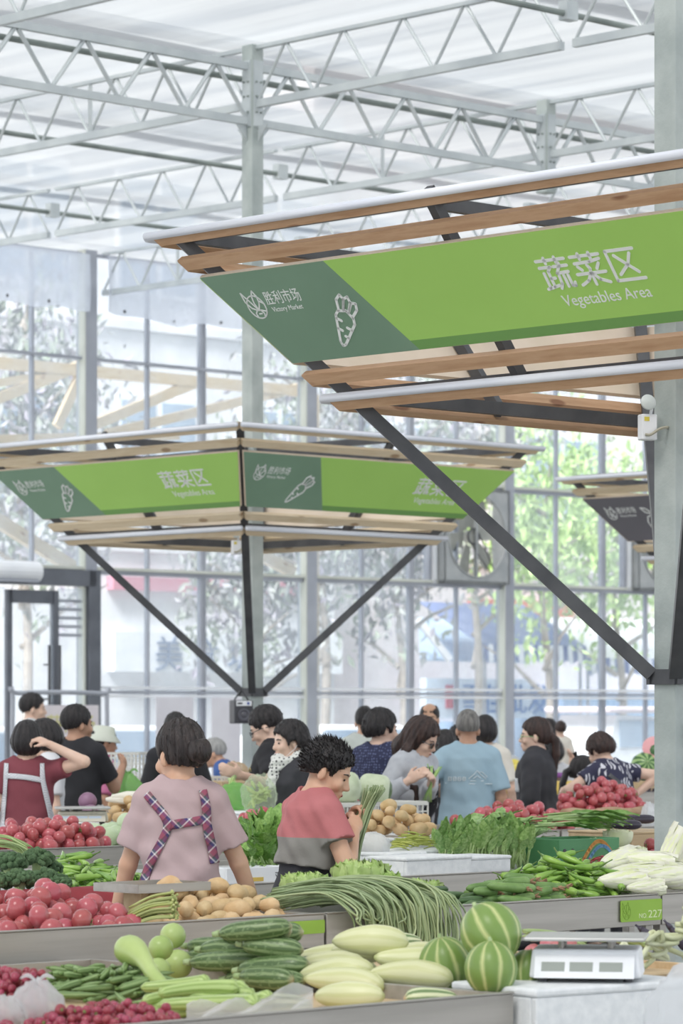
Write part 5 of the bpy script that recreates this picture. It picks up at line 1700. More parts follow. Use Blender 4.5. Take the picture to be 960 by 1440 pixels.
def drop_pile(shapes, count, sample, height, yaw, tilt=0.1, floor=0.0, tries=14, seed=1, squash=.93, placed=None, scale=(.9, 1.1), blim=None):
    """drop items one by one: sample(rng)->(a, b) footprint point, height(a, b)->wanted heap height. Returns list of (shape, matrix) in pile coordinates (a, b, z)."""
    R = random.Random(seed)
    out = []
    PL = placed if placed is not None else np.zeros((0, 4))
    for i in range(count):
        best = None
        for t in range(tries):
            sh = R.choice(shapes)
            a, b = sample(R)
            sc = R.uniform(*scale)
            E = Euler((R.uniform(-.4, .4) if tilt < 1 else R.uniform(-3.14, 3.14), R.uniform(-tilt, tilt), yaw(R))).to_matrix()
            Rm = np.array(E) * sc
            sp = sh.sph.copy(); sp[:, :3] = sp[:, :3] @ Rm.T; sp[:, 3] *= sc
            x = sp[:, 0] + a; y = sp[:, 1] + b
            if blim and ((y - sp[:, 3]).min() < blim[0] or (y + sp[:, 3]).max() > blim[1]): continue
            z = np.max(floor - sp[:, 2] + sp[:, 3])
            if len(PL):
                near = (np.abs(PL[:, 0] - a) < .45) & (np.abs(PL[:, 1] - b) < .45)
                Q = PL[near]
                if len(Q):
                    dx = x[:, None] - Q[None, :, 0]; dy = y[:, None] - Q[None, :, 1]
                    rr = (sp[:, 3][:, None] + Q[None, :, 3]) * squash
                    d2 = rr * rr - dx * dx - dy * dy
                    ok = d2 > 0
                    if ok.any():
                        zz = np.where(ok, Q[None, :, 2] + np.sqrt(np.maximum(d2, 0)) - sp[:, 2][:, None], -9)
                        z = max(z, zz.max())
            cost = z - height(a, b) + R.random() * .004
            if best is None or cost < best[0]: best = (cost, sh, a, b, z, Rm, sp)
        if best is None: continue
        c, sh, a, b, z, Rm, sp = best
        if c > .02 and height(a, b) < 50 and i > 8: continue
        q = sp.copy(); q[:, 0] += a; q[:, 1] += b; q[:, 2] += z
        PL = np.vstack([PL, q])
        M = Matrix.Identity(4)
        for r in range(3):
            for cc in range(3): M[r][cc] = Rm[r, cc]
        M[0][3], M[1][3], M[2][3] = a, b, z
        out.append((sh, M))
    return out, PL

PILE = Matrix.Rotation(ROTG, 4, 'Z')        # pile coordinates (a, b, z) to world
ORD = 'first second third fourth fifth sixth seventh eighth ninth tenth eleventh twelfth thirteenth fourteenth fifteenth sixteenth seventeenth eighteenth nineteenth twentieth'.split()
def visible_items(items):
    """drop the pieces that are wholly buried behind nearer pieces of the same heap"""
    S = []; own = []
    for i, (sh, M) in enumerate(items):
        Mw = PILE @ M; sc = Mw.to_scale()[0]
        for x, y, z, r in sh.sph:
            p = Mw @ Vector((x, y, z)); S.append((480 + F * p.x / p.y, HOR - F * (p.z - CAMZ) / p.y, F * r * sc / p.y, p.y)); own.append(i)
    S = np.array(S); own = np.array(own)
    keep = set()
    an = np.arange(8) * math.pi / 4
    for k in range(len(S)):
        if own[k] in keep: continue
        x, y, r, Y = S[k]
        near = (S[:, 3] < Y) & (own != own[k]) & (np.hypot(S[:, 0] - x, S[:, 1] - y) < r + S[:, 2])
        Q = S[near]
        px = np.concatenate([[x], x + r * np.cos(an), x + .5 * r * np.cos(an)]); py = np.concatenate([[y], y + r * np.sin(an), y + .5 * r * np.sin(an)])
        if len(Q) == 0: keep.add(own[k]); continue
        cov = (np.hypot(px[:, None] - Q[None, :, 0], py[:, None] - Q[None, :, 1]) < Q[None, :, 2] * .96).any(1)
        if not cov.all(): keep.add(own[k])
    return [it for i, it in enumerate(items) if i in keep]
def place_pile(items, name, label, cat, group):
    items = visible_items(items)
    items.sort(key=lambda t: (lambda p: p.x / p.y)((PILE @ t[1]).translation))
    obs = []
    for sh, M in items:
        o = put(name, sh.parts[0][1], None, PILE @ M)
        lab = label
        if 2 <= len(items) <= 20: lab = label + ', ' + ORD[len(obs)] + ' from the left'
        tag(o, lab, cat, group)
        for nm, me in sh.parts[1:]: put(nm, me, o)
        obs.append(o)
    return obs

def pile(shapes, name, label, cat, group, n, px0, px1, b0, b1, floor, hmax, yaw=lambda R: R.uniform(0, 6.28), tilt=.15, seed=1, shape='mound', tries=12, squash=.93, scale=(.88, 1.1), placed=None, blim=None):
    """heap over the counter area seen between columns px0..px1 and between b0..b1"""
    bm = .5 * (b0 + b1)
    def smp(R):
        b = R.uniform(b0, b1)
        return R.uniform(aOf(px0, b), aOf(px1, b)), b
    ac, hw, hb = .5 * (aOf(px0, bm) + aOf(px1, bm)), .5 * (aOf(px1, bm) - aOf(px0, bm)), .5 * (b1 - b0)
    def hgt(a, b):
        if shape == 'flat': return floor + hmax
        u = abs(a - ac) / hw; v = abs(b - bm) / hb
        if shape == 'bank':                      # rises towards the back
            return floor + hmax * (.35 + .65 * (b - b0) / (b1 - b0)) * max(0, 1 - u ** 4 * .6)
        return floor + hmax * max(0.05, 1 - .75 * u * u - .6 * v * v)
    it, PL = drop_pile(shapes, n, smp, hgt, yaw, tilt, floor, tries, seed, squash, placed, scale, blim)
    return place_pile(it, name, label, cat, group), PL

# ---- materials
M_tom = mat('tomato_skin', '#ad4d54', '#be6467', ns=7, rough=.24, vary=.10, spec=.6)
M_tom2 = mat('tomato_skin_pale', '#c06a70', '#d08588', ns=7, rough=.35, vary=.10)
M_cherry = mat('cherry_tomato_skin', '#8d3244', '#a34555', ns=9, rough=.28, vary=.14)
M_calyx = mat('calyx_green', '#6f8a4c', '#8aa564', ns=9, rough=.6)
M_pot = mat('potato_skin', '#cdab7c', '#dcc096', ns=18, rough=.7, bump=.25, bs=60, vary=.08)
M_okra = uv_stripe_mat('okra_skin', '#6f8a52', '#8fa870', 5, width=.5, rough=.55, vary=.12, noise=.1)
M_loof = uv_stripe_mat('light_gourd_skin', '#8fa85a', '#b3c880', 8, width=.4, rough=.35, vary=.07, noise=.08)
M_round = mat('round_gourd_skin', '#a3bb68', '#bccd88', ns=4, rough=.35, vary=.05)
M_zuc = uv_stripe_mat('zucchini_skin', '#536b3f', '#869a6c', 9, c3='#738a5c', width=.6, rough=.35, vary=.10, noise=.3, ends='#a5a07a')
M_pale = uv_stripe_mat('pale_squash_skin', '#cfd19c', '#d9daae', 8, width=.4, rough=.4, vary=.05, noise=.15, ends='#b9bf84')
M_strz = uv_stripe_mat('striped_squash_skin', '#6f8757', '#d3d8b0', 8, width=.5, rough=.4, vary=.06, noise=.12, ends='#c7a884')
M_melon = uv_stripe_mat('striped_melon_skin', '#76924a', '#bcc486', 9, width=.80, rough=.38, vary=.06, noise=.10, ends='#b79a7a', soft=.16)
M_cuc = mat('cucumber_skin', '#3f5a34', '#5a7848', ns=12, rough=.45, vary=.14, stretch=(1, 3, 3))
M_cuc2 = mat('young_courgette_skin', '#648647', '#88a865', ns=12, rough=.45, vary=.12)
M_flower = mat('withered_flower', '#8a6a4c', '#a5866a', ns=20, rough=.9)
M_pep = mat('green_pepper_skin', '#6c983c', '#9cc25e', ns=6, rough=.28, vary=.14)
M_pepst = mat('pepper_stem', '#5c7a3c', '#75914f', ns=9, rough=.6)
M_lett = mat('lettuce_leaf', '#9dbf62', '#c9dc96', ns=7, rough=.5, vary=.08)
M_cabw = mat('cabbage_white', '#e2e1cc', '#efeee0', ns=6, rough=.45, vary=.04, stretch=(1, 5, 5))
M_cabl = mat('cabbage_leaf', '#dde3b4', '#f0f1da', ns=5, rough=.5, vary=.06)
M_broc = mat('broccoli_crown', '#46603f', '#64805a', ns=40, rough=.85, bump=1.0, bs=90, vary=.1)
M_brst = mat('broccoli_stem', '#9db57c', '#b3c696', ns=8, rough=.6)
M_egg = mat('aubergine_skin', '#3a3542', '#4a4452', ns=3, rough=.22, vary=.05)
M_wax = mat('wax_gourd_skin', '#b5c2a2', '#cdd6bd', ns=12, rough=.6, bump=.1)
M_chil = mat('red_chilli_skin', '#9c2f38', '#b4444a', ns=9, rough=.3, vary=.16)
M_green = mat('leaf_dark_green', '#7ba656', '#b0ce88', ns=8, rough=.45, vary=.16)
M_stalk = mat('leaf_stalk', '#a9c47e', '#c4d9a0', ns=6, rough=.5, vary=.08)
M_ban = mat('banana_skin', '#d8b75a', '#e2c873', ns=6, rough=.5, vary=.06)
M_yel = mat('yellow_melon_skin', '#e0cb52', '#ecdc74', ns=4, rough=.4, vary=.05)
M_grape = mat('dark_grape_skin', '#2f2a3a', '#453c50', ns=6, rough=.35, vary=.2)
M_wmel = uv_stripe_mat('watermelon_skin', '#3f6a3a', '#9dbb7c', 9, width=.5, rough=.35, noise=.3, vary=.05)
M_mel2 = mat('pale_green_melon', '#b5c8a2', '#cad8ba', ns=8, rough=.5, vary=.05, bump=.1)
M_ponion = mat('purple_cabbage', '#7d5a76', '#98748e', ns=7, rough=.45, vary=.08)
M_radish = mat('white_radish', '#e6e1d2', '#efebe0', ns=4, rough=.45)
M_carrot = mat('carrot_skin', '#d08a4e', '#db9a60', ns=8, rough=.55)
M_ybean = mat('yellow_green_bean', '#a3ad4a', '#bcc468', ns=8, rough=.45, vary=.12)

# ---- shapes
def sh_tomato(mt, r0=.040):
    def f(R):
        n, m = 14, 9; mb = MB(); pr = []
        lob = R.choice([3, 4, 5]); am = R.uniform(.0, .03); ph = R.random() * 6
        for i in range(m + 1):
            th = math.pi * i / m
            r = r0 * math.sin(th) ** .9; z = r0 * .86 * math.cos(th) - (r0 * .12 * math.exp(-((th) / .35) ** 2))
            pr.append((max(r, .0008), -z if False else z))
        mb.lathe(pr[::-1], n, ridge=lambda a: 1 + am * math.cos(lob * a + ph))
        parts = [('tomato', mb.mesh('tomato', mt, smooth=True))]
        if R.random() < .5:
            c = MB()
            for k in range(5):
                a = k * 1.257
                c.tube([(0, 0, r0 * .74), (math.cos(a) * r0 * .2, math.sin(a) * r0 * .2, r0 * .80), (math.cos(a) * r0 * .42, math.sin(a) * r0 * .42, r0 * .80)], [.0022, .002, .0006], 4)
            c.tube([(0, 0, r0 * .72), (.002, 0, r0 * .95)], .0016, 4)
            parts.append(('calyx', c.mesh('calyx', M_calyx, smooth=True)))
        return Shape('tomato', parts, [(0, 0, 0, r0 * .92)])
    return f
def sh_potato(R):
    L = R.uniform(.085, .11); w = R.uniform(.030, .036); a = R.uniform(-.25, .25)
    mb, sp, pts, rr = pod(L * .98, lambda t: max(.002, w * (1 - abs(2 * t - 1) ** 2.4) ** .5 * (1 + .06 * math.sin(t * 9 + a * 20))), a, 10, 10, ridge=lambda an: 1 + .05 * math.cos(2 * an + a * 9))
    return Shape('potato', [('potato', mb.mesh('potato', M_pot, smooth=True))], sp)
def sh_okra(R):
    L = R.uniform(.10, .15); w = R.uniform(.009, .012)
    mb, sp, pts, rr = pod(L, lambda t: max(.0012, w * min(1, t / .10 + .45) * (1 if t < .45 else 1 - ((t - .45) / .57) ** 1.5)), R.uniform(-.5, .5), 10, 10, ridge=lambda a: 1 + .12 * math.cos(5 * a))
    c = MB(); d = (pts[0] - pts[1]).normalized(); c.tube([pts[0], pts[0] + d * .012], [.006, .0035], 6)
    return Shape('okra', [('okra', mb.mesh('okra', M_okra, smooth=True)), ('stem', c.mesh('stem', M_pepst, smooth=True))], sp)
def sh_loofah(R):
    L = R.uniform(.25, .33); w = R.uniform(.023, .028)
    mb, sp, pts, rr = pod(L, lambda t: max(.003, w * (.62 + .5 * t) * (min(1, t / .05 + .3)) * (1 - max(0, (t - .93) / .075) ** 2) ** .5 if t < .999 else .004), R.uniform(.8, 1.7) * R.choice((-1, 1)), 16, 18, ridge=lambda a: 1 + .03 * math.cos(8 * a))
    return Shape('loofah', [('loofah', mb.mesh('loofah', M_loof, smooth=True))], sp)
def sh_zuc(R):
    L = R.uniform(.20, .26); w = R.uniform(.034, .041)
    mb, sp, pts, rr = pod(L, lambda t: max(.006, w * (1 - abs(2 * t - 1) ** 3.5) ** .5 * (.86 + .2 * t)), R.uniform(-.35, .5), 16, 14, ridge=lambda a: 1 + .02 * math.cos(9 * a))
    c = MB(); d = (pts[0] - pts[1]).normalized(); c.tube([pts[0] - d * .004, pts[0] + d * .02], [.013, .010], 6)
    return Shape('zucchini', [('zucchini', mb.mesh('zucchini', M_zuc, smooth=True)), ('stem', c.mesh('stem', M_brst, smooth=True))], sp)
def sh_pale(R):
    L = R.uniform(.22, .27); w = R.uniform(.042, .050)
    mb, sp, pts, rr = pod(L, lambda t: max(.006, w * (1 - abs(2 * t - 1) ** 3.0) ** .5 * (.60 + .42 * min(1, t / .55))), R.uniform(.1, 1.0) * R.choice((-1, 1)), 14, 16, ridge=lambda a: 1 + .02 * math.cos(8 * a))
    return Shape('pale_squash', [('pale_squash', mb.mesh('pale_squash', M_pale, smooth=True))], sp)
def sh_cuc(R):
    L = R.uniform(.16, .21); w = R.uniform(.015, .018)
    mb, sp, pts, rr = pod(L, lambda t: max(.002, w * (1 - abs(2 * t - 1) ** 5) ** .5), R.uniform(-.35, .35), 9, 12, ridge=lambda a: 1 + .04 * math.cos(6 * a))
    return Shape('cucumber', [('cucumber', mb.mesh('cucumber', M_cuc, smooth=True))], sp)
def sh_cour(R):
    L = R.uniform(.12, .16); w = R.uniform(.019, .023)
    mb, sp, pts, rr = pod(L, lambda t: max(.004, w * (1 - abs(2 * t - 1) ** 6) ** .5 * (.8 + .2 * t)), R.uniform(-.2, .3), 10, 10)
    c = MB(); d = (pts[-1] - pts[-2]).normalized()
    for k in range(6):
        c.tube([pts[-1], pts[-1] + d * .018 + Vector((R.uniform(-.012, .012), R.uniform(-.012, .012), R.uniform(-.012, .012)))], [.007, .002], 5)
    return Shape('courgette', [('courgette', mb.mesh('courgette', M_cuc2, smooth=True)), ('dried_flower', c.mesh('dried_flower', M_flower))], sp)
def sh_pepper(R):
    L = R.uniform(.11, .16); w = R.uniform(.012, .0165); q = R.random() * 6
    mb, sp, pts, rr = pod(L, lambda t: max(.0012, w * min(1, .75 + t * 2) * (1 if t < .15 else (1 - ((t - .15) / .86) ** 1.7)) * (1 + .06 * math.sin(t * 14 + q))), R.uniform(-.9, .9), 8, 12, ridge=lambda a: 1 + .08 * math.cos(3 * a + q))
    c = MB(); d = (pts[0] - pts[1]).normalized(); c.tube([pts[0] - d * .003, pts[0] + d * .004, pts[0] + d * .02 + Vector((0, .004, .004)), pts[0] + d * .036 + Vector((0, .012, .008))], [w * .8, .005, .0026, .003], 6)
    return Shape('pepper', [('green_pepper', mb.mesh('green_pepper', M_pep, smooth=True)), ('stem', c.mesh('stem', M_pepst, smooth=True))], sp)
def sh_chilli(R):
    L = R.uniform(.06, .09); w = .005
    mb, sp, pts, rr = pod(L, lambda t: max(.0008, w * (1 if t < .2 else (1 - ((t - .2) / .81) ** 1.4))), R.uniform(-1, 1), 6, 8)
    return Shape('chilli', [('red_chilli', mb.mesh('red_chilli', M_chil, smooth=True))], sp)
def sh_egg(R):
    L = R.uniform(.20, .25); w = R.uniform(.028, .033)
    mb, sp, pts, rr = pod(L, lambda t: max(.006, w * (1 - abs(2 * t - 1) ** 3.2) ** .5 * (.7 + .4 * t)), R.uniform(-.5, .5), 14, 14)
    c = MB(); d = (pts[0] - pts[1]).normalized(); c.tube([pts[0] - d * .03, pts[0] - d * .004, pts[0] + d * .012, pts[0] + d * .035], [w * .75, w * .55, .008, .008], 8)
    return Shape('aubergine', [('aubergine', mb.mesh('aubergine', M_egg, smooth=True)), ('cap', c.mesh('cap', M_egg, smooth=True))], sp)
def sh_melon(mt, r=.115, lobes=9, el=1.05, flat=1.0):
    def f(R):
        mb = MB(); m = 14; pr = []
        for i in range(m + 1):
            th = math.pi * i / m
            pr.append((max(.002, r * math.sin(th)), -r * el * math.cos(th)))
        mb.lathe(pr, 36, ridge=lambda a: 1 + .02 * math.cos(lobes * a))
        c = MB(); c.tube([(0, 0, r * el - .004), (.004, 0, r * el + .012)], [.008, .006], 6)
        return Shape('melon', [('melon', mb.mesh('melon', mt, smooth=True)), ('stem', c.mesh('stem', M_brst))], [(0, 0, 0, r * .97)])
    return f
def sh_ball(mt, name, r, k=1.0):
    def f(R):
        mb = MB(); mb.ball((0, 0, 0), (r, r * R.uniform(.95, 1.05), r * k), 12, 8)
        return Shape(name, [(name, mb.mesh(name, mt, smooth=True))], [(0, 0, 0, r * .95 * k)])
    return f
def leaf_mesh(L, w, R, mt, curl=.3, ruf=.08, nu=5, nv=7, stem=0.0):
    P = []; ph = R.random() * 6
    for i in range(nv):
        t = i / (nv - 1); ww = w * (math.sin(math.pi * min(1, t * .92 + .06)) ** .7)
        row = []
        for j in range(nu):
            s = (j / (nu - 1) - .5) * 2
            x = L * (t + stem); y = ww * s * .5
            z = curl * L * (-(t ** 2)) + .25 * abs(s) * ww * .5 + ruf * w * math.sin(t * 15 + ph + s * 2) * abs(s)
            row.append(Vector((x, y, z)))
        P.append(row)
    mb = MB(); mb.grid(P)
    return mb.mesh('leaf', mt, smooth=True)
_leafs = {}
def leaves(key, n, fn):
    if key not in _leafs: _leafs[key] = [fn(random.Random(i * 7 + 3)) for i in range(n)]
    return _leafs[key]

def add_leafball(loc, r, label, cat, group, seed, mt=M_lett, core=None, n=20, ruf=.16, squash=.8, name='lettuce'):
    """a head of lettuce or cabbage: core and overlapping ruffled leaves"""
    R = random.Random(seed)
    root = tag(empty(name, loc, R.random() * 6), label, cat, group)
    mb = MB(); mb.ball((0, 0, r * squash * .95), (r * .66, r * .66, r * .66 * squash), 12, 8); mb.build('core', core or mt, root, smooth=True)
    for k in range(n):
        an = k * 2.399 + R.uniform(-.2, .2); tl = k / max(1, n - 1)          # inner leaves first, outer last
        P = []; ph = R.random() * 6; fr = R.uniform(16, 22)
        for i in range(9):
            t = i / 8; row = []
            for j in range(15):
                s = (j / 14 - .5) * 2
                hw = (.55 + .55 * min(1, t * 1.5)) * (1.0 if ruf > .1 else .95)
                el = -1.1 + t * (2.35 - .75 * tl)
                edge = max(abs(s) ** 3, t ** 4)
                rad = r * (.74 + .16 * tl + .30 * tl * t * t + ruf * 1.1 * edge * math.sin(fr * s + 5 * t + ph) + ruf * .4 * math.sin(7 * t + 4 * s + ph))
                el += ruf * .8 * edge * math.cos(fr * s * .8 + ph)
                row.append(Vector((rad * math.cos(el) * math.cos(s * hw), rad * math.cos(el) * math.sin(s * hw), (rad * math.sin(el) + r * .95) * squash)))
            P.append(row)
        g = MB(); g.grid(P)
        g.build('leaf', mt, root, smooth=True, M=Matrix.Rotation(an, 4, 'Z'))
    return root
# ================================================================== COUNTERS
M_stain = mat('stainless_panel', '#a6a29c', '#b5b1ab', ns=3, rough=.38, metal=.55, stretch=(.4, 8, 8), bump=.03)
M_stain2 = mat('stainless_tray', '#b5b5b4', '#c4c4c2', ns=3, rough=.4, metal=.4)
M_tabw = mat('pine_board_counter', '#c5ab86', '#d2ba97', ns=5, rough=.7, stretch=(.6, 6, 6))
M_redcl = mat('red_cloth', '#8c3038', '#9c3d44', ns=4, rough=.85)
M_foam = mat('white_foam', '#dfe2e4', '#eceeef', ns=30, rough=.8, bump=.1, bs=120)
def G(px, b, z): return W(aOf(px, b), b, z)
def counter(px0, px1, bf, bb, zrim, face, floor, label, m=M_stain, mtop=M_stain2, legs=True, back=True, gap=0.0):
    """counter unit: front panel, tray floor, back panel, side panels and legs; local x along A from px0 to px1 on the front line"""
    a0, a1 = aOf(px0, bf), aOf(px1, bf)
    L = a1 - a0; D = bb - bf
    root = tag(empty('market_counter', W(a0, bf), ROTG), label, 'counter')
    def bx(nm, x0, x1, y0, y1, z0, z1, mm):
        mb = MB(); mb.box(((x0 + x1) / 2, (y0 + y1) / 2, (z0 + z1) / 2), (x1 - x0, y1 - y0, z1 - z0)); o = mb.build(nm, mm, root)
        bv = o.modifiers.new('b', 'BEVEL'); bv.width = .003; bv.segments = 2
        return o
    bx('front_panel', 0, L, 0, .02, zrim - face, zrim, m)
    bx('front_lip', 0, L, -.006, .02, zrim, zrim + .006, m)
    bx('tray_floor', 0, L, .02, D, floor - .02, floor, mtop)
    if back: bx('back_panel', 0, L, D - .02, D, zrim - face, zrim, m)
    bx('side_panel', 0, .015, .02, D - .02, zrim - face, zrim, m); bx('side_panel', L - .015, L, .02, D - .02, zrim - face, zrim, m)
    n = max(2, int(L / 1.2) + 1)
    for k in range(n):
        x = .04 + (L - .08) * k / (n - 1)
        for y in (.05, D - .05):
            bx('leg', x - .02, x + .02, y - .02, y + .02, 0, zrim - face, M_stain)
    return root
c_front = counter(-120, 722, 6.98, 8.99, .80, .10, .752, 'front low steel counter with squash, okra and melons', mtop=M_tabw)
c_2l = counter(-80, 456, 9.07, 9.71, .90, .125, .848, 'steel counter with tomatoes and potatoes at left')
c_2r = counter(459, 929, 9.07, 9.71, .90, .125, .848, 'steel counter with cucumbers and peppers carrying the stall number')
c_2x = counter(931, 1040, 9.07, 9.71, .90, .125, .848, 'end of the steel counter with cabbages at the right edge')
c_1r = counter(724, 1060, 7.45, 8.99, .76, .06, .735, 'low wooden counter behind the weighing scale at right', m=M_tabw, mtop=M_tabw)
c_3l = counter(-60, 395, 11.05, 12.6, .885, .10, .86, 'second row counter with broccoli and peppers at left')
c_3r = counter(398, 1010, 11.05, 12.95, .885, .10, .86, 'second row counter with leafy greens and foam boxes')
c_4l = counter(-80, 353, 14.0, 15.7, .92, .10, .895, 'third row counter with tomatoes and pale melons at left')
c_4r = counter(356, 787, 14.0, 14.5, .92, .10, .895, 'third row counter with the middle tomatoes')
c_4h = counter(790, 1000, 14.0, 15.3, .92, .10, .895, 'third row counter with the tall tomato heap')
c_5 = counter(690, 1010, 18.3, 19.15, .98, .12, .95, 'far fruit counter with bananas and grapes')
c_5l = counter(165, 320, 18.3, 19.0, .92, .10, .895, 'far counter with crates behind the crowd at left')
# red cloth along the front of the broccoli counter
a0, a1 = aOf(-60, 11.03), aOf(158, 11.03)
P = [[W(a0 + (a1 - a0) * j / 40, 11.16 - .045 * i + (.008 * math.sin(j * .9) if i > 3 else 0), z) for j in range(41)] for i, z in enumerate((.905, .908, .908, .90, .86, .80, .72, .62))]
mb = MB(); mb.grid(P); o = mb.build('red_cloth', M_redcl, smooth=True); tag(o, 'dark red cloth edging under the broccoli', 'cloth')
sl = o.modifiers.new('t', 'SOLIDIFY'); sl.thickness = .004

# stall number plate
M_plate = mat('plate_green', '#8db53c', '#97bd47', ns=3, rough=.45)
M_plw = mat('plate_print', '#d8e4b4', rough=.6)
M_pld = mat('plate_mark', '#7da033', rough=.6)
pw = .115 * 1.0
root = tag(empty('number_plate', G(901, 9.064, .84), ROTG), 'green stall plate reading NO.227 on the steel counter', 'sign')
def rrect(w, h, r, n=5):
    P = []
    for cx, cy, a in ((w / 2 - r, h / 2 - r, 0), (-w / 2 + r, h / 2 - r, 90), (-w / 2 + r, -h / 2 + r, 180), (w / 2 - r, -h / 2 + r, 270)):
        for k in range(n + 1): P.append((cx + r * math.cos(math.radians(a + 90 * k / n)), cy + r * math.sin(math.radians(a + 90 * k / n))))
    return P
FR = frame((0, 0, 0), (1, 0, 0), (0, 0, 1), (0, -1, 0))
Lp = aOf(930, 9.06) - aOf(872, 9.06)
mb = MB(); mb.prism(rrect(Lp, .088, .008), 0, .003); mb.build('plate', M_plate, root, M=FR)
put('lettering', text_mesh('227', .045, M_plw, .0006, width=.085), root, FR @ Matrix.Translation((.042, -.032, .0036)))
put('lettering', text_mesh('NO.', .028, M_plw, .0006, width=.050), root, FR @ Matrix.Translation((-.015, -.032, .0036)))
strokes(place(LOGO, -Lp / 2 + .006, -.036, .06, .075), .0016, 4, .0032, .0008).build('logo', M_pld, root, M=FR)
o = tag(empty('blank_plate', G(424, 9.062, .855), ROTG), 'plain green plate on the steel counter under the potatoes', 'sign')
mb = MB(); mb.prism(rrect(aOf(456, 9.06) - aOf(392, 9.06), .05, .006), 0, .003); mb.build('plate', M_plate, o, M=FR)

# ---- scales, boxes, speaker
def open_box(loc, rz, d, wall, m, name, label, cat, lid=False, group=None):
    root = tag(empty(name, loc, rz), label, cat, group)
    x, y, z = d
    for nm, c, s in (('side', (0, -y / 2 + wall / 2, z / 2), (x, wall, z)), ('side', (0, y / 2 - wall / 2, z / 2), (x, wall, z)), ('end', (-x / 2 + wall / 2, 0, z / 2), (wall, y - 2 * wall, z)), ('end', (x / 2 - wall / 2, 0, z / 2), (wall, y - 2 * wall, z)), ('bottom', (0, 0, wall / 2), (x - 2 * wall, y - 2 * wall, wall))):
        mb = MB(); mb.box(c, s); o = mb.build(nm, m, root); bv = o.modifiers.new('b', 'BEVEL'); bv.width = min(.006, wall * .3); bv.segments = 2
    if lid:
        mb = MB(); mb.box((0, 0, z + wall / 2), (x + .01, y + .01, wall)); o = mb.build('lid', m, root); bv = o.modifiers.new('b', 'BEVEL'); bv.width = .008; bv.segments = 2
    return root
bx_ = W(aOf(808, 7.06), 7.06)
open_box(bx_, ROTG - .12, (.66, .40, .395), .025, M_foam, 'foam_box', 'lower white foam box on the floor under the scale', 'box', True, 'foam boxes under the scale')
open_box(bx_ + Vector((0, 0, .42)), ROTG - .12, (.66, .40, .37), .025, M_foam, 'foam_box', 'upper white foam box carrying the weighing scale', 'box', True, 'foam boxes under the scale')
def scale_(loc, rz, w, d, h, label, m, disp='#8f9690'):
    root = tag(empty('weighing_scale', loc, rz), label, 'scale')
    mb = MB(); mb.prism([(-w / 2, 0), (w / 2, 0), (w / 2 - .01, h * .62), (-w / 2 + .01, h * .62)], -d / 2 + .03, d / 2, frame((0, 0, .012), (1, 0, 0), (0, 0, 1), (0, 1, 0)))
    o = mb.build('body', m, root); bv = o.modifiers.new('b', 'BEVEL'); bv.width = .008; bv.segments = 2
    mb = MB(); mb.add([(-w / 2 + .02, -d / 2 - .03, .016), (w / 2 - .02, -d / 2 - .03, .016), (w / 2 - .02, -d / 2 + .031, h * .60), (-w / 2 + .02, -d / 2 + .031, h * .60), (-w / 2 + .02, -d / 2 + .031, .016), (w / 2 - .02, -d / 2 + .031, .016)],
                      [(0, 1, 2, 3), (0, 3, 4), (1, 5, 2), (0, 4, 5, 1)])
    pn = mb.build('display_panel', m, root)
    n = Vector((0, -(h * .584), .061)).normalized(); up = Vector((0, .061, h * .584)).normalized()
    for k, x in enumerate((-.10, -.01, .085)):
        g = MB(); g.box((0, 0, 0), (.072, .034, .003)); g.build('display', mat('lcd' + disp[1:], disp, rough=.3), pn, M=frame(Vector((x * w / .36, -d / 2 - .001, h * .33)) + n * .002, (1, 0, 0), up, n))
    for sx in (-1, 1):
        for sy in (-1, 1):
            g = MB(); g.tube([(sx * w * .38, sy * d * .3, 0), (sx * w * .38, sy * d * .3, .014)], .015, 10); g.build('foot', M_dark, root)
            g = MB(); g.tube([(sx * w * .22, sy * d * .2, h * .62), (sx * w * .22, sy * d * .2, h * .9)], .010, 8); g.build('pan_support', M_stain, root)
    g = MB(); g.box((0, .0, h * .93), (w * 1.08, d * 1.1, .012)); o = g.build('pan', M_stain2, root); bv = o.modifiers.new('b', 'BEVEL'); bv.width = .005; bv.segments = 2
    return root
scale_(bx_ + Vector((.04, .02, .8155)), -.14, .35, .26, .145, 'white electronic price scale on the foam box in front', M_white)
sc2 = W(aOf(116, 15.2), 15.2, .9)
scale_(sc2 + Vector((0, 0, .10)), .1, .30, .24, .10, 'grey electronic scale beside the burgundy-shirted woman', mat('scale_beige', '#cfcabc', rough=.5), '#b9c6d6')
mb = MB(); mb.box((0, 0, 0), (.34, .3, .1)); o = mb.build('wooden_block', M_tabw, M=Matrix.Translation(sc2 + Vector((0, 0, .046))) @ Matrix.Rotation(.1, 4, 'Z')); tag(o, 'wooden block raising the grey scale', 'block')

# speaker hanging from the canopy collar
sp = pix(339, 1001, 22.95 * K)
root = tag(empty('speaker', sp, math.radians(20)), 'small black loudspeaker hanging on the left canopy column', 'speaker'); root.scale = (K, K, K)
mb = MB(); mb.box((0, 0, 0), (.135, .12, .16)); o = mb.build('cabinet', mat('speaker_black', '#3a3a40', '#45454b', ns=6, rough=.5), root); bv = o.modifiers.new('b', 'BEVEL'); bv.width = .008; bv.segments = 2
mb = MB(); mb.lathe([(.044, 0), (.044, .006), (.034, .008), (.022, .002), (.012, .010), (.0, .012)], 20); mb.build('cone', mat('speaker_cone', '#5a5a62', rough=.4), root, smooth=False, M=Matrix.Translation((0, -.06, -.02)) @ Matrix.Rotation(math.pi / 2, 4, 'X'))
mb = MB(); mb.box((0, -.061, .058), (.11, .004, .034)); pn = mb.build('control_panel', M_white, root)
mb = MB(); mb.box((-.03, -.064, .058), (.035, .003, .012)); mb.build('display', M_dark, pn)
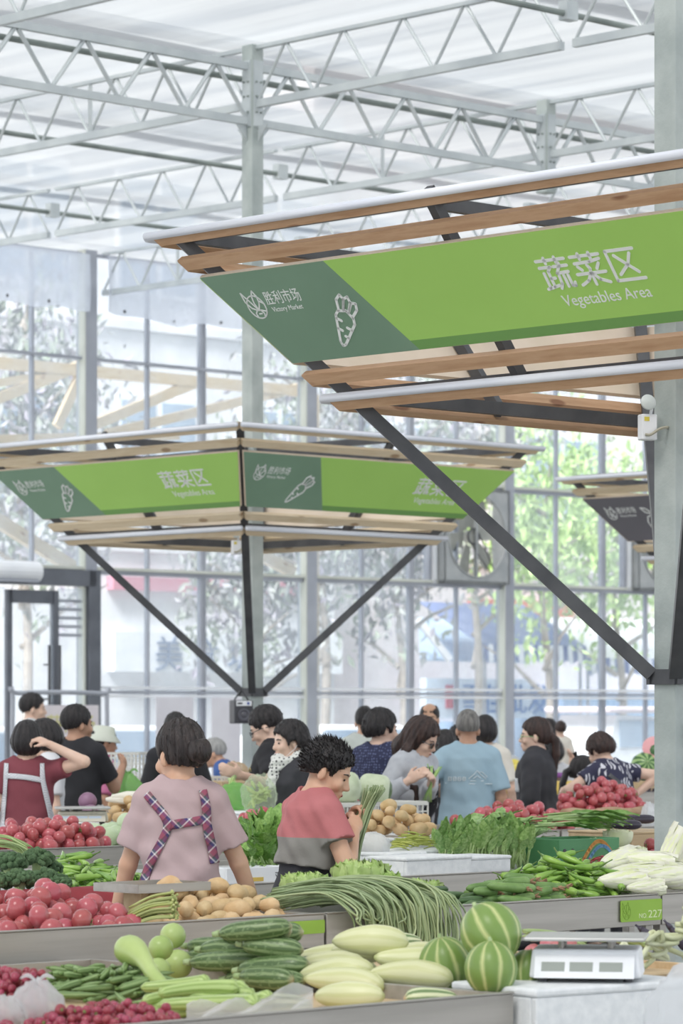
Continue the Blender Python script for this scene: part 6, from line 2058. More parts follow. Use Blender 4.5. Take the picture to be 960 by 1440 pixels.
mb = MB(); mb.tube([(.03, -.062, .058), (.03, -.068, .058)], .010, 10); mb.build('knob', mat('knob_blue', '#4f63a8', rough=.4), pn)
mb = MB(); mb.tube([(-.05, 0, .08), (-.01, 0, .14), (.01, 0, .14), (.05, 0, .08)], .006, 6); mb.build('strap', M_dark, root)

# notice board and red cord on the near column
R45 = Matrix.Rotation(ROTG, 4, 'Z')
nb = C1 + R45.to_3x3() @ Vector((.075, -.078, 0)); nb.z = 1.40
root = tag(empty('notice_board', nb, ROTG), 'plastic notice sleeve in white, green and red tied to the near column', 'notice'); root.scale = (K, K, K)
mb = MB(); mb.prism(rrect(.13, .36, .01), 0, .004); mb.build('sleeve', M_white, root, M=FR)
mb = MB(); mb.box((0, -.0055, -.01), (.124, .003, .20)); mb.build('green_panel', mat('notice_green', '#5f8f66', rough=.5), root)
mb = MB(); mb.box((0, -.0055, -.145), (.124, .003, .065)); mb.build('red_panel', mat('notice_red', '#b0525c', rough=.5), root)
mb = MB(); mb.box((.005, -.0072, -.02), (.08, .002, .13)); mb.build('paper', M_white, root)
mb = MB(); mb.box((.005, -.0072, -.145), (.07, .002, .035)); mb.build('stamp', M_white, root)
mb = MB(); mb.box((-.062, -.008, .0), (.014, .012, .03)); mb.build('clip', mat('clip_blue', '#5f7fc0', rough=.5), root)
mb = MB(); mb.tube([C1 + R45.to_3x3() @ Vector((.0, -.095, zk(1.80))), C1 + R45.to_3x3() @ Vector((.045, -.095, 1.70)), C1 + R45.to_3x3() @ Vector((.11, -.09, 1.58))], .004, 6)
o = mb.build('cord', mat('cord_red', '#c05a52', rough=.6), root); o.matrix_parent_inverse = (Matrix.Translation(root.location) @ Matrix.Rotation(ROTG, 4, 'Z') @ Matrix.Scale(K, 4)).inverted(); o['label'] = 'red cord hanging from the column collar'

# small green notice on the far column
nb = C2 + R45.to_3x3() @ Vector((.0, -.068, 1.48))
root = tag(empty('notice_card', nb, ROTG), 'small green framed notice on the left canopy column', 'notice')
mb = MB(); mb.box((.01, -.003, 0), (.075, .006, .11)); mb.build('frame', mat('notice_green2', '#5f9a6a', rough=.5), root)
mb = MB(); mb.box((.01, -.008, .0), (.045, .004, .06)); mb.build('paper', M_white, root)
# pipe barrier with banner near the door
bp = W(aOf(100, WALLB - 2.5), WALLB - 2.5)
root = tag(empty('banner_barrier', bp, ROTG), 'pipe barrier with faded pink banner by the glass door', 'barrier')
mb = MB(); mb.tube(bez([(-.8, 0, 0), (-.8, 0, 1.75), (-.72, 0, 1.85), (.42, 0, 1.85), (.5, 0, 1.75), (.5, 0, 0)], 6), .025, 8); mb.build('rail', M_wallfr, root, smooth=True)
mb = MB(); mb.box((-.12, 0, 1.2), (1.0, .012, 1.05)); bn = mb.build('banner', mat('faded_banner', '#ded6dc', '#e6dfe2', ns=3, rough=.8), root)
me = text_mesh('果蔬市场', .24, mat('banner_yellow', '#d8d39a', rough=.8), .002, width=.9)
put('lettering', me, bn, Matrix.Translation((-.58, -.012, 1.42)) @ Matrix.Rotation(math.pi / 2, 4, 'X'))
# pale blinds hung in the lower left glazing
for px0, px1, nm in ((218, 270, 'white paper banner hung on the glass left of the crates'), (296, 336, 'white paper banner hung on the glass by the canopy column')):
    a0, a1 = aOf(px0, WALLB - .14), aOf(px1, WALLB - .14)
    mb = MB(); mb.box(((a0 + a1) / 2, 0, 1.25), (a1 - a0, .012, 1.15)); o = mb.build('paper_banner', mat('paper_banner', '#dedbe2', '#e6e4ea', ns=3, rough=.8), M=Matrix.Translation(BX * (WALLB - .16)) @ Matrix.Rotation(ROTG, 4, 'Z')); tag(o, nm, 'banner')
# ================================================================== PRODUCE ON THE COUNTERS
PI = math.pi
any_yaw = lambda R: R.uniform(0, 6.283)
def fin(yaw, sp): return lambda R: yaw + R.uniform(-sp, sp)
tomV = make_variants(sh_tomato(M_tom, .039), 5)
tomP = make_variants(sh_tomato(M_tom2, .040), 4)
chV = make_variants(sh_tomato(M_cherry, .0160), 4)
potV = make_variants(sh_potato, 6)
okV = make_variants(sh_okra, 6); loV = make_variants(sh_loofah, 4); zuV = make_variants(sh_zuc, 5); paV = make_variants(sh_pale, 5)
cuV = make_variants(sh_cuc, 5); coV = make_variants(sh_cour, 5); peV = make_variants(sh_pepper, 8); clV = make_variants(sh_chilli, 5); egV = make_variants(sh_egg, 3)

# ---------------- front counter (floor .752)
FZ = .752
_, plc = pile(chV, 'cherry_tomato', 'small dark red cherry tomato in the front left corner heap', 'tomato', 'cherry tomatoes at the front left', 210, -18, 62, 7.4, 8.55, FZ, .12, tilt=2, seed=3, tries=8)
_, plc = pile(chV, 'cherry_tomato', 'small dark red cherry tomato in the front left corner heap', 'tomato', 'cherry tomatoes at the front left', 230, 56, 250, 7.08, 7.66, FZ, .085, tilt=2, seed=4, tries=8, placed=plc)
_, plo = pile(okV, 'okra', 'green ridged okra pod in the front counter heap', 'okra', 'okra pods on the front counter', 120, 52, 250, 7.78, 8.55, FZ, .15, yaw=any_yaw, tilt=.35, seed=5, placed=plc)
zy = fin(-PI / 2 + .45, .25)
_, plz = pile(zuV, 'zucchini', 'dark striped zucchini in the front heap', 'zucchini', 'striped zucchini on the front counter', 19, 300, 425, 7.75, 8.45, FZ, .24, yaw=zy, tilt=.12, seed=6, scale=(.92, 1.08), squash=.9, placed=plo)
lz = [(205, 1345, 7.95, .9, 2.2), (232, 1372, 7.75, .84, 1.9), (285, 1362, 7.65, .86, 2.6), (330, 1368, 7.6, .85, 2.9), (318, 1382, 7.45, .82, 2.7), (250, 1395, 7.4, .80, 2.2), (300, 1398, 7.3, .80, 3.0), (345, 1352, 7.7, .90, 2.9)]
_, pll = pile(loV, 'loofah', 'long light green loofah gourd in front of the zucchini', 'gourd', 'light green loofahs on the front counter', 11, 215, 350, 7.25, 7.75, FZ, .13, yaw=fin(-.75, .6), tilt=.12, seed=9, squash=.85, placed=plz)
# big bottle gourd lying across the okra
mb = MB(); pts = [pix(168, 1342, 10.75), pix(182, 1336, 10.7), pix(200, 1348, 10.6), pix(216, 1372, 10.5), pix(238, 1395, 10.4), pix(258, 1406, 10.3), pix(264, 1408, 10.28)]
C = bez(pts, 5); mb.tube(C, lambda t: .012 + .030 * math.exp(-((t - .16) / .15) ** 2) + .011 * min(1, t * 4) * (1 if t < .93 else max(.1, (1 - t) / .07)) if t > .02 else .012, 16); o = mb.build('bottle_gourd', M_round, smooth=True); tag(o, 'light green bottle gourd curving over the okra heap', 'gourd')
for px, py, Y, r, lab in ((226, 1333, 11.0, .042, 'round pale green gourd behind the bottle gourd, lower one'), (243, 1316, 11.2, .044, 'round pale green gourd nearest the zucchini heap'), (222, 1366, 10.95, .045, 'round pale green gourd at the bottom under the others'), (250, 1356, 11.15, .05, 'round pale green gourd half buried beside the zucchini')):
    s = sh_ball(M_round, 'round_gourd', r)(random.Random(2)); tag(put('round_gourd', s.parts[0][1], None, Matrix.Translation(pix(px, py, Y))), lab, 'gourd')
_, plp = pile(paV, 'pale_squash', 'pale cream green squash in the middle of the front counter', 'squash', 'pale squashes on the front counter', 14, 432, 590, 7.25, 8.35, FZ, .17, yaw=fin(-.9, .5), tilt=.1, seed=12, scale=(.95, 1.15), squash=.9, placed=plz)
sz = make_variants(lambda R: (lambda q: Shape('striped_squash', [('striped_squash', q[0].mesh('striped_squash', M_strz, smooth=True))], q[1]))(pod(.17, lambda t: max(.006, .036 * (1 - abs(2 * t - 1) ** 3) ** .5 * (1.15 - .45 * t)), .15, 16, 14)), 2)
for k, (px, b, yw, zz, lab) in enumerate(((606, 7.14, -.55, FZ + .034, 'green and cream striped squash at the front edge'), (398, 7.3, -.7, FZ + .034, 'striped squash beside the clear plastic sheet'), (560, 8.1, -.4, FZ + .12, 'striped squash lying on the pale squashes'))):
    tag(put('striped_squash', sz[k % 2].parts[0][1], None, Matrix.Translation(G(px, b, zz)) @ Matrix.Rotation(ROTG + yw, 4, 'Z')), lab, 'squash')
mel = make_variants(sh_melon(M_melon, .088), 3)
for k, (px, py, Y, r, rx, ry, lab) in enumerate(((690, 1312, 10.55, .096, 1.2, .5, 'largest striped melon on top of the melon heap'), (626, 1356, 10.7, .086, 1.4, -.5, 'striped melon at the left of the heap'), (690, 1362, 10.35, .082, 1.3, .9, 'striped melon with pale scar at the front of the heap'), (741, 1366, 10.6, .066, 1.0, .2, 'small striped melon at the right of the heap'), (668, 1360, 10.92, .08, .8, .3, 'striped melon hidden at the back of the heap'))):
    M = Matrix.Translation(pix(px, py, Y)) @ Euler((-.35 + .2 * k, -.55 + .3 * (k % 3), k * 1.3)).to_matrix().to_4x4() @ Matrix.Scale(r / .088, 4)
    o = put('striped_melon', mel[k % 3].parts[0][1], None, M); tag(o, lab, 'melon', 'striped melons at the front'); put('stem', mel[k % 3].parts[1][1], o)
tl = lambda t: t
_, _ = pile(tomP, 'tomato', 'pale pink tomato behind the striped melons', 'tomato', 'pale tomatoes behind the melons', 14, 738, 800, 7.75, 8.2, .735, .10, tilt=2, seed=21)
# beans, aubergines and pale braids at the right of the front counter
def bean_curve(p, q, sag, R, n=8, r=.0036, wig=.01):
    p = Vector(p); q = Vector(q); m1 = p.lerp(q, .33) + Vector((R.uniform(-wig, wig), R.uniform(-wig, wig), sag)); m2 = p.lerp(q, .66) + Vector((R.uniform(-wig, wig), R.uniform(-wig, wig), sag))
    mb = MB(); mb.tube(bez([p, m1, m2, q], 4), lambda t: r * (1 if .04 < t < .94 else .55), 6); return mb
def bean_group(px0, py0, px1, py1, Y, n, sp, mt, label, group, seed, r=.0036, dz=.02, name='long_bean'):
    R = random.Random(seed)
    for k in range(n):
        j = lambda s: R.uniform(-s, s)
        z = dz * (k / n)
        dy = j(.05)
        p = pix(px0 + j(sp), py0 + j(sp * .3), Y + dy); q = pix(px1 + j(sp), py1 + j(sp * .35), Y + dy + j(.05))
        o = bean_curve(p + Vector((0, 0, z)), q + Vector((0, 0, z)), .012, R, r=r).build(name, mt, smooth=True); tag(o, label, 'bean', group)
M_bean2 = mat('pale_bean', '#94ab6a', '#b2c48c', ns=5, rough=.5, vary=.12)
bean_group(742, 1316, 815, 1330, 11.9, 16, 10, M_bean2, 'green bean in the bunch behind the striped melons', 'beans behind the melons', 3, r=.0050)
bean_group(838, 1322, 908, 1334, 11.9, 16, 10, M_bean2, 'green bean in the bunch behind the weighing scale', 'beans behind the scale', 5, r=.0050)
for k, (px, py, Y, yw, pt, lab) in enumerate(((915, 1316, 12.1, -.6, .5, 'dark aubergine below the stall number plate'), (952, 1318, 12.1, .5, .9, 'dark aubergine pointing at the pale braid'))):
    s = egV[k]; o = put('aubergine', s.parts[0][1], None, Matrix.Translation(pix(px, py, Y)) @ Euler((0, pt, yw)).to_matrix().to_4x4() @ Matrix.Scale(.55, 4)); tag(o, lab, 'aubergine'); put('cap', s.parts[1][1], o)
M_braid = mat('pale_braid', '#c3c79c', '#d9dcba', ns=8, rough=.6, vary=.08)
R = random.Random(8)
root = tag(empty('bean_braid', pix(940, 1330, 11.3)), 'pale knotted braid of beans at the right edge', 'beans')
for k in range(16):
    t0 = k / 16
    o0 = Vector((-.10 + .22 * t0 + R.uniform(-.03, .03), R.uniform(-.04, .04), -.03 + .13 * t0 + R.uniform(-.03, .03)))
    pts = [o0 + Vector((R.uniform(-.07, .07), R.uniform(-.03, .03), R.uniform(-.05, .05))) for _ in range(4)]
    mb = MB(); mb.tube(bez(pts, 4), .009, 7); mb.build('strand', M_braid, root, smooth=True)

# ---------------- steel counter (floor .848)
F2 = .848
pile(tomV, 'tomato', 'ripe red tomato in the heap on the left steel counter', 'tomato', 'tomatoes on the left steel counter', 78, -22, 186, 9.13, 9.68, F2, .165, tilt=2, seed=31, blim=(9.10, 9.72), shape='bank', tries=14, scale=(.9, 1.14))
pile(potV, 'potato', 'yellow potato in the heap on the left steel counter', 'potato', 'potatoes on the steel counter', 58, 214, 404, 9.14, 9.68, F2, .19, tilt=.4, seed=33, blim=(9.10, 9.72), shape='bank', tries=12)
# bundle of pale stalks beside the tomatoes
M_stk = mat('choy_stalk', '#a3ad62', '#bfc585', ns=6, rough=.5, vary=.12)
R = random.Random(5)
root = tag(empty('stalk_bundle', G(222, 9.2, .93)), 'bundle of pale yellow green vegetable stalks beside the tomatoes', 'vegetable')
for k in range(26):
    o0 = Vector((R.uniform(-.01, .01), R.uniform(-.03, .03), R.uniform(-.035, .035)))
    p = Vector((-.10, .0, -.015)) + o0 * 1.0; q = Vector((.055, -.01, .03)) + o0 * 1.3
    mb = MB(); mb.tube(bez([p, p.lerp(q, .5) + Vector((0, 0, .012)), q], 4), [.005] * 8 + [.006], 6); st = mb.build('stalk', M_stk, root, smooth=True)
    for j in range(3):
        mb = MB(); mb.ball(q + Vector((R.uniform(-.006, .012), R.uniform(-.008, .008), R.uniform(-.008, .008))), .0055, 6, 4); mb.build('bud', M_stk, st)
# metal tray behind the stalks
mb = MB(); mb.box((0, 0, 0), (.36, .26, .008)); ot = mb.build('metal_tray', M_stain, M=Matrix.Translation(G(214, 9.62, .985)) @ Matrix.Rotation(ROTG, 4, 'Z')); tag(ot, 'grey metal tray in front of the woman with the hair bun', 'tray')
for (x, y, w, d) in ((0, -.128, .36, .006), (0, .128, .36, .006), (-.178, 0, .006, .26), (.178, 0, .006, .26)):
    mb = MB(); mb.box((x, y, .014), (w, d, .028)); mb.build('rim', M_stain, ot)
mb = MB(); mb.box((0, 0, 0), (.2, .1, .10)); o = mb.build('tray_block', M_tabw, M=Matrix.Translation(G(214, 9.62, .93)) @ Matrix.Rotation(ROTG, 4, 'Z')); tag(o, 'wooden block under the grey metal tray', 'block')

# long beans draped over the counter edge
R = random.Random(77)
nb_ = 0
for k in range(230):
    u = (k + R.random()) / 230
    px = 388 + 92 * u + R.uniform(-8, 8)
    lay = R.random()
    b0 = R.uniform(9.36, 9.62)
    a0 = aOf(px, b0)
    sw = R.uniform(.0, .10); zt = .905 + .085 * lay * (1 - abs(2 * u - 1) ** 3 * .5)
    drop = (.05 + .19 * min(1, u * 1.6)) * R.uniform(.55, 1.15)
    if u < .12: drop *= .7
    out = .012 + .07 * lay
    br = 9.055 - out
    jx = lambda: R.uniform(-.012, .012)
    pts = [W(a0 - .06, b0 + .02, zt - .01 + R.uniform(-.01, .01)), W(a0 + sw * .35 + jx(), b0 - .14, zt + .025 + jx() * .5), W(a0 + sw * .8 + jx() * 2, 9.11, zt + .015 + .01 * lay + jx() * .4), W(a0 + sw, br + .01, max(.915, zt - .03)),
           W(a0 + sw + R.uniform(-.01, .05), br - .004, max(.80, .90 - drop * .5)), W(a0 + sw + R.uniform(-.03, .06), br - .006, .90 - drop)]
    mb = MB(); mb.tube(bez(pts, 4), lambda t: .0040 * (1 if .02 < t < .95 else .6), 6)
    o = mb.build('long_bean', M_bean, smooth=True); tag(o, 'long thin green bean draped over the steel counter edge', 'bean', 'long beans hanging over the counter')

# lettuces
for k, (px, b, z, r, lab) in enumerate(((428, 9.68, .925, .085, 'light green lettuce in front of the woman in red and grey'), (468, 9.62, .92, .07, 'small pale lettuce between the two larger ones'), (508, 9.66, .935, .105, 'largest frilly lettuce behind the long beans'), (532, 9.6, .93, .08, 'lettuce leaning on the largest lettuce'), (572, 9.60, .90, .075, 'lettuce beside the cucumbers'), (600, 9.66, .90, .065, 'small lettuce under the foam boxes'))):
    add_leafball(G(px, b, z - .03), r, lab, 'lettuce', 'lettuces on the steel counter', 40 + k)
# cucumbers and courgettes
_, plq = pile(cuV, 'cucumber', 'dark green cucumber at the left end of the right steel counter', 'cucumber', 'cucumbers on the steel counter', 34, 586, 690, 9.13, 9.6, F2, .11, yaw=fin(.15, .25), tilt=.08, seed=51, blim=(9.10, 9.72))
_, plq = pile(coV, 'courgette', 'small courgette with dried flower on the steel counter', 'courgette', 'courgettes with dried flowers', 46, 655, 795, 9.11, 9.45, F2, .13, yaw=fin(-.5, .5), tilt=.15, seed=52, blim=(9.10, 9.72), placed=plq)
pile(peV, 'green_pepper', 'long green pepper on the right steel counter', 'pepper', 'long green peppers on the right steel counter', 205, 690, 888, 9.2, 9.74, F2, .25, yaw=any_yaw, tilt=.35, seed=53, blim=(9.10, 9.72), placed=plq)
# napa cabbages
def napa(loc, L, r, M, label, seed):
    R = random.Random(seed)
    root = tag(empty('napa_cabbage', loc), label, 'cabbage', 'napa cabbages on the right steel counter'); root.matrix_basis = Matrix.Translation(loc) @ M
    mb = MB(); n = 12
    mb.tube([Vector((L * (i / n - .5), 0, 0)) for i in range(n + 1)], lambda t: max(.008, r * (1 - abs(2 * t - 1) ** 2.6) ** .5 * (.85 + .25 * t)), 14); mb.build('heart', M_cabw, root, smooth=True)
    for k in range(9):
        an = k * .7 + R.uniform(-.1, .1); P = []; ph = R.random() * 6
        for i in range(8):
            t = i / 7; row = []
            for j in range(7):
                s = (j / 6 - .5) * 2
                x = L * (-.48 + t * (.98 + .10 * (k % 3) / 2)); rr = r * (1.03 + .015 * (k % 3)) * max(.2, (1 - abs(2 * (t * .86 + .02) - 1) ** 2.6)) ** .5 * (.85 + .25 * t) + .012 * t * t + .006 * math.sin(s * 6 + t * 9 + ph) * t
                aa = an + s * .75
                row.append(Vector((x, rr * math.cos(aa), rr * math.sin(aa))))
            P.append(row)
        g = MB(); g.grid(P); g.build('leaf', M_cabl if k % 2 else M_cabw, root, smooth=True)
for k, (px, py, Y, L, r, e, lab) in enumerate(((872, 1238, 13.95, .20, .036, (0, 0, .3), 'white napa cabbage lying lowest beside the peppers'), (905, 1248, 13.9, .15, .026, (0, 0, .3), 'small napa cabbage right at the counter edge'), (925, 1234, 14.05, .22, .040, (0, 0, .25), 'napa cabbage in the lower row near the right edge'),
      (868, 1212, 14.3, .24, .048, (0, -.1, .9), 'yellowish napa cabbage leaning behind the peppers'), (908, 1212, 14.3, .22, .044, (0, .15, -.1), 'napa cabbage in the upper row with frilled leaves'), (944, 1205, 14.35, .24, .050, (0, -1.1, .2), 'upright napa cabbage at the right edge'), (955, 1232, 14.1, .22, .045, (0, 0, .6), 'napa cabbage cut by the right edge'), (890, 1228, 14.2, .22, .04, (0, 0, .2), 'napa cabbage in the middle of the heap'), (930, 1222, 14.3, .2, .04, (0, .2, .3), 'napa cabbage below the upright one'))):
    napa(pix(px, py, Y), L, r, Euler(e).to_matrix().to_4x4(), lab, k)
# ================================================================== SECOND AND THIRD ROW PRODUCE
F3 = .86
F5 = .95
# ---- plastic bags: crumpled thin-skinned bodies
M_bagw = film_mat('white_bag_plastic', '#eceef1', .42, .55, rough=.18)
M_bagc = film_mat('clear_sheet_plastic', '#eef1f4', .55, .6, rough=.15)
M_bagg = film_mat('green_bag_plastic', '#a9dc8c', .22, .65, rough=.3)
def bag(loc, d, label, m, seed, knot=True, name='plastic_bag', cat='bag', amp=.10, sharp=9):
    R = random.Random(seed)
    ph = [R.random() * 6.28 for _ in range(9)]
    n, mm = 40, 26; P = []
    for i in range(mm + 1):
        th = math.pi * i / mm; row = []
        for k in range(n + 1):
            an = 2 * math.pi * k / n
            x, y, z = math.sin(th) * math.cos(an), math.sin(th) * math.sin(an), math.cos(th)
            f = 1 + amp * (math.sin(x * sharp + ph[0] + 3 * z) * math.sin(y * sharp * .9 + ph[1]) + .6 * abs(math.sin(z * sharp * 1.3 + x * 6 + ph[2])) + .5 * math.sin((x + y) * sharp * 1.9 + ph[3]) * math.sin(z * 13 + ph[4]))
            if z < -.6: z = -.6 + (z + .6) * .25
            f2 = f * (1 - .55 * max(0, z) ** 2.5 if knot else 1)
            row.append(Vector((x * d[0] * f2, y * d[1] * f2, (z * (f if z > 0 else 1) + .7) * d[2])))
        P.append(row)
    mb = MB(); mb.grid(P)
    o = mb.build(name, m, smooth=True, M=Matrix.Translation(loc)); tag(o, label, cat)
    if knot:
        for s in (-1, 1):
            g = MB(); q = Vector((0, 0, d[2] * 1.62))
            pts = [q, q + Vector((s * d[0] * .35, 0, d[2] * .25)), q + Vector((s * d[0] * .65, .01, d[2] * .12))]
            g.tube(bez(pts, 4), lambda t: d[0] * (.06 + .14 * math.sin(math.pi * t)), 8, flat=.4); g.build('handle', m, o, smooth=True)
    return o
bag(pix(52, 1420, 9.75) - Vector((0, 0, .04)), (.075, .07, .075), 'white plastic bag with ears lying on the cherry tomatoes', M_bagw, 1)
bag(pix(6, 1432, 9.7) - Vector((0, 0, .04)), (.06, .07, .06), 'white plastic bag at the lower left corner', M_bagw, 2, knot=False)
# clear plastic sheet at the front edge
P = []
R = random.Random(3)
for i in range(13):
    row = []
    for j in range(19):
        u, v = j / 18, i / 12
        q = G(262 + 178 * u, 7.30 - .34 * v, 0)
        q.z = .80 + .035 * u * (1 - v) + .012 * math.sin(u * 17 + v * 6) + .009 * math.sin(v * 15 + u * 9) - (.10 * max(0, v - .75) / .25 if v > .75 else 0)
        row.append(q)
    P.append(row)
mb = MB(); mb.grid(P); o = mb.build('plastic_sheet', film_mat('milky_sheet', '#e9edf0', .35, .5, rough=.2), smooth=True); tag(o, 'crinkled clear plastic sheet over the front counter edge', 'plastic')
bag(pix(985, 1440, 9.6) - Vector((0, 0, .17)), (.16, .15, .20), 'large white plastic bag cut by the lower right corner', M_bagw, 7, knot=False, amp=.07)
q = pix(985, 1440, 9.6); open_box(Vector((q.x, q.y, 0)), .2, (.44, .36, q.z - .19), .02, M_foam, 'foam_box', 'tall foam box under the large white bag at the right corner', 'box', True)

# ---- broccoli
def broccoli(loc, r, label, seed, rz=0):
    R = random.Random(seed)
    root = tag(empty('broccoli', loc, rz), label, 'broccoli', 'broccoli heads on the red cloth counter')
    mb = MB(); mb.tube([(0, 0, -.0), (0, 0, r * .5), (0, 0, r * .9)], [r * .28, r * .3, r * .5], 10); mb.build('stem', M_brst, root, smooth=True)
    for k in range(15):
        u = k / 14; an = k * 2.399; el = math.acos(1 - u * .95)
        c = Vector((math.sin(el) * math.cos(an) * r * .72, math.sin(el) * math.sin(an) * r * .72, r * .72 + math.cos(el) * r * .45))
        g = MB(); rr = r * R.uniform(.34, .44)
        for q in range(9):
            d = Vector((R.gauss(0, 1), R.gauss(0, 1), R.gauss(0, 1) + .4)).normalized()
            g.ball(c + d * rr * .62, rr * .5, 7, 5)
        g.build('floret', M_broc, root, smooth=True)
for k, (px, b, z, r) in enumerate(((-6, 11.2, .0, .07), (28, 11.16, .0, .075), (62, 11.2, .0, .07), (84, 11.13, .0, .055), (12, 11.4, .06, .075), (52, 11.42, .07, .075), (-12, 11.5, .06, .07), (70, 11.45, .04, .06))):
    broccoli(G(px, b, F3 + .02 + z), r, 'dark green broccoli head on the red cloth counter', k, k * 1.1)
pile(peV, 'green_pepper', 'long green pepper heaped beside the broccoli', 'pepper', 'green peppers beside the broccoli', 115, 88, 205, 11.12, 11.9, F3, .21, yaw=any_yaw, tilt=.35, seed=61, shape='bank', blim=(11.08, 12.5))
bean_group(-5, 1190, 38, 1205, 15.6, 26, 8, M_bean2, 'green bean in the bundle left of the broccoli', 'beans left of the broccoli', 6, r=.0042, dz=.05)
for k, (px, b) in enumerate(((384, 11.2), (372, 11.3))):
    broccoli(G(px, b, F3 + .0), .06, 'small dark broccoli head beside the woman in red and grey', 20 + k)

# ---- leafy greens as individual plants
def greens(loc, L, label, cat, group, seed, yaw, n=6, mt=M_green, up=.5, wl=.5, stalk=.35, name='leafy_green', pitch=0.0):
    R = random.Random(seed)
    root = tag(empty(name, loc), label, cat, group)
    root.matrix_basis = Matrix.Translation(loc) @ Matrix.Rotation(yaw, 4, 'Z') @ Matrix.Rotation(-pitch, 4, 'Y')
    lv = leaves(('g', mt.name, round(wl, 2)), 5, lambda r: leaf_mesh(1.0, wl, r, mt, curl=.18, ruf=.10))
    for k in range(n):
        a = R.uniform(-.35, .35); e = R.uniform(.0, up)
        d = Vector((math.cos(a) * math.cos(e), math.sin(a) * math.cos(e), math.sin(e)))
        ls = L * stalk * R.uniform(.8, 1.2)
        mb = MB(); mb.tube([Vector((0, R.uniform(-.01, .01), 0)), d * ls * .5, d * ls * 1.05], [.006, .005, .003], 5); s = mb.build('stalk', M_stalk, root, smooth=True)
        M = Matrix.Translation(d * ls) @ Matrix.Rotation(a, 4, 'Z') @ Matrix.Rotation(-e, 4, 'Y') @ Matrix.Rotation(R.uniform(-.6, .6), 4, 'X') @ Matrix.Scale(L * (1 - stalk) * R.uniform(.8, 1.15), 4)
        put('leaf', R.choice(lv), root, M)
    return root
R = random.Random(12)
M_green2 = mat('leaf_mid_green', '#6f9a48', '#93ba66', ns=8, rough=.45, vary=.14)
for k in range(30):
    px = R.uniform(620, 742); b = R.uniform(11.75, 12.35); z = F3 + .04 + .13 * R.random()
    greens(G(px, b, z), R.uniform(.20, .26), 'dark green leafy choy plant lying in the heap behind the foam boxes', 'greens', 'leafy greens behind the foam boxes', k, ROTG + R.uniform(-.5, .5), n=7, mt=M_green, wl=.34, up=.5, stalk=.42, pitch=R.uniform(.0, .3))
for k in range(22):       # upright bunches showing pale stems at the front
    px = 624 + 118 * (k % 11) / 10 + R.uniform(-4, 4); b = 11.52 + .16 * (k // 11)
    greens(G(px, b, F3 + .01 + .02 * (k // 11)), R.uniform(.20, .25), 'upright choy plant with pale stems facing the camera behind the foam boxes', 'greens', 'upright choy plants', 60 + k, -math.pi / 2 + R.uniform(-.5, .5), n=9, mt=M_green, wl=.40, up=.75, stalk=.5, pitch=R.uniform(.75, 1.15), name='choy_plant')
for k in range(16):       # long flat celery-like greens on the carton
    px = R.uniform(742, 800); b = R.uniform(11.75, 12.1)
    greens(G(px, b, 1.06 + .05 * R.random()), R.uniform(.32, .42), 'long light green leaf stalk lying on the green carton', 'greens', 'long greens on the carton', 100 + k, -.05 + R.uniform(-.2, .2), n=3, mt=M_green2, wl=.22, up=.12, stalk=.45, name='long_green')
for k in range(26):       # parsley-like bunches in the middle
    px = R.uniform(338, 392); b = R.uniform(11.5, 12.4)
    greens(G(px, b, F3 + .04 + .14 * R.random()), R.uniform(.12, .17), 'curly green herb bunch beside the woman in red and grey', 'greens', 'herb bunches in the middle', 200 + k, R.uniform(0, 6.28), n=9, mt=M_green2, wl=.6, up=1.2, stalk=.4, pitch=.5, name='herb_bunch')
for k in range(10):       # pale stems below the herbs
    px = R.uniform(345, 385); b = R.uniform(11.2, 11.45)
    greens(G(px, b, F3 + .03 + .05 * R.random()), R.uniform(.16, .2), 'small pak choi with pale stems in front of the herbs', 'greens', 'pak choi in the middle', 240 + k, R.uniform(-2.4, -1.2), n=6, mt=M_green2, wl=.45, up=.8, stalk=.5, pitch=.2, name='pak_choi')

# ---- boxes on the second row
open_box(G(590, 11.2, F3 + .001), ROTG, (.44, .26, .095), .018, M_foam, 'foam_box', 'long white foam box at the front of the leafy greens', 'box', True, 'foam boxes by the leafy greens')
open_box(G(655, 11.22, F3 + .001), ROTG + .05, (.36, .26, .085), .018, M_foam, 'foam_box', 'second white foam box right of the long one', 'box', True, 'foam boxes by the leafy greens')
open_box(G(552, 11.5, F3 + .001), ROTG, (.26, .2, .10), .018, M_foam, 'foam_box', 'white foam box under the bag of radish', 'box', True, 'foam boxes by the leafy greens')
wb = open_box(G(348, 11.13, F3 + .001), ROTG, (.36, .12, .10), .012, M_white, 'paper_carton', 'white carton with black handwriting beside the pink-shirted woman', 'box', False)
put('lettering', text_mesh('双', .05, M_dark, .0006), wb, Matrix.Translation((.11, -.0615, .035)) @ Matrix.Rotation(math.pi / 2, 4, 'X'))
mb = MB(); mb.box((-.04, -.061, .045), (.16, .003, .018)); mb.build('yellow_label', mat('label_yellow', '#d8b95a', rough=.6), wb)
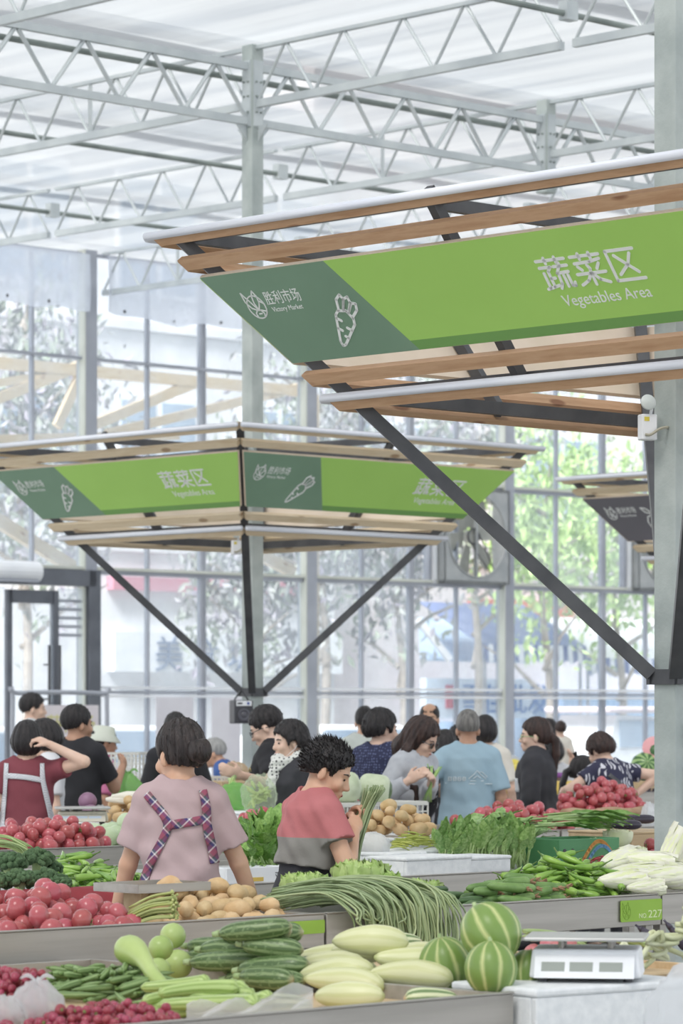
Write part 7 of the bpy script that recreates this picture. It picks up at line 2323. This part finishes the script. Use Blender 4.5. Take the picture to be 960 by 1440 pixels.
# green printed carton
M_cart = mat('carton_green', '#4f8a5c', '#5d986a', ns=4, rough=.6)
cb = open_box(G(800, 11.55, F3 + .001), ROTG, (.46, .28, .15), .012, M_cart, 'printed_carton', 'green carton with blue and orange swooshes behind the chillies', 'box')
sw = [[(-.06 + .22 * t, -.05 + .11 * math.sin(t * 2.6)) for t in [i / 12 for i in range(13)]]]
strokes(sw, .02, 5, 0, .002).build('orange_swoosh', mat('carton_orange', '#d89a4f', rough=.6), cb, M=frame((0, -.1405, .075), (1, 0, 0), (0, 0, 1), (0, -1, 0)))
strokes([[(x + .02, y - .025) for x, y in sw[0]]], .018, 5, .0005, .002).build('blue_swoosh', mat('carton_blue', '#6f9fc4', rough=.6), cb, M=frame((0, -.1405, .075), (1, 0, 0), (0, 0, 1), (0, -1, 0)))
for x in (-.19, -.13):
    mb = MB(); mb.tube([(x, -.139, .09), (x, -.1425, .09)], .012, 10); mb.build('vent_hole', M_dark, cb)
bag(G(523, 11.6, F3 + .10), (.085, .08, .065), 'white plastic bag holding a white radish', M_bagw, 21, knot=False, amp=.08)
mb = MB(); mb.tube(bez([pix(500, 1190, 16.4), pix(515, 1185, 16.35), pix(532, 1187, 16.3), pix(540, 1190, 16.3)], 4), [.02] + [.045] * 10 + [.03, .008], 14); o = mb.build('white_radish', M_radish, smooth=True); tag(o, 'thick white radish inside the plastic bag', 'radish')
R = random.Random(31)
open_box(G(580, 11.7, F3 + .001), ROTG, (.24, .32, .10), .018, M_foam, 'foam_box', 'foam box under the yellow green beans', 'box', True)
for k in range(80):
    px = R.uniform(556, 608); b = R.uniform(11.55, 11.85); z = F3 + .13 + .07 * (1 - abs(px - 582) / 30) * R.random()
    c = G(px, b, z); an = R.uniform(-.9, .6)
    d = Vector((math.cos(an), R.uniform(-.3, .3), math.sin(an) * .4)) * .05
    mb = MB(); mb.tube([c - d, c + Vector((0, 0, .006)), c + d], [.0025, .0045, .002], 6); o = mb.build('wax_bean', M_ybean, smooth=True); tag(o, 'short yellow green bean in the small heap beside the foam boxes', 'bean', 'yellow green beans')
pile(clV, 'red_chilli', 'thin red chilli in the heap in front of the green carton', 'chilli', 'red chillies in the second row', 150, 800, 898, 11.1, 11.38, F3, .10, tilt=.5, seed=63, blim=(11.07, 11.42))
for k, (px, py, Y, r, lab) in enumerate(((868, 1178, 17.6, .075, 'yellow green cabbage left of the aubergines'), (893, 1200, 17.0, .06, 'small cabbage beside the red chillies'), (846, 1186, 17.4, .06, 'pale cabbage behind the chillies'))):
    q = pix(px, py, Y); add_leafball(q - Vector((0, 0, r * .8)), r, lab, 'cabbage', 'cabbages in the second row', 70 + k, mt=M_cabl, n=14, ruf=.06, squash=.8, name='cabbage')
for k, (px, py, Y, yw, lab) in enumerate(((878, 1160, 18.2, .2, 'large dark aubergine lying lower beside the cabbage'), (895, 1152, 18.5, .1, 'dark aubergine lying behind the larger one'))):
    s = egV[k]; o = put('aubergine', s.parts[0][1], None, Matrix.Translation(pix(px, py, Y)) @ Matrix.Rotation(yw, 4, 'Z') @ Matrix.Scale(.95, 4)); tag(o, lab, 'aubergine', 'aubergines in the second row'); put('cap', s.parts[1][1], o)
open_box(G(885, 12.2, F3 + .001), ROTG, (.5, .46, .13), .012, M_tabw, 'wooden_crate', 'shallow wooden crate under the aubergines', 'crate', True)
pile(tomV, 'tomato', 'red tomato beside the aubergines', 'tomato', 'tomatoes beside the aubergines', 16, 885, 945, 11.5, 11.95, F3, .14, tilt=2, seed=64)
# ginger potatoes and basket behind the bean bunch
open_box(G(545, 12.6, F3 + .001), ROTG, (.72, .5, .118), .018, M_foam, 'foam_box', 'foam box raising the second row potatoes', 'box', True)
pile(potV, 'potato', 'small yellow potato in the second row behind the bean bunch', 'potato', 'potatoes in the second row', 52, 492, 600, 12.4, 12.82, F3 + .14, .14, tilt=.4, seed=65, blim=(12.2, 12.94))
# wicker-like white basket (slatted)
def crate(loc, rz, d, m, label, name='plastic_crate', nx=10, nz=4, group=None, lid=False):
    root = tag(empty(name, loc, rz), label, 'crate', group); x, y, z = d; t = .008
    mb = MB(); mb.box((0, 0, t / 2), (x, y, t)); mb.build('base', m, root)
    for zz in (t, z - t):
        for (c, s) in (((0, -y / 2, zz), (x, t, t * 2)), ((0, y / 2, zz), (x, t, t * 2)), ((-x / 2, 0, zz), (t, y, t * 2)), ((x / 2, 0, zz), (t, y, t * 2))):
            mb = MB(); mb.box(c, s); mb.build('rim', m, root)
    if lid:
        mb = MB(); mb.box((0, 0, z + .004), (x, y, .008)); mb.build('lid', m, root)
    sx = MB(); sx.box((0, 0, z / 2), (.012, .005, z)); sx = sx.mesh('slat', m)
    for k in range(nx + 1):
        for yy in (-y / 2, y / 2): put('slat', sx, root, Matrix.Translation((-x / 2 + x * k / nx, yy, 0)))
    ny = max(3, int(nx * y / x))
    for k in range(ny + 1):
        for xx in (-x / 2, x / 2): put('slat', sx, root, Matrix.Translation((xx, -y / 2 + y * k / ny, 0)) @ Matrix.Rotation(math.pi / 2, 4, 'Z'))
    for k in range(1, nz):
        mb = MB(); mb.box((0, -y / 2, z * k / nz), (x, .006, .008)); mb.build('bar', m, root)
        mb = MB(); mb.box((x / 2, 0, z * k / nz), (.006, y, .008)); mb.build('bar', m, root); mb = MB(); mb.box((-x / 2, 0, z * k / nz), (.006, y, .008)); mb.build('bar', m, root)
    return root
M_cratew = mat('crate_white', '#cfcfc9', '#dad9d3', ns=6, rough=.6)
crate(G(540, 14.3, .896), ROTG, (.44, .30, .215), M_cratew, 'white slatted plastic basket under the dark-ended wax gourd', lid=True)
crate(G(482, 14.3, .896), ROTG, (.36, .30, .215), M_cratew, 'white slatted plastic basket under the left wax gourd', lid=True)
# wax gourds
for k, (p0, p1, r, Y, lab, dark) in enumerate((((452, 1110), (508, 1106), .094, 19.9, 'pale wax gourd lying at left behind the bean bunch', False), ((502, 1108), (550, 1113), .094, 20.1, 'pale wax gourd with dark green end beside the hoodie', True))):
    A0, A1 = pix(*p0, Y), pix(*p1, Y)
    n = 14; mb = MB(); mb.tube([A0.lerp(A1, i / n) for i in range(n + 1)], lambda t: max(.01, r * (1 - abs(2 * t - 1) ** 4.5) ** .5), 24)
    o = mb.build('wax_gourd', M_wax, smooth=True); tag(o, lab, 'gourd')
    if dark:
        d = (A1 - A0).normalized(); mb = MB(); mb.tube([A1 - d * .034, A1 - d * .018, A1 + d * .001, A1 + d * .006], [r * .84, r * .74, r * .42, .01], 24); mb.build('dark_end', M_cuc, o, smooth=True)

# ---- third row (floor .895)
F4 = .895
pile(tomV, 'tomato', 'red tomato in the third row heap at left', 'tomato', 'tomatoes in the third row at left', 112, -18, 150, 14.05, 14.65, F4, .19, tilt=2, seed=71, blim=(14.02, 14.9))
mlV = make_variants(sh_ball(M_mel2, 'pale_melon', .062, .92), 3)
pile(mlV, 'pale_melon', 'pale green melon beside the third row tomatoes', 'melon', 'pale melons in the third row', 17, 112, 215, 14.3, 15.0, F4, .17, tilt=2, seed=72)
pile(make_variants(sh_ball(M_ponion, 'purple_cabbage', .058), 2), 'purple_cabbage', 'purple cabbage behind the grey scale', 'cabbage', 'purple cabbages behind the scale', 6, 110, 148, 15.42, 15.66, F4, .17, tilt=2, seed=73)
open_box(G(176, 15.34, F4 + .001), ROTG, (.5, .46, .085), .015, M_foam, 'foam_box', 'foam box under the third row potatoes', 'box', True)
pile(potV, 'potato', 'potato on the third row counter left of the crates', 'potato', 'potatoes in the third row', 26, 150, 200, 15.12, 15.55, F4 + .10, .12, tilt=.4, seed=74)
for k, (px, py) in enumerate(((178, 1112), (186, 1118), (170, 1116))):
    mb = MB(); c = pix(px, py + 8, 20.1); mb.tube([c - Vector((.09, .02, 0)), c, c + Vector((.07, 0, .004)), c + Vector((.10, 0, .006))], [.01, .032, .028, .012], 12); o = mb.build('white_radish', M_radish, smooth=True); tag(o, 'white radish lying left of the crates', 'radish', 'radishes left of the crates')
pile(tomV, 'tomato', 'red tomato in the middle third row heap', 'tomato', 'tomatoes in the middle third row', 120, 636, 800, 14.05, 14.5, F4, .17, tilt=2, seed=75, blim=(14.02, 15.0))
_, plt = pile(tomV, 'tomato', 'red tomato in the tall heap beside the near column', 'tomato', 'tomatoes in the tall heap', 130, 785, 905, 14.8, 15.22, F4 + .03, .30, tilt=2, seed=76, tries=18)
mb = MB(); mb.box((0, 0, 0), (1.1, .6, .03)); o = mb.build('display_board', M_tabw, M=Matrix.Translation(G(850, 14.98, F4 + .0145)) @ Matrix.Rotation(ROTG, 4, 'Z')); tag(o, 'wooden board under the tall tomato heap', 'board')
M_sack = mat('brown_sack', '#a08468', '#b59a7e', ns=14, rough=.9, bump=.3)
for k in range(2):
    mb = MB(); A0, A1 = G(792, 14.55 - .07 * k, F4 + .10 - .05 * k), G(905, 14.55 - .07 * k, F4 + .10 - .05 * k)
    mb.tube([A0.lerp(A1, t / 8) + Vector((0, 0, .008 * math.sin(t * 1.7))) for t in range(9)], .034, 10); o = mb.build('rolled_sack', M_sack, smooth=True); tag(o, ['brown rolled sack edging the tall tomato heap', 'lower brown rolled sack under the first one'][k], 'sack')
pile(cuV, 'cucumber', 'cucumber lying behind the middle tomatoes', 'cucumber', 'cucumbers behind the middle tomatoes', 14, 705, 765, 14.75, 15.1, F4, .12, yaw=fin(-.6, .3), tilt=.08, seed=77)
bag(G(912, 14.2, F4), (.05, .05, .10), 'white plastic bag beside the tall tomato heap', M_bagw, 33, knot=False)
# tray of tomatoes in front of the dotted scarf, on a blue stand
bl_ = mat('blue_plastic', '#7fa6cc', '#92b5d6', ns=4, rough=.45)
tr = open_box(G(362, 14.1, F4 + .001), ROTG, (.36, .30, .10), .012, bl_, 'blue_crate', 'blue plastic crate under the tomato tray', 'crate')
mb = MB(); mb.box((0, 0, 0), (.40, .34, .014)); o = mb.build('tomato_tray', M_white, M=Matrix.Translation(G(362, 14.1, F4 + .109)) @ Matrix.Rotation(ROTG, 4, 'Z')); tag(o, 'white tray on the blue crate', 'tray')
pile(tomV, 'tomato', 'red tomato on the white tray above the blue crate', 'tomato', 'tomatoes on the white tray', 15, 338, 388, 14.0, 14.22, F4 + .118, .05, tilt=2, seed=78)
# green vegetables in a clear bag and gourds by the man with glasses
open_box(G(372, 14.36, F4 + .001), ROTG, (.34, .30, .16), .018, M_foam, 'foam_box', 'foam box under the clear bag of vegetables', 'box', True)
open_box(G(330, 14.95, F4 + .001), ROTG, (.36, .34, .15), .018, M_foam, 'foam_box', 'foam box under the bright green bag', 'box', True)
gb = G(364, 14.36, F4 + .24)
bag(gb - Vector((0, 0, .06)), (.10, .09, .125), 'clear bag of pale green vegetables below the man with glasses', film_mat('clear_green_bag', '#dde8cf', .70, .6, rough=.15), 41, knot=False, amp=.10)
R = random.Random(9)
for k in range(22):
    c = gb + Vector((R.uniform(-.055, .055), R.uniform(-.05, .05), R.uniform(-.02, .10)))
    d = Vector((R.uniform(-1, 1), R.uniform(-.4, .4), R.uniform(-.5, .9))).normalized() * .04
    mb = MB(); mb.tube([c - d, c, c + d], [.005, .012, .004], 7); o = mb.build('baby_gourd', M_loof, smooth=True); tag(o, 'slim pale green gourd inside the clear bag', 'gourd', 'gourds inside the clear bag')
for k, (p0, p1) in enumerate((((322, 1096), (334, 1110)), ((336, 1104), (322, 1112)), ((330, 1092), (322, 1108)))):
    mb = MB(); A0, A1 = pix(*p0, 20.35), pix(*p1, 20.2); mb.tube([A0, A0.lerp(A1, .5) + Vector((0, 0, .01)), A1], [.012, .019, .01], 10); o = mb.build('loofah', M_loof, smooth=True); tag(o, 'light green gourd at the hand of the man with glasses', 'gourd', 'gourds at the man with glasses')
bag(G(330, 14.95, F4 + .172), (.13, .12, .09), 'bright green plastic bag under the gourds', M_bagg, 44, knot=False)
# crates and bags at left behind
crate(W(aOf(208, 18.6), 18.6, .896), ROTG, (.42, .30, .26), M_cratew, 'lower white wire crate behind the woman with the hair bun', nx=8, nz=5, group='stacked white crates')
crate(W(aOf(204, 18.6), 18.6, 1.16), ROTG + .1, (.46, .32, .20), M_cratew, 'upper white crate with tilted rim behind the woman with the hair bun', nx=12, nz=5, group='stacked white crates')
crate(W(aOf(283, 18.6), 18.6, .896), ROTG - .1, (.36, .28, .28), M_cratew, 'white crate right of the hair bun', nx=8, nz=5, group='stacked white crates')
hb = P6.WR[1]; Mw6 = Matrix.Translation(P6.root.location) @ Matrix.Rotation(P6.root.rotation_euler.z, 4, 'Z') @ Matrix.Scale(P6.s, 4)
hw = Mw6 @ Vector(hb)
bag(Vector((hw.x + .04, hw.y, hw.z - .265)), (.105, .07, .135), 'bright green plastic bag held by the man in black', M_bagg, 51, knot=True, amp=.06)
bag(G(716, 18.98, F5), (.15, .13, .20), 'large white plastic sack behind the yellow melons', M_bagw, 52, knot=False, amp=.05)
bag(G(142, 15.5, F4 + .05), (.07, .07, .085), 'crumpled clear bag beside the purple cabbages', M_bagc, 53, knot=False)
bag(G(330, 18.6, 1.142), (.10, .09, .08), 'bag of bread-coloured goods right of the old man', film_mat('bag_tan', '#d9c3a4', .3, .5), 54, knot=False)
# support under those bags
for (px, b0, b1, w, z1, lab) in ((330, 18.6, 19.0, .5, 1.14, 'tall wooden stand behind the man with glasses'), (713, 19.0, 19.0, .4, .0, '')):
    if z1 > .5:
        mb = MB(); mb.box((0, 0, z1 - .02), (w * 1.4, .5, .04))
        root = tag(empty('side_table', G(px, b0, 0), ROTG), lab, 'table')
        mb.build('top', M_tabw, root)
        for sx in (-1, 1):
            for sy in (-1, 1): g = MB(); g.box((sx * w * .6, sy * .2, (z1 - .04) / 2), (.04, .04, z1 - .04)); g.build('leg', M_tabw, root)
# ---- far fruit counter (floor .95)
yl = make_variants(sh_ball(M_yel, 'yellow_melon', .068, .85), 2)
pile(yl, 'yellow_melon', 'yellow melon on the far fruit counter', 'melon', 'yellow melons on the far counter', 16, 692, 742, 18.45, 18.9, F5 + .10, .16, tilt=2, seed=81)
open_box(G(716, 18.67, F5 + .001), ROTG, (.5, .5, .098), .015, M_foam, 'foam_box', 'foam box under the yellow melons', 'box', True)
def bananas(loc, label, seed, sc=1.0):
    R = random.Random(seed)
    root = tag(empty('banana_bunch', loc, R.uniform(-.4, .4)), label, 'bananas', 'banana bunches on the far counter')
    for k in range(7):
        a = -1.0 + 2.0 * k / 6
        pts = [Vector((0, 0, .11)), Vector((math.sin(a) * .06, -.04, .10)), Vector((math.sin(a) * .10, -.075, .05)), Vector((math.sin(a) * .11, -.07, .0))]
        mb = MB(); mb.tube([p * sc for p in bez(pts, 3)], lambda t: sc * (.007 + .013 * math.sin(math.pi * min(1, t * .85 + .12))), 8); mb.build('banana', M_ban, root, smooth=True)
for k, (px, py) in enumerate(((786, 1098), (800, 1098), (812, 1100), (712, 1080))):
    bananas(G(px, 18.42 if k < 3 else 18.36, F5), ['banana bunch left beside the black jacket', 'middle banana bunch beside the pigtailed girl', 'banana bunch right below the girl', 'banana bunch in front of the yellow melons'][k], k, 1.15)
gr = make_variants(sh_ball(M_grape, 'grape', .013), 2)
pile(gr, 'dark_grape', 'dark purple grape on the counter beside the blue polo shirt', 'grape', 'dark grapes in the left tray', 90, 694, 735, 18.38, 18.55, F5, .06, tilt=2, seed=82, tries=6)
pile(gr, 'dark_grape', 'dark purple grape on the counter beside the near column', 'grape', 'dark grapes in the right tray', 130, 880, 925, 18.35, 18.75, F5, .09, tilt=2, seed=83, tries=6)
wm = make_variants(sh_melon(M_wmel, .11), 2)
for k, (px, py, Y, lab) in enumerate(((906, 1078, 26.0, 'striped watermelon beside the near column'), (926, 1082, 26.2, 'striped watermelon half hidden by the near column'))):
    o = put('watermelon', wm[k].parts[0][1], None, Matrix.Translation(pix(px, py, Y)) @ Euler((1.2, .3, k)).to_matrix().to_4x4()); tag(o, lab, 'watermelon', 'watermelons on the far counter'); put('stem', wm[k].parts[1][1], o)
mb = MB(); mb.ball((0, 0, 0), (.10, .10, .10), 18, 10); wc = mb.build('cut_watermelon', M_wmel, smooth=True, M=Matrix.Translation(pix(922, 1060, 26.05))); tag(wc, 'cut watermelon with pink flesh on top', 'watermelon')
mb = MB(); mb.lathe([(.0, 0), (.09, 0), (.092, .004), (.0, .012)], 20); mb.build('flesh', mat('melon_flesh', '#d9949a', '#e3a8ab', ns=8, rough=.5), wc, M=Matrix.Translation((-.02, -.062, .05)) @ Euler((1.15, -.25, 0)).to_matrix().to_4x4())
open_box(G(915, 18.85, F5 + .001), ROTG, (.6, .46, .14), .015, M_tabw, 'wooden_crate', 'wooden crate under the watermelons', 'crate')
# jar with purple lid
jr = G(783, 18.6, F5); root = tag(empty('storage_jar', jr), 'dark jar with purple lid beside the bananas', 'jar')
mb = MB(); mb.lathe([(.06, 0), (.068, .02), (.068, .14), (.055, .17)], 18); mb.build('glass', mat('jar_dark', '#6a5550', '#7d6660', ns=8, rough=.25), root, smooth=True)
mb = MB(); mb.lathe([(.06, .165), (.062, .17), (.062, .20), (.055, .205)], 18); mb.build('lid', mat('lid_purple', '#8a4f9c', rough=.4), root, smooth=True)

# green stalks in the hoodie woman's hand
Mw15 = Matrix.Translation(P15.root.location) @ Matrix.Rotation(P15.root.rotation_euler.z, 4, 'Z') @ Matrix.Scale(P15.s, 4)
hw = Mw15 @ Vector(P15.WR[-1])
root = tag(empty('stalk_bunch', hw), 'small bunch of green stalks held by the woman in sunglasses', 'vegetable')
R = random.Random(3)
for k in range(7):
    mb = MB(); a = R.uniform(-.3, .3); mb.tube([Vector((-.03 + a * .1, -.04, -.12)), Vector((0, -.04, 0)), Vector((.02 + a * .15, -.04, .10 + R.uniform(-.02, .03)))], [.003, .006, .004], 6); mb.build('stalk', M_green, root, smooth=True)
# far street vehicle seen through the glass
vb = WALLB + 5.0
root = tag(empty('pale_van', G(868, vb, 0), ROTG), 'pale pink and white three-wheeled cart outside the glass', 'vehicle')
mb = MB(); mb.prism([(-.9, .55), (.9, .55), (.95, 1.0), (.8, 1.55), (-.7, 1.6), (-.95, 1.0)], -.6, .6, frame((0, 0, 0), (1, 0, 0), (0, 0, 1), (0, 1, 0))); mb.build('cab', M_white, root)
mb = MB(); mb.box((0, 0, 1.68), (2.0, 1.4, .10)); o = mb.build('roof', mat('van_roof', '#e5d6da', rough=.5), root); bv = o.modifiers.new('b', 'BEVEL'); bv.width = .05; bv.segments = 3
mb = MB(); mb.box((0, -.61, 1.3), (1.3, .02, .42)); mb.build('window', M_glassd, root)
for x in (-.6, .6):
    for y in (-.5, .5):
        mb = MB(); mb.tube([(x, y - .06, .28), (x, y + .06, .28)], .28, 18); mb.build('wheel', M_dark, root)
for k, (px, db, lab) in enumerate(((170, 6.0, 'white car parked outside behind the paper banners'), (20, 4.0, 'white car parked outside the glass door'), (470, 6.0, 'white car parked outside the middle glazing'))):
    root = tag(empty('parked_car', G(px, WALLB + db, 0), ROTG), lab, 'car', 'white cars parked outside')
    mb = MB(); mb.prism([(-2.1, .35), (2.1, .35), (2.1, .8), (1.3, .95), (.7, 1.45), (-1.0, 1.45), (-1.7, .95), (-2.1, .85)], -.8, .8, frame((0, 0, 0), (1, 0, 0), (0, 0, 1), (0, 1, 0))); o = mb.build('body', M_white, root); bv = o.modifiers.new('b', 'BEVEL'); bv.width = .06; bv.segments = 3
    mb = MB(); mb.prism([(-1.4, .98), (1.15, .98), (.65, 1.38), (-.95, 1.38)], -.81, .81, frame((0, 0, 0), (1, 0, 0), (0, 0, 1), (0, 1, 0))); mb.build('window', M_glassd, root)
    for x in (-1.3, 1.3):
        mb = MB(); mb.tube([(x, -.83, .33), (x, -.6, .33)], .33, 18); mb.build('wheel', M_dark, root); mb = MB(); mb.tube([(x, .83, .33), (x, .6, .33)], .33, 18); mb.build('wheel', M_dark, root)
